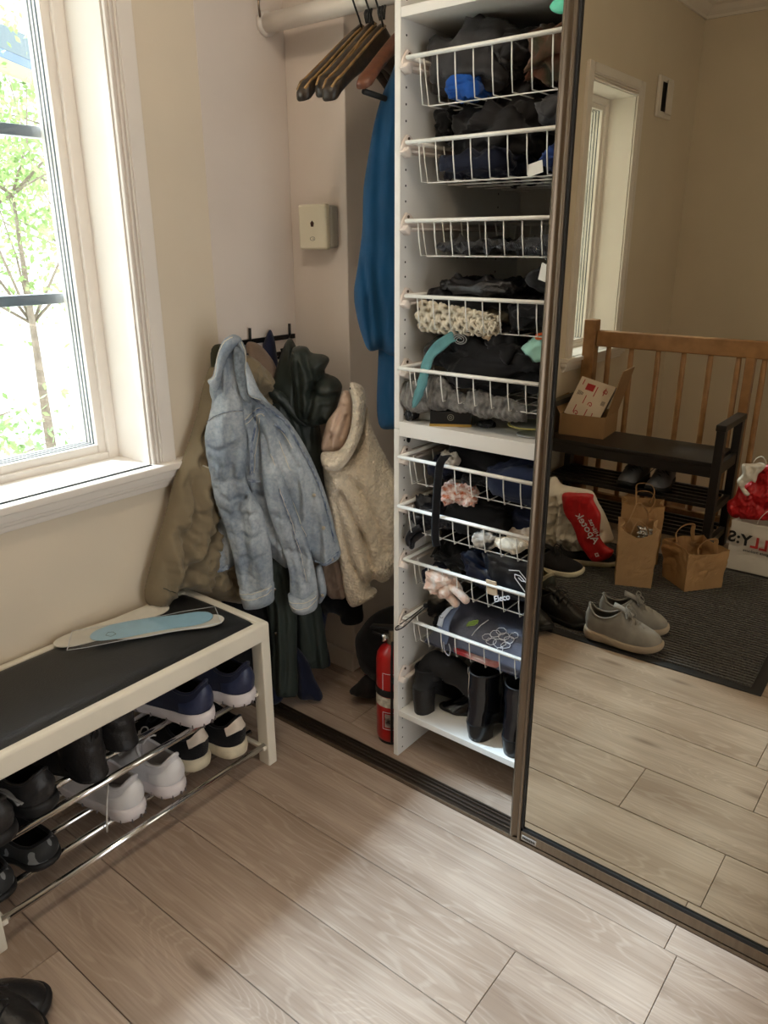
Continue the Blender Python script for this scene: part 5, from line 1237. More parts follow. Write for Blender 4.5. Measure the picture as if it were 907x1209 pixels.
# ---- hook rack on the side wall
rack = thing('hook_rack', 'black metal rail with coat hooks on the closet wall', 'coat rack', (XW+0.01, 1.56, 1.10))
obj('rail', MB().box((XW+0.001, 1.455, 1.098), (XW+0.008, 1.700, 1.112)), M_blackmetal, rack, bevel=0.001)
obj('lower_rail', MB().box((XW+0.001, 1.455, 1.052), (XW+0.008, 1.700, 1.064)), M_blackmetal, rack, bevel=0.001)
for y in (1.465, 1.512, 1.60, 1.672):
    obj('hook', MB().tube(smooth_poly([(XW+0.008, y, 1.058), (XW+0.030, y, 1.050), (XW+0.050, y, 1.066), (XW+0.048, y, 1.080)], 4, False), 0.0042, 8), M_blackmetal, rack, smooth=True)
    if y in (1.512, 1.672): obj('hook', MB().tube([(XW+0.006, y, 1.104), (XW+0.012, y, 1.112), (XW+0.013, y, 1.144)], 0.0042, 8), M_blackmetal, rack, smooth=True)

def garment(name, label, cat, loc): return thing(name, label, cat, loc)
# olive jacket along the wall
oj = garment('olive_jacket', 'crumpled olive cotton jacket hanging against the window wall', 'jacket', (-1.65, 1.30, 0.80))
N1 = np.array([1.0, 0.0, 0.0]); W0 = XW+0.022
C = inflate([(246, 438), (262, 424), (292, 420), (320, 470), (322, 600), (316, 706), (258, 708), (240, 702), (205, 694), (188, 716), (171, 708), (176, 676), (194, 612), (206, 566), (218, 536), (232, 492)], N1, W0+0.02, 0.075, 0.018, 0.005, 0.05, seed=2, noise=(0.016, 15, 9),
            creases=[([(236, 500), (222, 560), (206, 640), (196, 690)], 0.020, 0.010), ([(250, 560), (240, 620), (222, 650), (198, 694)], 0.030, 0.009), ([(262, 600), (246, 640), (236, 690)], 0.016, 0.008), ([(232, 640), (252, 652), (272, 655)], 0.010, 0.006), ([(228, 540), (238, 552), (256, 540)], 0.014, 0.006), ([(214, 600), (232, 606)], 0.008, 0.006), ([(245, 660), (262, 690)], 0.012, 0.008), ([(240, 560), (236, 590), (250, 640)], 0.016, 0.006), ([(204, 650), (216, 668), (240, 676)], 0.014, 0.007), ([(226, 660), (232, 690)], 0.014, 0.006), ([(258, 560), (262, 600), (256, 640)], 0.014, 0.006), ([(200, 620), (214, 640)], 0.010, 0.006), ([(185, 670), (200, 676)], 0.008, 0.005)])
obj('body', C.mb, W_olive, oj, smooth=True)
seam(C, [(226, 546), (236, 551), (246, 546), (250, 536)], 0.0022, mat('pale_piping', rgb(206, 200, 184), 0.7), oj, 'pocket_piping', 0.003)
seam(C, [(178, 688), (188, 692), (196, 690)], 0.0014, W_olived, oj, 'cuff_seam')
C2 = inflate([(250, 412), (262, 406), (272, 412), (272, 470), (262, 482), (254, 470), (250, 445)], N1, W0+0.024, 0.03, 0.012, 0.005, 0.03, seed=4)
obj('hood', C2.mb, W_olived, oj, smooth=True, label='dark olive hood')
obj('drawcord', MB().tube(smooth_poly([C2.surf(254, 455), C2.surf(248, 470), C.surf(240, 484, 0.004), C.surf(238, 494, 0.004)], 5, False), 0.003, 6), W_olived, oj, smooth=True)
# taupe jacket and navy coat, mostly covered
tj = garment('taupe_jacket', 'taupe jacket on the hook rail, mostly covered by the denim jacket', 'jacket', (-1.62, 1.55, 0.9))
C = inflate(G((385, 105), (405, 92), (440, 110), (480, 165), (490, 215), (470, 270), (470, 420), (500, 560), (400, 560), (360, 400), (370, 200)), -HF, -2.215, 0.05, 0.03, 0.006, 0.05, seed=6, noise=(0.008, 10, 4))
obj('body', C.mb, W_taupe, tj, smooth=True)
nj = garment('navy_coat', 'navy coat peeking out on a hook behind the taupe jacket', 'coat', (-1.64, 1.60, 0.9))
C = inflate(G((464, 52), (478, 82), (486, 130), (490, 160), (510, 300), (440, 300), (440, 120), (446, 88)), -HF, -2.285, 0.025, 0.02, 0.005, 0.02, seed=8, noise=(0.003, 14, 6))
obj('body', C.mb, W_navyc, nj, smooth=True)
C = inflate(Gl((460, 260), (500, 300), (472, 470), (500, 640), (486, 665), (440, 660), (410, 500), (420, 300)), -HF, -2.20, 0.03, 0.03, 0.006, 0.04, seed=9, noise=(0.006, 12, 3))
obj('skirt', C.mb, W_navyc, nj, smooth=True)
# dark green raincoat: hood, long body
rj = garment('green_raincoat', 'long dark green raincoat with a stiff hood on the hook rail', 'coat', (-1.58, 1.60, 0.7))
C = inflate(G((455, 262), (476, 205), (500, 130), (516, 92), (534, 82), (560, 140), (600, 300), (626, 366), (640, 500), (650, 700), (560, 720), (470, 560), (452, 330)), -HF, -2.20, 0.055, 0.03, 0.005, 0.05, seed=10, noise=(0.009, 12, 3), creases=[(G((520, 290), (545, 380), (560, 480)), 0.015, 0.008), (G((560, 330), (575, 420)), 0.012, 0.008)])
obj('body', C.mb, W_rain, rj, smooth=True)
C = inflate(G((535, 118), (560, 106), (585, 110), (600, 128), (640, 134), (657, 150), (645, 178), (640, 192), (676, 206), (696, 228), (697, 250), (684, 296), (670, 344), (640, 356), (605, 364), (575, 352), (548, 325), (545, 250), (530, 180)), -HF, -2.165, 0.085, 0.04, 0.004, 0.06, seed=12, noise=(0.006, 9, 9), smooth_k=4,
            creases=[(G((575, 112), (600, 180), (612, 240), (590, 330)), 0.022, 0.009), (G((640, 190), (612, 222), (600, 250)), 0.030, 0.010), (G((600, 250), (650, 262), (690, 250)), 0.018, 0.010), (G((560, 130), (565, 220), (575, 330)), 0.012, 0.007), (G((645, 290), (620, 340)), 0.012, 0.010)])
obj('hood', C.mb, W_rain, rj, smooth=True, label='stiff folded hood')
hrim = MB().tube([C.surf(*q, -0.004) for q in smooth_poly(G((545, 120), (540, 180), (552, 250), (556, 330), (600, 358)), 6, False)], 0.004, 6)
obj('hood_hem', hrim, W_rain, rj, smooth=True)
C = inflate(G((456, 252), (490, 248), (530, 280), (560, 330), (590, 362), (560, 362), (500, 300), (480, 290)), -HF, -2.145, 0.014, 0.012, 0.004, 0.02, seed=13, noise=(0.003, 12, 6))
obj('hood_flap', C.mb, W_rain, rj, smooth=True)
lo = garment('rain_trousers', 'dark green waxed trousers hanging below the denim jacket', 'trousers', (-1.50, 1.50, 0.3))
C = inflate(Gl((150, 60), (280, 80), (310, 250), (322, 420), (322, 620), (326, 800), (296, 814), (205, 806), (186, 740), (184, 560), (165, 400), (145, 200)), -HF, -2.05, 0.05, 0.03, 0.005, 0.05, seed=14, noise=(0.008, 12, 2.5), creases=[(Gl((235, 150), (262, 420), (270, 640), (262, 790)), 0.014, 0.008), (Gl((205, 300), (215, 560), (212, 780)), 0.012, 0.008)])
obj('leg', C.mb, W_rainl, lo, smooth=True)
for q in ((218, 455), (212, 215)): obj('snap_button', MB().tube([C.surf(280+q[0]/4.535, 640+q[1]/4.535, 0.0), C.surf(280+q[0]/4.535, 640+q[1]/4.535, 0.003)], 0.0045, 12), M_chrome, lo, smooth=True)
C = inflate(Gl((300, 300), (430, 300), (458, 400), (476, 520), (492, 640), (470, 664), (400, 668), (340, 644), (318, 560), (305, 430)), -HF, -2.13, 0.05, 0.03, 0.005, 0.05, seed=15, noise=(0.008, 12, 2.5), creases=[(Gl((400, 360), (420, 500), (430, 650)), 0.014, 0.009)])
obj('leg', C.mb, W_rainl, lo, smooth=True)
nl = garment('navy_trousers', 'navy trouser legs reaching the closet floor under the green trousers', 'trousers', (-1.50, 1.52, 0.02))
for pts, D_, sd_ in ((Gl((310, 560), (380, 640), (415, 730), (457, 815), (446, 842), (400, 838), (325, 822), (316, 700)), 2.075, 17), (Gl((180, 760), (240, 800), (250, 825), (235, 850), (200, 862), (180, 840)), 2.04, 18)):
    C = inflate(pts, -HF, -D_, 0.035, 0.02, 0.005, 0.04, seed=sd_, noise=(0.006, 14, 6)); obj('leg', C.mb, weave('dark_navy_cotton', rgb(24, 28, 46), 300), nl, smooth=True)
# dark things behind the bench end
db = garment('black_coat', 'black coat hanging behind the denim sleeve, above the bench end', 'coat', (-1.55, 1.40, 0.5))
C = inflate([(240, 600), (330, 620), (332, 740), (326, 800), (322, 830), (262, 830), (262, 712), (236, 690)], -HF, -2.075, 0.02, 0.02, 0.006, 0.03, seed=20, noise=(0.005, 12, 4))
obj('body', C.mb, W_blk, db, smooth=True)
# sherpa jacket
sj = garment('sherpa_jacket', 'cream sherpa fleece jacket with a blush lined hood, hanging in the closet corner', 'jacket', (-1.40, 1.64, 0.8))
C = inflate(G((640, 470), (690, 480), (740, 440), (762, 380), (778, 300), (795, 370), (822, 430), (848, 480), (880, 560), (884, 760), (862, 842), (830, 866), (800, 858), (792, 880), (812, 904), (775, 928), (735, 946), (714, 928), (700, 880), (690, 820), (672, 720), (655, 620), (640, 540)), -HF, -2.105, 0.075, 0.04, 0.005, 0.06, seed=22, noise=(0.007, 10, 4),
            creases=[(G((690, 560), (730, 640), (770, 720), (800, 850)), 0.030, 0.010), (G((720, 520), (760, 560), (800, 640), (840, 760)), 0.020, 0.012), (G((680, 580), (700, 700), (730, 800), (790, 880)), 0.022, 0.009), (G((760, 690), (800, 800)), 0.018, 0.008)])
obj('body', C.mb, W_sherpa, sj, smooth=True)
C = inflate(G((640, 385), (650, 350), (685, 300), (696, 262), (708, 250), (722, 258), (730, 300), (724, 380), (695, 440), (640, 452), (630, 430)), -HF, -2.10, 0.03, 0.04, 0.004, 0.05, seed=24, noise=(0.010, 14, 8), creases=[(G((700, 300), (680, 360), (650, 420)), 0.012, 0.006), (G((715, 330), (690, 400)), 0.012, 0.006), (G((660, 380), (665, 430)), 0.008, 0.005)])
obj('hood_lining', C.mb, W_blush, sj, smooth=True, label='blush satin hood lining')
C = inflate(G((722, 232), (745, 226), (770, 246), (776, 290), (768, 370), (742, 440), (706, 494), (672, 508), (636, 496), (632, 452), (690, 442), (722, 384), (732, 300)), -HF, -2.06, 0.055, 0.03, 0.005, 0.035, seed=26, noise=(0.004, 12, 12), creases=[(G((700, 470), (735, 420), (755, 350)), 0.006, 0.008)])
obj('collar', C.mb, W_sherpa, sj, smooth=True, label='thick sherpa collar roll')
obj('cord_eyelet', MB().tube([C.surf(150+727/2.7485, 370+238/2.7485, 0), C.surf(150+727/2.7485, 370+238/2.7485, 0.003)], 0.003, 10), M_black, sj, smooth=True)
pj = garment('taupe_puffer', 'taupe quilted hem showing between denim and sherpa jackets', 'jacket', (-1.45, 1.60, 0.5))
C = inflate(Gl((440, 90), (545, 70), (580, 200), (584, 286), (540, 298), (500, 290), (470, 240)), -HF, -2.10, 0.04, 0.03, 0.004, 0.03, seed=28, noise=(0.010, 24, 8))
obj('body', C.mb, W_taupe, pj, smooth=True)
bk = garment('black_cuffs', 'black sleeve ends hanging below the sherpa jacket', 'coat', (-1.45, 1.66, 0.45))
C = inflate(Gl((455, 300), (560, 285), (660, 310), (672, 350), (674, 420), (610, 442), (560, 430), (545, 390), (500, 372), (466, 388)), -HF, -2.15, 0.03, 0.03, 0.005, 0.03, seed=29, noise=(0.005, 14, 6), smooth_k=3)
obj('sleeve', C.mb, W_blk, bk, smooth=True)
# ---- denim jacket, in front of everything on the hooks
dj = garment('denim_jacket', 'light washed denim jacket hanging by its collar in front of the other coats', 'jacket', (-1.46, 1.45, 0.8))
DC = 2.03
C = inflate(G((268, 240), (282, 190), (296, 130), (320, 90), (350, 78), (378, 110), (390, 180), (398, 262), (440, 280), (470, 297), (520, 345), (572, 420), (620, 520), (652, 610), (680, 720), (693, 785), (650, 812), (612, 800), (560, 790), (520, 822), (474, 790), (440, 770), (345, 825), (300, 828), (274, 820), (275, 740), (292, 640), (270, 520), (252, 420), (257, 360), (276, 290)), -HF, -DC, 0.060, 0.04, 0.0045, 0.06, seed=30, noise=(0.010, 15, 4),
            creases=[(G((335, 110), (345, 200), (355, 300), (385, 380)), 0.016, 0.007), (G((385, 160), (400, 280), (440, 420), (500, 560), (560, 680), (600, 780)), 0.022, 0.008), (G((420, 330), (480, 480), (540, 620)), 0.014, 0.008), (G((375, 480), (385, 540), (440, 580)), 0.020, 0.010), (G((440, 300), (470, 330), (560, 480)), 0.012, 0.007)])
obj('body', C.mb, M_denim, dj, smooth=True)
Cb = C
# placket and hem bands with stitching
pk = obj('placket', MB().tube([Cb.surf(*q, 0.002) for q in smooth_poly(G((400, 268), (455, 297), (520, 352), (575, 440), (620, 535), (650, 625), (676, 730)), 8, False)], 0.010, 8, flat=0.28), M_denimd, dj, smooth=True)
for q in G((612, 568), (643, 672), (668, 778)):
    obj('button', MB().tube([Cb.surf(*q, 0.002), Cb.surf(*q, 0.0065)], 0.0052, 14), mat('brass_button', rgb(190, 180, 160), 0.35, 0.7), dj, smooth=True)
obj('hem_band', MB().tube([Cb.surf(*q, 0.001) for q in smooth_poly(G((612, 788), (640, 790), (672, 778), (688, 768)), 5, False)], 0.009, 8, flat=0.35), M_denimd, dj, smooth=True)
obj('hem_band', MB().tube([Cb.surf(*q, 0.001) for q in smooth_poly(G((280, 798), (310, 806), (340, 798)), 5, False)], 0.012, 8, flat=0.35), M_denimd, dj, smooth=True)
for pts in (G((276, 345), (310, 318), (335, 300), (372, 300)), G((272, 358), (312, 330), (340, 314), (384, 318)), G((395, 330), (430, 300), (445, 310)), G((400, 342), (436, 316), (452, 322)), G((430, 320), (420, 420), (415, 500)), G((438, 330), (428, 420), (423, 500)),
            G((470, 440), (500, 520), (540, 600), (580, 700)), G((478, 436), (508, 516), (548, 596), (590, 700)), G((480, 350), (505, 372), (545, 420)), G((500, 400), (520, 450), (540, 490))):
    seam(Cb, pts, 0.0009, M_stitch, dj, 'stitching')
for pts in (G((262, 352), (300, 326), (340, 308), (376, 306)), G((395, 336), (432, 308), (450, 314)), G((470, 436), (500, 514), (546, 604), (588, 704), (604, 770)), G((425, 320), (416, 420), (414, 505))):
    obj('felled_seam', MB().tube([Cb.surf(*q, 0.0004) for q in smooth_poly(pts, 8, False)], 0.0050, 8, flat=0.22), M_denimd, dj, smooth=True)
for pts in (G((484, 350), (520, 378)), G((405, 520), (440, 530)), G((340, 316), (360, 334))):
    obj('pocket_flap', MB().tube([Cb.surf(*q, 0.002) for q in smooth_poly(pts, 6, False)], 0.008, 8, flat=0.35), M_denimd, dj, smooth=True)
# collar: two turned flaps, darker inside
C = inflate(G((262, 218), (284, 196), (292, 140), (312, 88), (345, 68), (372, 84), (352, 110), (330, 140), (312, 190), (298, 240), (286, 252), (272, 236)), -HF, -(DC-0.055), 0.022, 0.016, 0.004, 0.02, seed=32, noise=(0.004, 20, 12))
obj('collar', C.mb, M_denim, dj, smooth=True); seam(C, G((266, 216), (288, 200), (297, 140), (318, 92), (346, 74)), 0.0014, M_stitch, dj, 'collar_edge')
C = inflate(G((345, 70), (374, 90), (388, 130), (384, 190), (396, 262), (440, 282), (468, 300), (430, 250), (404, 190), (378, 130), (358, 96)), -HF, -(DC-0.05), 0.022, 0.016, 0.004, 0.018, seed=33, noise=(0.004, 20, 12))
obj('collar', C.mb, M_denim, dj, smooth=True); seam(C, G((372, 92), (386, 130), (384, 190), (394, 258), (436, 278)), 0.0014, M_stitch, dj, 'collar_edge')
C = inflate(G((348, 104), (372, 124), (382, 190), (392, 258), (404, 290), (376, 280), (356, 220), (345, 150)), -HF, -(DC-0.058), 0.008, 0.02, 0.004, 0.02, seed=35, noise=(0.003, 20, 8))
obj('collar_lining', C.mb, weave('denim_inside', rgb(104, 112, 120), 300, vscale=90, col2=rgb(140, 148, 154)), dj, smooth=True, label='darker inside of the collar')
# sleeves
def sleeve(out, cuff, D_, sd_, creases, seams):
    C = inflate(out, -HF, -D_, 0.036, 0.028, 0.0042, 0.040, seed=sd_, noise=(0.009, 16, 6), creases=creases, bend=lambda s, t: -0.055*max(0, (t-0.66)/0.34)**1.3)
    s = obj('sleeve', C.mb, M_denim, dj, smooth=True)
    for q in seams:
        obj('sleeve_seam', MB().tube([C.surf(*p, 0.0004) for p in smooth_poly(q, 8, False)], 0.0042, 8, flat=0.22), M_denimd, s, smooth=True)
        seam(C, q, 0.0009, M_stitch, s)
    Cc = inflate(cuff, -HF, -(D_-0.006), 0.050, 0.034, 0.0045, 0.04, seed=sd_+1, noise=(0.003, 16, 8))
    k = obj('cuff', Cc.mb, M_denim, s, smooth=True)
    return C, Cc, s
C, Cc, s1 = sleeve(G((258, 352), (272, 300), (296, 250), (330, 225), (352, 262), (376, 330), (388, 430), (384, 520), (402, 580), (440, 640), (455, 700), (468, 760), (474, 890), (440, 905), (372, 905), (345, 790), (318, 690), (288, 610), (268, 510), (250, 410)),
                   G((366, 888), (420, 886), (472, 866), (478, 912), (474, 934), (430, 952), (384, 952), (374, 930)), DC-0.075, 40,
                   [(G((330, 350), (338, 450), (350, 560), (380, 690), (400, 860)), 0.012, 0.010), (G((290, 560), (340, 600), (390, 590)), 0.010, 0.007), (G((300, 620), (350, 650), (430, 640)), 0.010, 0.007), (G((330, 700), (400, 720), (460, 700)), 0.008, 0.007), (G((275, 470), (320, 490)), 0.008, 0.008), (G((262, 430), (300, 440), (350, 420)), 0.009, 0.006), (G((300, 540), (350, 530), (385, 545)), 0.010, 0.006), (G((340, 770), (400, 790), (465, 770)), 0.007, 0.006), (G((395, 585), (360, 620), (345, 660)), 0.012, 0.006), (G((355, 830), (420, 850)), 0.006, 0.006)],
                   [G((262, 352), (292, 332), (330, 318), (372, 322))])
for pts in (G((372, 896), (420, 893), (472, 874)), G((376, 908), (422, 905), (474, 886))): seam(Cc, pts, 0.0011, M_stitch, s1, 'cuff_stitching')
C, Cc, s2 = sleeve(G((424, 420), (436, 380), (462, 400), (494, 496), (530, 590), (566, 690), (600, 790), (618, 905), (580, 925), (532, 915), (526, 840), (500, 750), (472, 680), (446, 580)),
                   G((524, 908), (570, 915), (616, 896), (620, 930), (614, 956), (574, 972), (540, 962), (528, 940)), DC-0.070, 44,
                   [(G((490, 540), (530, 680), (580, 860)), 0.014, 0.008), (G((470, 640), (520, 660), (560, 700)), 0.008, 0.007), (G((510, 760), (560, 770), (600, 800)), 0.008, 0.007)],
                   [G((500, 560), (540, 680), (585, 860))])
for pts in (G((530, 920), (572, 925), (616, 906)), G((530, 932), (572, 937), (618, 918))): seam(Cc, pts, 0.0011, M_stitch, s2, 'cuff_stitching')
C = inflate(G((612, 830), (628, 815), (640, 850), (648, 900), (640, 925), (622, 940), (618, 890)), -HF, -(DC-0.03), 0.02, 0.015, 0.004, 0.018, seed=47, noise=(0.003, 20, 10))
obj('inner_cuff', C.mb, M_denim, dj, smooth=True)
obj('button', MB().tube([C.surf(*G((636, 905))[0], 0.001), C.surf(*G((636, 905))[0], 0.005)], 0.005, 12), MATS['brass_button'], dj, smooth=True)

# ---- clothes rod with hangers
RY = 1.64
rc0 = hit(333, 20, 1, RY); RZ = hit(400, 7, 1, RY)[2]
rod = thing('clothes_rod', 'thick white clothes rod across the closet above the coats', 'clothes rod', (XW, RY, RZ))
obj('pole', MB().tube([(XW+0.004, RY, RZ), (KX0-0.002, RY, RZ)], 0.0235, 20), M_trim, rod, smooth=True)
obj('wall_socket', MB().tube([(XW+0.001, RY, RZ), (XW+0.014, RY, RZ)], 0.030, 20), M_trim, rod, smooth=True)
obj('wall_hook', MB().tube(smooth_poly([(XW+0.016, RY-0.03, RZ+0.01), (XW+0.03, RY-0.045, RZ+0.02), (XW+0.03, RY-0.046, RZ+0.045)], 4, False), 0.003, 6), M_bronze, rod, smooth=True)
for px_ in (437, 453):
    q = hit(px_, 10, 1, RY); q[2] = RZ-0.040; kb = thing('cable_clip', 'small black clip behind the hook of the middle hanger' if px_ == 437 else 'small black clip between the hangers and the tall cabinet', 'clip', q)
    for k in range(3): obj('strand', MB().tube(smooth_poly([q+np.array([0.006*k-0.006, 0, 0.020]), q+np.array([0.009*k-0.009, -0.008, 0.008]), q+np.array([0.005*k-0.005, -0.006, -0.012])], 4, False), 0.0034, 6), M_black, kb, smooth=True)
W_hang = mat('worn_black_wood', rgb(30, 25, 21), 0.35, vscale=14, col2=rgb(58, 46, 34), stretch=(1, 6, 6)); W_gold = mat('worn_gold_edge', rgb(140, 108, 66), 0.4, var=0.35, vscale=40)
W_red = mat('mahogany_wood', rgb(98, 58, 38), 0.4, var=0.15, vscale=14, stretch=(1, 8, 8))
def hanger(name, label, cpx, epx, ye, m, edge, w0, hook=True, bar=False, ymid=RY):
    """wooden hanger: centre under the rod at pixel cpx, near end at pixel epx; arms curve down to both ends"""
    c = np.array(hit(*cpx, 1, ymid)); e = np.array(hit(*epx, 1, ye)); d = e-c
    h = thing(name, label, 'hanger', c)
    def arm(sg):
        rings = []; P = []
        for i in range(15):
            u = i/14; hz = d.copy(); hz[2] = 0; p = c+sg*hz*u; p[2] = c[2]+d[2]*(0.10*u+0.90*u**1.25) if u > 0 else c[2]
            P.append(p)
        sd = np.cross(d*np.array([1, 1, 0]), (0, 0, 1)); sd /= np.linalg.norm(sd)
        for i, p in enumerate(P):
            u = i/14; hh = w0*(2.05-1.22*math.sin(PI*min(1, u*0.62))**0.8) if u < 0.9 else w0*(1.0-0.2*((u-0.9)/0.1)**2); tt = 0.012+0.008*u
            if i == 14: hh *= 0.8; tt *= 0.75
            R = []
            for k in range(14):
                a = 2*PI*k/14; R.append(p+sd*tt*math.copysign(abs(math.cos(a))**0.6, math.cos(a))+np.array([0, 0, 1])*hh*math.copysign(abs(math.sin(a))**0.7, math.sin(a)))
            rings.append(R)
        return rings, sd
    r1, sd = arm(1); r2, _ = arm(-1)
    obj('arm', MB().loft(list(reversed(r2))[:-1]+r1), m, h, smooth=True)
    if edge:
        for s in (1, -1):
            path = [np.array(R[3])*0.5+np.array(R[4])*0.5 if s == 1 else np.array(R[2])*0.5+np.array(R[3])*0.5 for R in r1]
            path = [np.mean([R[2 if s == 1 else 5]], 0) for R in r1]
            obj('worn_edge', MB().tube(path, 0.0032, 6), edge, h, smooth=True)
    if hook:
        t = np.array([c[0], RY, RZ]); top = t+np.array([0, 0, 0.030])
        obj('hook', MB().tube(smooth_poly([c+np.array([0, 0, w0*0.9]), c*0.5+t*0.5+np.array([0.012, -0.012, -0.01]), np.array([c[0], RY-0.032, RZ+0.006]), np.array([c[0], RY-0.018, RZ+0.030]), np.array([c[0], RY+0.010, RZ+0.036]), np.array([c[0], RY+0.032, RZ+0.012])], 5, False), 0.0024, 8), M_blackmetal, h, smooth=True)
    if bar:
        b0 = c+d*0.97+np.array([0, 0, -0.016]); b1 = c-d*np.array([1, 1, -1])*0.97+np.array([0, 0, -0.016])
        obj('trouser_bar', MB().tube([b0, b1], 0.0062, 10), M_black, h, smooth=True)
    return h
hanger('wooden_hanger', 'dark worn wooden hanger, empty, closest to the closet side wall', (426, 52), (356, 112), 1.41, W_hang, W_gold, 0.021)
hanger('wooden_hanger', 'dark worn wooden hanger, empty, between two similar hangers', (440, 50), (379, 107), 1.41, W_hang, W_gold, 0.022)
hanger('wooden_hanger', 'dark worn wooden hanger, empty, next to the reddish hanger', (451, 54), (387, 111), 1.40, W_hang, W_gold, 0.023)
hanger('reddish_hanger', 'reddish brown wooden hanger with a black trouser bar beside the blue coat', (482, 40), (428, 100), 1.43, W_red, None, 0.014, hook=False, bar=True, ymid=RY+0.01)
# ---- blue coat
bc = garment('blue_coat', 'petrol blue wool coat hanging beside the tall cabinet', 'coat', (-1.20, 1.58, 1.3))
C = inflate([(470, 70), (482, 74), (492, 120), (494, 250), (492, 416), (462, 420), (450, 413), (436, 414), (428, 398), (421, 372), (418, 345), (423, 310), (428, 268), (429, 225), (434, 190), (441, 150), (450, 116), (460, 92)], -HF, -1.985, 0.06, 0.05, 0.005, 0.06, seed=50, noise=(0.005, 8, 3), creases=[([(428, 300), (434, 350), (440, 408)], 0.010, 0.006), ([(452, 120), (446, 220), (445, 320), (452, 410)], 0.010, 0.012)])
obj('sleeve', C.mb, W_blue, bc, smooth=True)
C = inflate([(452, 380), (478, 380), (490, 420), (488, 508), (466, 507), (447, 500), (446, 440)], -HF, -2.00, 0.03, 0.05, 0.005, 0.05, seed=52, noise=(0.004, 8, 3))
obj('body', C.mb, W_blue, bc, smooth=True)
# ---- white wall unit on the column
wu = thing('wall_sensor', 'white plastic box with a small pentagon opening on the closet column', 'sensor', (-1.565, 1.705, 1.417))
M_pl = mat('ivory_plastic', rgb(228, 220, 196), 0.4)
obj('housing', MB().box((-1.622, 1.679, 1.360), (-1.512, 1.7095, 1.472)), mat('grey_plastic', rgb(170, 164, 152), 0.5), wu, bevel=0.008, bseg=3)
obj('cover', MB().box((-1.627, 1.664, 1.356), (-1.519, 1.684, 1.476)), M_pl, wu, bevel=0.007, bseg=3)
pc = (-1.572, 1.6635, 1.424)
obj('pentagon_opening', MB().prism([(0.0075*math.sin(2*PI*k/5), 0.009*math.cos(2*PI*k/5)) for k in range(5)], pc, (1, 0, 0), (0, 0, 1), (0, 0.001, 0)), mat('dark_brown', rgb(66, 40, 26), 0.6), wu, label='dark pentagon opening')
obj('oval_badge', MB().tube([(-1.572+0.009*math.cos(a), 1.6638, 1.385+0.005*math.sin(a)) for a in [2*PI*k/24 for k in range(24)]], 0.0006, 5, closed=True), mat('grey_line', rgb(130, 122, 104), 0.6), wu)
obj('badge_mark', MB().prism([(0.0, -0.002), (0.004, -0.002), (0.002, 0.0025)], (-1.571, 1.6636, 1.385), (1, 0, 0), (0, 0, 1), (0, 0.0006, 0)), MATS['grey_line'], wu)
# ---- fire extinguisher
EX, EY = -1.160, 1.502
fe = thing('fire_extinguisher', 'small red fire extinguisher standing on the floor against the cabinet', 'fire extinguisher', (EX, EY, 0))
M_red = mat('extinguisher_red', rgb(176, 26, 24), 0.28, coat=0.4)
ER = 0.047
obj('cylinder', MB().lathe([(ER*0.82, 0.004), (ER*0.97, 0.012), (ER, 0.022), (ER, 0.262), (ER*0.95, 0.280), (ER*0.75, 0.296), (ER*0.42, 0.306), (ER*0.40, 0.312)], 36, (EX, EY, 0)), M_red, fe, smooth=True)
obj('base_ring', MB().lathe([(ER*0.86, 0.0), (ER*0.90, 0.0), (ER*0.90, 0.012), (ER*0.86, 0.012)], 32, (EX, EY, 0)), M_blackmetal, fe, smooth=False)
obj('valve', MB().lathe([(0.017, 0.310), (0.017, 0.330), (0.012, 0.336), (0.012, 0.352), (0.004, 0.354)], 18, (EX, EY, 0)), mat('brass_valve', rgb(150, 140, 120), 0.35, 0.9), fe, smooth=False, bevel=0.001)
obj('lever', MB().obox((EX-0.022, EY-0.006, 0.356), (0.042, 0.010, 0.006), (-0.003, 0.011, 0), (0, 0, 0.004)), M_blackmetal, fe, bevel=0.002)
obj('lever', MB().obox((EX-0.024, EY-0.006, 0.332), (0.034, 0.008, -0.004), (-0.003, 0.010, 0), (0, 0, 0.004)), M_blackmetal, fe, bevel=0.002)
obj('gauge', MB().tube([(EX-0.008, EY-0.014, 0.334), (EX-0.014, EY-0.030, 0.334)], 0.011, 16), M_chrome, fe, smooth=True)
vd = np.array([0.62, -0.78, 0]); vd /= np.linalg.norm(vd); a0 = math.atan2(-EY, -EX)
def wrap(z0, z1, a, b, r, m, name, n=14, label=None):
    pts = [(EX+r*math.cos(a+(b-a)*i/(n-1)), EY+r*math.sin(a+(b-a)*i/(n-1)), z) for i in range(n) for z in (z0, z1)]
    return obj(name, MB().grid(pts, n, 2), m, fe, smooth=True, recalc=False, label=label)
M_lab = mat('label_offwhite', rgb(220, 212, 196), 0.5, vscale=70, col2=rgb(176, 168, 152), detail=3)
wrap(0.126, 0.158, a0-1.5, a0+1.5, ER+0.0012, M_lab, 'paper_label')
wrap(0.060, 0.104, a0-0.5, a0+0.6, ER+0.0010, mat('label_black', rgb(40, 34, 32), 0.5, vscale=60, col2=rgb(170, 150, 140), detail=2), 'instruction_panel')
for z0, z1 in ((0.054, 0.110), (0.178, 0.236)):
    fr = []
    for a, z in ((a0-0.62, z0), (a0+0.7, z0), (a0+0.7, z1), (a0-0.62, z1)): fr.append((a, z))
    path = []
    for (a, z), (b, y) in zip(fr, fr[1:]+fr[:1]):
        for t in range(8): path.append((EX+(ER+0.0012)*math.cos(a+(b-a)*t/8), EY+(ER+0.0012)*math.sin(a+(b-a)*t/8), z+(y-z)*t/8))
    obj('label_frame', MB().tube(path, 0.0008, 4, closed=True), M_print, fe, label='white printed frame')
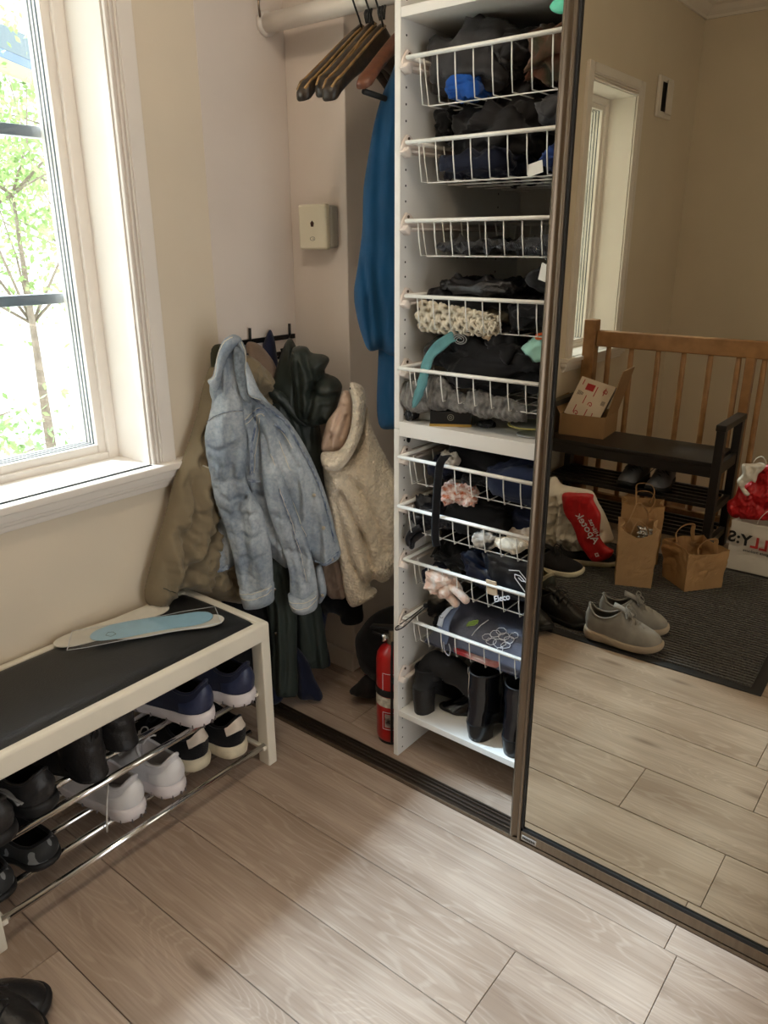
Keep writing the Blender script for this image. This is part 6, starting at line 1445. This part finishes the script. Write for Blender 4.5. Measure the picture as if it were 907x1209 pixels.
obj('strap', MB().lathe([(ER+0.0005, 0.160), (ER+0.003, 0.161), (ER+0.003, 0.180), (ER+0.0005, 0.181)], 32, (EX, EY, 0)), M_black, fe, smooth=False)
ha = a0-0.05
hp = [(EX+0.018*math.cos(ha), EY+0.018*math.sin(ha), 0.322), (EX+0.04*math.cos(ha), EY+0.04*math.sin(ha), 0.310), (EX+(ER+0.007)*math.cos(ha), EY+(ER+0.007)*math.sin(ha), 0.27), (EX+(ER+0.007)*math.cos(ha), EY+(ER+0.007)*math.sin(ha), 0.12), (EX+(ER+0.007)*math.cos(ha), EY+(ER+0.007)*math.sin(ha), 0.012)]
obj('hose', MB().tube(smooth_poly(hp, 6, False), 0.0035, 8), M_black, fe, smooth=True)
obj('hose_clip', MB().tube([(EX+(ER+0.001)*math.cos(ha+0.15), EY+(ER+0.001)*math.sin(ha+0.15), 0.220), (EX+(ER+0.012)*math.cos(ha+0.15), EY+(ER+0.012)*math.sin(ha+0.15), 0.220)], 0.010, 12), M_black, fe, smooth=True)
# ---- black bag on the closet floor
bb_ = garment('black_backpack', 'black backpack slumped on the closet floor behind the fire extinguisher', 'backpack', (-1.27, 1.72, 0))
C = inflate(Gl((632, 520), (660, 470), (705, 415), (770, 372), (860, 350), (900, 420), (905, 640), (880, 760), (760, 790), (700, 700), (660, 660), (640, 600)), -HF, -2.10, 0.09, 0.07, 0.006, 0.09, seed=60, noise=(0.006, 8, 5))
obj('body', C.mb, W_blk, bb_, smooth=True)
C = inflate(Gl((600, 800), (640, 760), (690, 715), (760, 720), (780, 800), (720, 830), (640, 820)), -HF, -2.06, 0.03, 0.03, 0.006, 0.04, seed=61, noise=(0.005, 14, 8))
obj('pocket', C.mb, W_blk2, bb_, smooth=True)
obj('red_zip_pull', MB().tube([np.array(hit(431, 796, 1, 1.60)), np.array(hit(433.5, 808, 1, 1.60))], 0.0022, 6), mat('pull_red', rgb(160, 60, 60), 0.5), bb_, smooth=True, label='red zip pull')
# ================================================================== THE SIDE OF THE ROOM SEEN IN THE MIRROR
M_pine = mat('varnished_pine', rgb(168, 124, 80), 0.4, vscale=6, col2=rgb(146, 104, 64), stretch=(3, 3, 3), coat=0.15)
M_bb = mat('black_brown_stain', rgb(34, 30, 28), 0.38, var=0.15, vscale=10, stretch=(1, 8, 8))
# ---- stair railing
RY0 = -1.075
ra = thing('stair_railing', 'varnished pine stair railing with round balusters behind the black bench', 'railing', (-1.2, RY0, 0))
obj('handrail', MB().box((-1.60, RY0-0.021, 0.872), (XR-0.01, RY0+0.021, 0.952)), M_pine, ra, bevel=0.008, bseg=3)
obj('newel_post', MB().box((-1.668, RY0-0.031, 0.0), (-1.604, RY0+0.031, 1.003)), M_pine, ra, bevel=0.005)
obj('bottom_rail', MB().box((-1.605, RY0-0.018, 0.06), (XR-0.01, RY0+0.018, 0.10)), M_pine, ra, bevel=0.004)
bal = [-1.536, -1.418, -1.283, -1.160, -1.036, -0.911]+[-0.80+0.124*i for i in range(17)]
for i, x in enumerate(bal):
    if i == 0: b0 = obj('baluster', MB().lathe([(0.011, 0.09), (0.0135, 0.14), (0.0135, 0.83), (0.0115, 0.88)], 14), M_pine, ra, local=True, smooth=True); b0.location = (x+1.2, 0, 0)
    else: share(b0, 'baluster', ra, (x+1.2, 0, 0))
obj('post', MB().box((-0.878, RY0-0.022, 0.0), (-0.838, RY0+0.022, 0.875)), M_pine, ra, bevel=0.004)
obj('post', MB().box((0.35, RY0-0.022, 0.0), (0.39, RY0+0.022, 0.875)), M_pine, ra, bevel=0.004)
stc = thing('staircase', 'pine stairs going down behind the railing', 'stairs', (-1.0, -1.8, -1.5))
for k in range(6): obj('tread', MB().box((-1.69+0.24*k, -2.44, -0.22-0.2*k), (-1.42+0.24*k, YF-0.035, -0.18-0.2*k)), M_pine, stc, bevel=0.006)
for k in range(6): obj('riser', MB().box((-1.46+0.24*k, -2.44, -0.40-0.2*k), (-1.44+0.24*k, YF-0.035, -0.20-0.2*k)), M_pine, stc, bevel=0.002)
# ---- black bench with slatted shelves
bx0, bx1, by0, by1, bz = -1.672, -0.822, -0.985, -0.662, 0.468
hb = thing('slatted_bench', 'black-brown wooden bench with armrests and slatted shoe shelves before the railing', 'bench', ((bx0+bx1)/2, (by0+by1)/2, 0))
obj('seat', MB().box((bx0+0.036, by0+0.004, bz-0.022), (bx1-0.036, by1-0.002, bz)), M_bb, hb, bevel=0.003)
obj('front_apron', MB().box((bx0+0.036, by1-0.026, bz-0.068), (bx1-0.036, by1-0.004, bz-0.022)), M_bb, hb, bevel=0.002)
obj('back_apron', MB().box((bx0+0.036, by0+0.006, bz-0.068), (bx1-0.036, by0+0.026, bz-0.022)), M_bb, hb, bevel=0.002)
for xa in (bx0, bx1-0.036):
    for ya in (by0, by1-0.044): obj('leg', MB().box((xa, ya, 0), (xa+0.036, ya+0.044, 0.612)), M_bb, hb, bevel=0.003)
    obj('armrest', MB().box((xa-0.004, by0-0.004, 0.610), (xa+0.040, by1+0.004, 0.638)), M_bb, hb, bevel=0.004)
    obj('side_rail', MB().box((xa+0.006, by0+0.04, bz-0.060), (xa+0.030, by1-0.04, bz-0.01)), M_bb, hb, bevel=0.002)
    for zz in (0.245, 0.085): obj('side_rail', MB().box((xa+0.006, by0+0.04, zz-0.02), (xa+0.030, by1-0.04, zz+0.012)), M_bb, hb, bevel=0.002)
for zz in (0.262, 0.100):
    for k in range(6):
        y = by0+0.028+k*0.052
        obj('slat', MB().box((bx0+0.034, y-0.009, zz-0.010), (bx1-0.034, y+0.009, zz+0.006)), M_bb, hb, bevel=0.002)
# ---- cardboard box with a smaller printed carton in it
M_card = mat('brown_cardboard', rgb(158, 122, 84), 0.8, var=0.05, vscale=12); M_cardi = mat('cardboard_inside', rgb(140, 108, 76), 0.85, var=0.05, vscale=12)
A = mhit(660, 512, 2, bz); B = mhit(711.8, 518.7, 2, bz); Cc = mhit(732, 506.6, 2, bz)
ex_ = B-A; wx = np.linalg.norm(ex_[:2]); ex_ = ex_/np.linalg.norm(ex_); ey_ = np.array([ex_[1], -ex_[0], 0.0])
if ey_[1] > 0: ey_ = -ey_
dy = abs((Cc-B)@ey_); dy = min(max(dy, 0.12), 0.22)
fy_shift = min(0, 0)                          # keep the box on the seat
O = A.copy(); O[2] = bz
bh = 0.105
cbx = thing('cardboard_box', 'open brown cardboard box on the black bench', 'cardboard box', O)
th = 0.004
def wallp(p, a, b, t, z0=bz, h=bh): return MB().obox((p+a*0.5)*np.array([1, 1, 0])+np.array([0, 0, z0+h/2]), a*0.5, b*t*0.5, (0, 0, h/2))
obj('side', wallp(O, ex_*wx, ey_, th), M_card, cbx); obj('side', wallp(O+ey_*dy, ex_*wx, ey_, th), M_card, cbx)
obj('side', wallp(O, ey_*dy, ex_, th), M_card, cbx); obj('side', wallp(O+ex_*wx, ey_*dy, ex_, th), M_card, cbx)
obj('bottom', MB().obox(O+ex_*wx/2+ey_*dy/2+np.array([0, 0, 0.003]), ex_*wx/2, ey_*dy/2, (0, 0, 0.003)), M_card, cbx)
# raised flap along the far side and end
f0 = O+ex_*wx+np.array([0, 0, bh]); fd = ey_*dy
tilt = ex_*0.060+np.array([0, 0, 0.225])
fl_ = obj('flap', MB().obox(f0+fd*0.55+tilt*0.5, fd*0.45, tilt*0.5, ex_*0.002), M_card, cbx)
obj('flap', MB().obox(O-ex_*0.02+np.array([0, 0, bh+0.03])+fd*0.5, fd*0.5, -ex_*0.02+np.array([0, 0, 0.035]), ex_*0.002), M_card, cbx)
obj('shipping_label', MB().obox(f0+fd*0.45+tilt*0.34-ex_*0.003, fd*0.26, tilt*0.27, ex_*0.001), mat('label_paper_grey', rgb(206, 204, 200), 0.7, vscale=60, col2=rgb(120, 120, 120), detail=2), fl_, label='white shipping label')
# carton: slab leaning in the box, its face towards the mirror
u1 = ex_*0.170+np.array([0, 0, -0.040]); v1 = ex_*0.062+ey_*0.05+np.array([0, 0, 0.180]); 
pc = O+ex_*0.008+ey_*0.030+np.array([0, 0, bh-0.002])
wn = np.cross(u1, v1); wn /= np.linalg.norm(wn)
if wn@ey_ < 0: wn = -wn
car = thing('printed_carton', 'white carton with red print leaning in the cardboard box', 'carton', pc)
M_wc = mat('white_carton', rgb(222, 204, 184), 0.6)
obj('face', MB().obox(pc+u1/2+v1/2, u1/2, v1/2, wn*0.002), M_wc, car)
obj('body', MB().obox(pc+u1/2+v1/2+wn*0.022, u1/2*0.995, v1/2*0.995, wn*0.019), mat('grey_board', rgb(110, 92, 76), 0.8), car)
M_rp = mat('red_print', rgb(178, 44, 44), 0.6); M_dp = mat('dark_print', rgb(70, 62, 58), 0.6)
def cp(a, b): return pc+u1*a+v1*b-wn*0.0026
def cbar(name, a, b, la, lb, m): obj(name, MB().obox(cp(a, b), u1*la, v1*lb, wn*0.0004), m, car)
cbar('red_block', 0.36, 0.80, 0.12, 0.085, M_rp)
for a, b, la, lb in ((0.55, 0.74, 0.012, 0.13), (0.78, 0.80, 0.012, 0.10), (0.36, 0.48, 0.012, 0.11), (0.22, 0.20, 0.012, 0.10), (0.56, 0.18, 0.012, 0.09), (0.75, 0.15, 0.012, 0.07), (0.12, 0.88, 0.012, 0.07)): cbar('red_line', a, b, la, lb, M_rp)
for k in range(5): cbar('code_bar', 0.10+0.035*k, 0.60, 0.008, 0.06-0.006*k, M_dp); cbar('code_bar', 0.84+0.022*k, 0.52, 0.005, 0.055, M_dp)
for a, b in ((0.86, 0.86), (0.62, 0.46), (0.36, 0.16), (0.88, 0.08)):
    o = cp(a, b)-wn*0.0004
    # the lettering faces the mirror: its reading direction runs against u1
    text_obj('letter_g', 'G', 0.030, M_rp, car, basis(o, -v1, -u1), bold=0.0004)
# ---- ribbed entrance mat
Am = mhit(610+875/3.054, 530+880/3.054, 2, 0.009)
mx1, my1 = -0.372, 0.335
mat_o = thing('door_mat', 'dark grey ribbed entrance mat with a rubber border', 'door mat', (-1.0, 0.0, 0)); mat_o.rotation_euler = (0, 0, -0.035)
M_rub = mat('black_rubber', rgb(40, 39, 40), 0.6); M_rib = mat('charcoal_rib_pile', rgb(66, 63, 62), 0.95, vscale=180, col2=rgb(104, 100, 98), detail=2)
obj('rubber_base', MB().box((-0.64, -0.66, 0), (0.632, 0.345, 0.004)), M_rub, mat_o, local=True, bevel=0.002)
rb = MB(); y = -0.62
while y < 0.315:
    rb.prism([(-0.0062, 0), (0.0062, 0), (0.0046, 0.0065), (-0.0046, 0.0065)], (-0.60, y, 0.0035), (0, 1, 0), (0, 0, 1), (1.195, 0, 0)); y += 0.0185
o = obj('ribs', rb, M_rib, mat_o, local=True); o['kind'] = 'stuff'
# ---- paper bags
M_kraft = mat('kraft_paper', rgb(178, 138, 94), 0.75, var=0.05, vscale=10); M_kraft2 = mat('kraft_paper_light', rgb(190, 152, 110), 0.75, var=0.05, vscale=10)
def paper_bag(name, label, p0, p1, depth, h, m, seed, amp=0.004, freq=14, flare=0.0, dip=0.03, handles=True, lean=0.0, group=None, hh=0.07, cat='paper bag', hm=None, twist=0.0):
    """open bag; p0-p1 is the bottom edge of its front face (towards the mirror), depth goes away from it"""
    p0 = np.array([p0[0], p0[1], 0.0]); p1 = np.array([p1[0], p1[1], 0.0]); a = p1-p0; w = np.linalg.norm(a); a /= w; b = np.array([a[1], -a[0], 0])
    if b[1] > 0: b = -b
    z0 = 0.0095
    root = thing(name, label, cat, (p0+p1)/2+b*depth/2+np.array([0, 0, z0]), group)
    nc, nh = 72, 30; V = []
    def ringpt(t, v):
        per = 2*(w+depth); s = t*per; f = 1+flare*v
        if s < w: q = (s, 0)
        elif s < w+depth: q = (w, s-w)
        elif s < 2*w+depth: q = (2*w+depth-s, depth)
        else: q = (0, per-s)
        x, y = (q[0]-w/2)*f+w/2, (q[1]-depth/2)*f+depth/2
        # gusset: sides fold inwards towards the top
        if w <= s < w+depth: x -= 0.022*v*math.sin(PI*(s-w)/depth)
        if s > 2*w+depth: x += 0.022*v*math.sin(PI*(per-s)/depth)
        return x, y
    for i in range(nh):
        v = i/(nh-1)
        for j in range(nc):
            t = j/nc; x, y = ringpt(t, v); front = 1 if t*2*(w+depth) < w else 0
            hz = h*(1-dip*front*math.sin(PI*min(1, max(0, x/w)))*1.0)
            V.append(p0+a*(x+lean*v*h)+b*y+np.array([0, 0, z0+hz*v]))
    P = np.array(V); cen = P.mean(0); d = P-cen; d[:, 2] = 0; d /= np.linalg.norm(d, axis=1)[:, None]
    vv = np.repeat(np.arange(nh)/(nh-1), nc)
    P = P+d*(folds(P*freq+seed, seed)*amp*2+folds(P*freq*2.6, seed+2)*amp*0.7)[:, None]*np.clip(vv*3, 0.15, 1)[:, None]
    body = obj('body', MB().grid([tuple(p) for p in P], nh, nc, wrap=True).add([tuple(p) for p in P[:nc]], [tuple(range(nc))]), m, root, smooth=False, solid=0.0016, recalc=True)
    if handles:
        for yy in (0.0, depth):
            c0 = p0+a*(w*0.5+lean*h)+b*yy*(1-0.0); zt = z0+h*(1-dip*(yy == 0))
            pth = [c0-a*w*0.22+np.array([0, 0, zt-0.02]), c0-a*w*0.22+np.array([0, 0, zt+hh*0.4]), c0-a*w*0.12+np.array([0, 0, zt+hh*0.95]), c0+a*w*0.12+np.array([0, 0, zt+hh*0.95]), c0+a*w*0.22+np.array([0, 0, zt+hh*0.4]), c0+a*w*0.22+np.array([0, 0, zt-0.02])]
            pth = [q+b*(0.004 if yy == 0 else -0.004)+a*0.01*math.sin(k*2+seed) for k, q in enumerate(pth)]
            obj('handle', MB().tube(smooth_poly(pth, 5, False), 0.009, 8, flat=0.16), hm or m, root, smooth=True)
    return root, p0, a, b, w
bag1, *_ = paper_bag('tall_paper_bag', 'tall brown paper bag standing on the mat beside the red and white plastic bag', mhit(726.2, 690.4, 2, .009), mhit(768.8, 694.7, 2, .009), 0.115, 0.262, M_kraft2, 5, amp=0.003, flare=0.10, dip=0.16)
tag(obj('foil_wrap', lump_mesh(np.array([-0.985, -0.305, 0.215]), (0.030, 0.024, 0.026), 5, amp=0.01, freq=40), mat('crumpled_foil', rgb(200, 200, 200), 0.25, 0.8), smooth=True), 'crumpled shiny foil sticking out of the tall paper bag', 'foil')
bag1b, *_ = paper_bag('tall_paper_bag', 'tall brown paper bag tucked right behind the front paper bag', mhit(729, 662, 2, .009), mhit(776, 667, 2, .009), 0.10, 0.275, M_kraft, 7, amp=0.003, flare=0.05, dip=0.03)
bag2, *_ = paper_bag('crumpled_paper_bag', 'short crumpled brown paper bag next to the white shopping bag', mhit(808, 698.6, 2, .009), mhit(852.6, 693.6, 2, .009), 0.165, 0.170, M_kraft, 9, amp=0.006, freq=9, flare=0.12, dip=0.05, hh=0.06)
# ---- white shopping bag with lettering
M_wb = mat('white_paper_bag', rgb(224, 216, 206), 0.6, var=0.03, vscale=6); M_wp = mat('white_plastic_film', rgb(222, 214, 202), 0.4, var=0.05, vscale=9)
q0 = mhit(856.7, 669.7, 2, .009); q1 = mhit(907, 681.5, 2, .009); q1 = q0+(q1-q0)*2.1
wbag, p0, a, b, w = paper_bag('white_shopping_bag', 'white shopping bag with black and red lettering at the end of the black bench', q0, q1, 0.16, 0.225, M_wb, 11, amp=0.004, freq=9, flare=0.03, dip=0.0, hh=0.08, cat='shopping bag')
M_bp = mat('black_print', rgb(22, 20, 20), 0.6)
# reading direction as seen standing in the room in front of the bag
rd = -a; nf = -b
xs = 0.0
mid = p0+a*w*0.44
def bagtext(s, dx, z, size, m, nm, bold=0.0, sx=1.0):
    o = mid+rd*dx+np.array([0, 0, z])+nf*0.010
    return text_obj(nm, s, size, m, wbag, basis(o, rd, (0, 0, 1)), bold=bold, sx=sx)
SZt = 0.068
for ch, dx, m_ in (('W', 0.0, M_bp), ('I', 0.066, M_rp), ('L', 0.090, M_rp), ('L', 0.126, M_rp), ('Y', 0.160, M_bp), (':', 0.204, M_bp), ('S', 0.222, M_bp)):
    bagtext(ch, dx-0.085, 0.140-0.10*(0.222-dx)*1.0, SZt, m_, 'lettering', 0.0022)
bagtext('Sveriges billigaste matkasse', -0.085, 0.106, 0.0170, M_bp, 'lettering', 0.0002)
# ---- plastic bags
NF = np.array([0.0, 1.0, 0.0])
Bz = lambda *pts: K(pts, 640, 555, 10.078)
ypb = -0.30
pb = thing('plastic_bag_white', 'crumpled white plastic bag with a red printed panel lying on shoes', 'plastic bag', (-1.20, ypb, 0.02))
C = inflate(Bz((-60, 160), (40, 110), (145, 80), (215, 165), (340, 200), (540, 235), (610, 285), (660, 390), (720, 490), (770, 600), (820, 740), (845, 830), (800, 870), (720, 900), (560, 980), (330, 960), (180, 900), (10, 810), (-70, 700)), NF, ypb-0.05, 0.09, 0.06, 0.004, 0.08, seed=70, noise=(0.009, 16, 12), mirror=True,
            creases=[(Bz((240, 300), (260, 500), (200, 640), (260, 800)), 0.02, 0.010), (Bz((60, 300), (140, 420), (90, 600)), 0.012, 0.012)])
obj('film', C.mb, M_wp, pb, smooth=True)
t_o = Bz((300, 905))[0]
C2 = inflate(Bz((255, 275), (420, 270), (600, 285), (612, 360), (660, 450), (700, 540), (690, 680), (690, 800), (760, 900), (855, 965), (780, 1060), (620, 1085), (520, 980), (440, 860), (400, 740), (350, 630), (280, 530), (250, 400)), NF, ypb+0.045, 0.022, 0.02, 0.004, 0.03, seed=72, noise=(0.003, 14, 10), mirror=True)
rp = obj('red_panel', C2.mb, mat('red_plastic', rgb(190, 30, 34), 0.4, var=0.08, vscale=12), pb, smooth=True, label='red printed panel')
def on_m(px, py, y): return np.array(mhit(px, py, 1, y))
# two lines of white lettering running up the panel
for s, e0, e1 in (('Apotek', Bz((660, 860))[0], Bz((470, 570))[0]), ('Hjärtat', Bz((690, 770))[0], Bz((590, 560))[0])):
    o = C2.surf(*e0, 0.003); x2 = C2.surf(*e1, 0.003); d = x2-o; d[1] = 0; o[1] = max(o[1], x2[1])+0.010
    up_ = np.cross(np.array([0, -1.0, 0]), d)
    L_ = np.linalg.norm(d)
    text_obj('lettering', s, L_/2.55 if s == 'Apotek' else L_/3.0, M_print, rp, basis(o, d, np.cross(NF, d)), bold=0.0003)
hs = C2.surf(*Bz((690, 985))[0], 0.008)
obj('heart_square', MB().obox(hs, (0.007, 0, 0.004), (-0.004, 0, 0.007), (0, 0.0008, 0)), M_print, rp)
obj('heart', MB().prism([(0, -0.005), (0.005, 0.001), (0.004, 0.0045), (0.0015, 0.0045), (0, 0.0025), (-0.0015, 0.0045), (-0.004, 0.0045), (-0.005, 0.001)], hs+np.array([0, 0.001, 0]), (1, 0, 0), (0, 0, 1), (0, 0.0008, 0)), M_rp, rp)
for ch, q in (('Y', (150, 880)), (':', (205, 905)), ('S', (260, 925))):
    o = C.surf(*Bz((q[0]+30, q[1]+15))[0], 0.006); text_obj('lettering', ch, 0.022, M_bp, pb, basis(o, (-1, 0, 0.15), (0, 0, 1)), bold=0.0012)
pb2 = thing('red_white_bag', 'knotted red and white plastic bag behind the white shopping bag', 'plastic bag', (-0.72, -0.80, 0.1))
Wg = lambda *pts: K(pts, 760, 520, 6.047)
yk = -0.735
C = inflate(Wg((600, 440), (650, 400), (690, 310), (760, 280), (830, 200), (900, 170), (1100, 160), (1150, 400), (1100, 560), (700, 560), (610, 520)), NF, yk, 0.03, 0.04, 0.004, 0.04, seed=74, noise=(0.008, 18, 14), mirror=True)
obj('film', C.mb, MATS['red_plastic'], pb2, smooth=True)
C = inflate(Wg((668, 285), (705, 240), (705, 170), (770, 165), (850, 160), (870, 190), (820, 240), (800, 300), (770, 290), (720, 330), (760, 380), (730, 395), (690, 340)), NF, yk+0.045, 0.022, 0.015, 0.004, 0.02, seed=75, noise=(0.006, 20, 16), mirror=True)
obj('knot', C.mb, M_wp, pb2, smooth=True)
obj('handle', MB().tube(smooth_poly([on_m(*q, yk+0.05) for q in Wg((775, 240), (790, 150), (840, 115), (872, 150), (860, 200), (800, 250))], 5, False), 0.007, 8, flat=0.25), M_wp, pb2, smooth=True)
# ---- shoes on and around the mat
M_gk = weave('grey_knit_shoe', rgb(152, 147, 141), 380, vscale=20); M_gs = mat('greige_foam_sole', rgb(186, 168, 148), 0.6, var=0.05)
gs_ = dict(upper=M_gk, sole=M_gs, lining=mat('grey_lining', rgb(92, 86, 80), 0.9), lace=weave('grey_lace', rgb(150, 146, 140), 700))
for lb, hpx, tpx, sd_ in (('grey knit sneaker with bow-tied laces standing on the edge of the mat', (690, 749), (782, 770), 1), ('grey knit sneaker behind its twin on the mat', (706, 737), (787, 749), -1)):
    h_ = mhit(*hpx, 2, 0.009); t_ = mhit(*tpx, 2, 0.009); L_ = np.linalg.norm(t_[:2]-h_[:2])
    o = make_shoe('grey_sneaker', lb, 'shoe', max(L_, 0.25), 0.092, 0.108, 0.028, 0.014, mats=gs_, side=sd_, seed=80, laces=6)
    put(o, h_[0], h_[1], 0.0095, math.atan2(t_[1]-h_[1], t_[0]-h_[0]))
ds_ = dict(upper=mat('black_knit', rgb(26, 25, 25), 0.9, var=0.1), sole=M_csole, lining=M_dark, lace=M_lace_b)
h_ = mhit(618, 668, 2, .009); t_ = mhit(689, 680, 2, .009); d_ = t_-h_
o = make_shoe('slip_on_shoe', 'black knit shoe with a pale sole in front of the plastic bag', 'shoe', 0.27, 0.098, 0.082, 0.026, mats=ds_, side=1, seed=81, laces=4); an = math.atan2(d_[1], d_[0])
put(o, t_[0]-0.27*math.cos(an), t_[1]-0.27*math.sin(an), 0.0095, an)
h_ = mhit(660, 663, 2, .009); t_ = mhit(731, 668, 2, .009); d_ = t_-h_; an = math.atan2(d_[1], d_[0])
o = make_shoe('slip_on_shoe', 'black knit shoe with a pale sole under the plastic bag', 'shoe', 0.27, 0.098, 0.060, 0.026, mats=ds_, side=-1, seed=82, laces=0, slipper=True)
put(o, t_[0]-0.27*math.cos(an), t_[1]-0.27*math.sin(an), 0.0095, an)
bg_ = dict(upper=leather('beige_suede', rgb(188, 176, 146), 0.7), sole=M_csole, lining=mat('olive_lining', rgb(110, 104, 70), 0.9), heel=leather('dark_green_heel', rgb(56, 58, 50), 0.6), lace=M_lace_w)
h_ = mhit(648, 706, 2, .009)
o = make_shoe('suede_sneaker', 'beige suede sneaker with a dark green heel on the mat', 'shoe', 0.27, 0.10, 0.09, 0.028, mats=bg_, side=1, seed=83)
put(o, h_[0]+0.012, h_[1]-0.0, 0.0095, -2.75)
lf_ = dict(upper=leather('black_soft_leather', rgb(30, 28, 27), 0.4, 0.15), sole=M_blksole, lining=M_dark, lace=M_lace_b)
t_ = mhit(694, 742, 2, .009)
o = make_shoe('leather_lace_up', 'black leather lace-up shoe next to the grey sneakers on the mat', 'shoe', 0.28, 0.10, 0.09, 0.022, mats=lf_, side=-1, seed=84, wr=0.004); an = 0.14
put(o, t_[0]-0.275*math.cos(an), t_[1]-0.275*math.sin(an)+0.012, 0.0095, an)
t_ = mhit(648, 748, 2, .004)
o = make_shoe('leather_lace_up', 'black leather lace-up shoe at the floor edge of the mat', 'shoe', 0.28, 0.10, 0.09, 0.022, mats=lf_, side=1, seed=85, wr=0.004); an = 0.3
put(o, t_[0]-0.272*math.cos(an), t_[1]-0.272*math.sin(an), 0.0095, an)
gk2 = dict(upper=weave('slate_mesh', rgb(112, 112, 116), 380), sole=M_blksole, lining=M_dark, lace=M_lace_b)
for k, x in enumerate((-1.245, -1.120)):
    o = make_shoe('slate_shoe', ['slate grey shoe on the slatted shelf of the black bench, by its twin', 'slate grey shoe on the slatted shelf behind the foil'][k], 'shoe', 0.27, 0.10, 0.09, 0.024, mats=gk2, side=1-2*k, seed=86+k)
    put(o, x, by0+0.02, 0.2685, PI/2)
# ---- air vent on the window wall
vt = thing('wall_vent', 'white square wall vent with its cover ajar beside the far window', 'vent', (XW, -1.90, 2.11))
obj('frame', MB().box((XW+0.001, -2.005, 2.015), (XW+0.018, -1.795, 2.215)), M_trim, vt, bevel=0.006, bseg=3)
obj('dark_opening', MB().box((XW+0.016, -1.965, 2.045), (XW+0.020, -1.838, 2.185)), M_black, vt)
obj('cover', MB().obox((XW+0.028, -1.928, 2.115), (0.005, 0.056, 0), (0, 0, 0.080), (0.004, 0, 0)), M_trim, vt, bevel=0.003)
# ================================================================== OUTDOORS
bush('garden_tree', 'leafy garden tree outside the window nearest the bench', (-5.6, 2.9, 1.7), (1.1, 1.3, 1.1), 3400, 0.055, M_leaf, 3)
bush('garden_bush', 'low leafy bush outside below the window bars', (-3.9, 1.45, 0.30), (0.7, 0.9, 0.65), 1900, 0.05, M_leafd, 5, trunk=False)
bush('garden_tree', 'taller garden tree farther out beyond the low bush', (-7.6, 4.6, 2.4), (1.5, 1.8, 1.6), 2000, 0.09, M_leaf, 7)
bush('garden_tree', 'garden tree outside the narrow window past the railing', (-4.6, -5.2, 1.8), (1.0, 1.4, 1.3), 1600, 0.09, M_leaf, 9)
# neighbouring roof edge with gutter
rfx = -6.5
g0 = np.array(hit(-160, -10, 0, rfx)); g1 = np.array(hit(70, 88, 0, rfx)); dg = g1-g0
nb = thing('neighbour_roof', 'neighbouring roof edge with a grey gutter seen through the window', 'roof', (g0+g1)/2)
for nm, dz, hz, wd_, m_ in (('roof_edge', 0.10, 0.09, 0.5, mat('slate_roof', rgb(120, 136, 146), 0.5)), ('gutter', -0.02, 0.035, 0.10, mat('blue_grey_gutter', rgb(118, 140, 176), 0.35)), ('fascia', -0.10, 0.05, 0.06, mat('mossy_fascia', rgb(196, 198, 150), 0.7))):
    obj(nm, MB().obox((g0+g1)/2+np.array([-wd_/2, 0, dz]), dg/2, (wd_/2, 0, 0), (0, 0, hz)), m_, nb, bevel=0.01)
obj('wall', MB().obox((g0+g1)/2+np.array([-1.2, -1.5, -1.2]), dg/2*0.6, (0.5, 0, 0), (0, 0, 0.9)), mat('white_render', rgb(236, 234, 228), 0.9), nb)
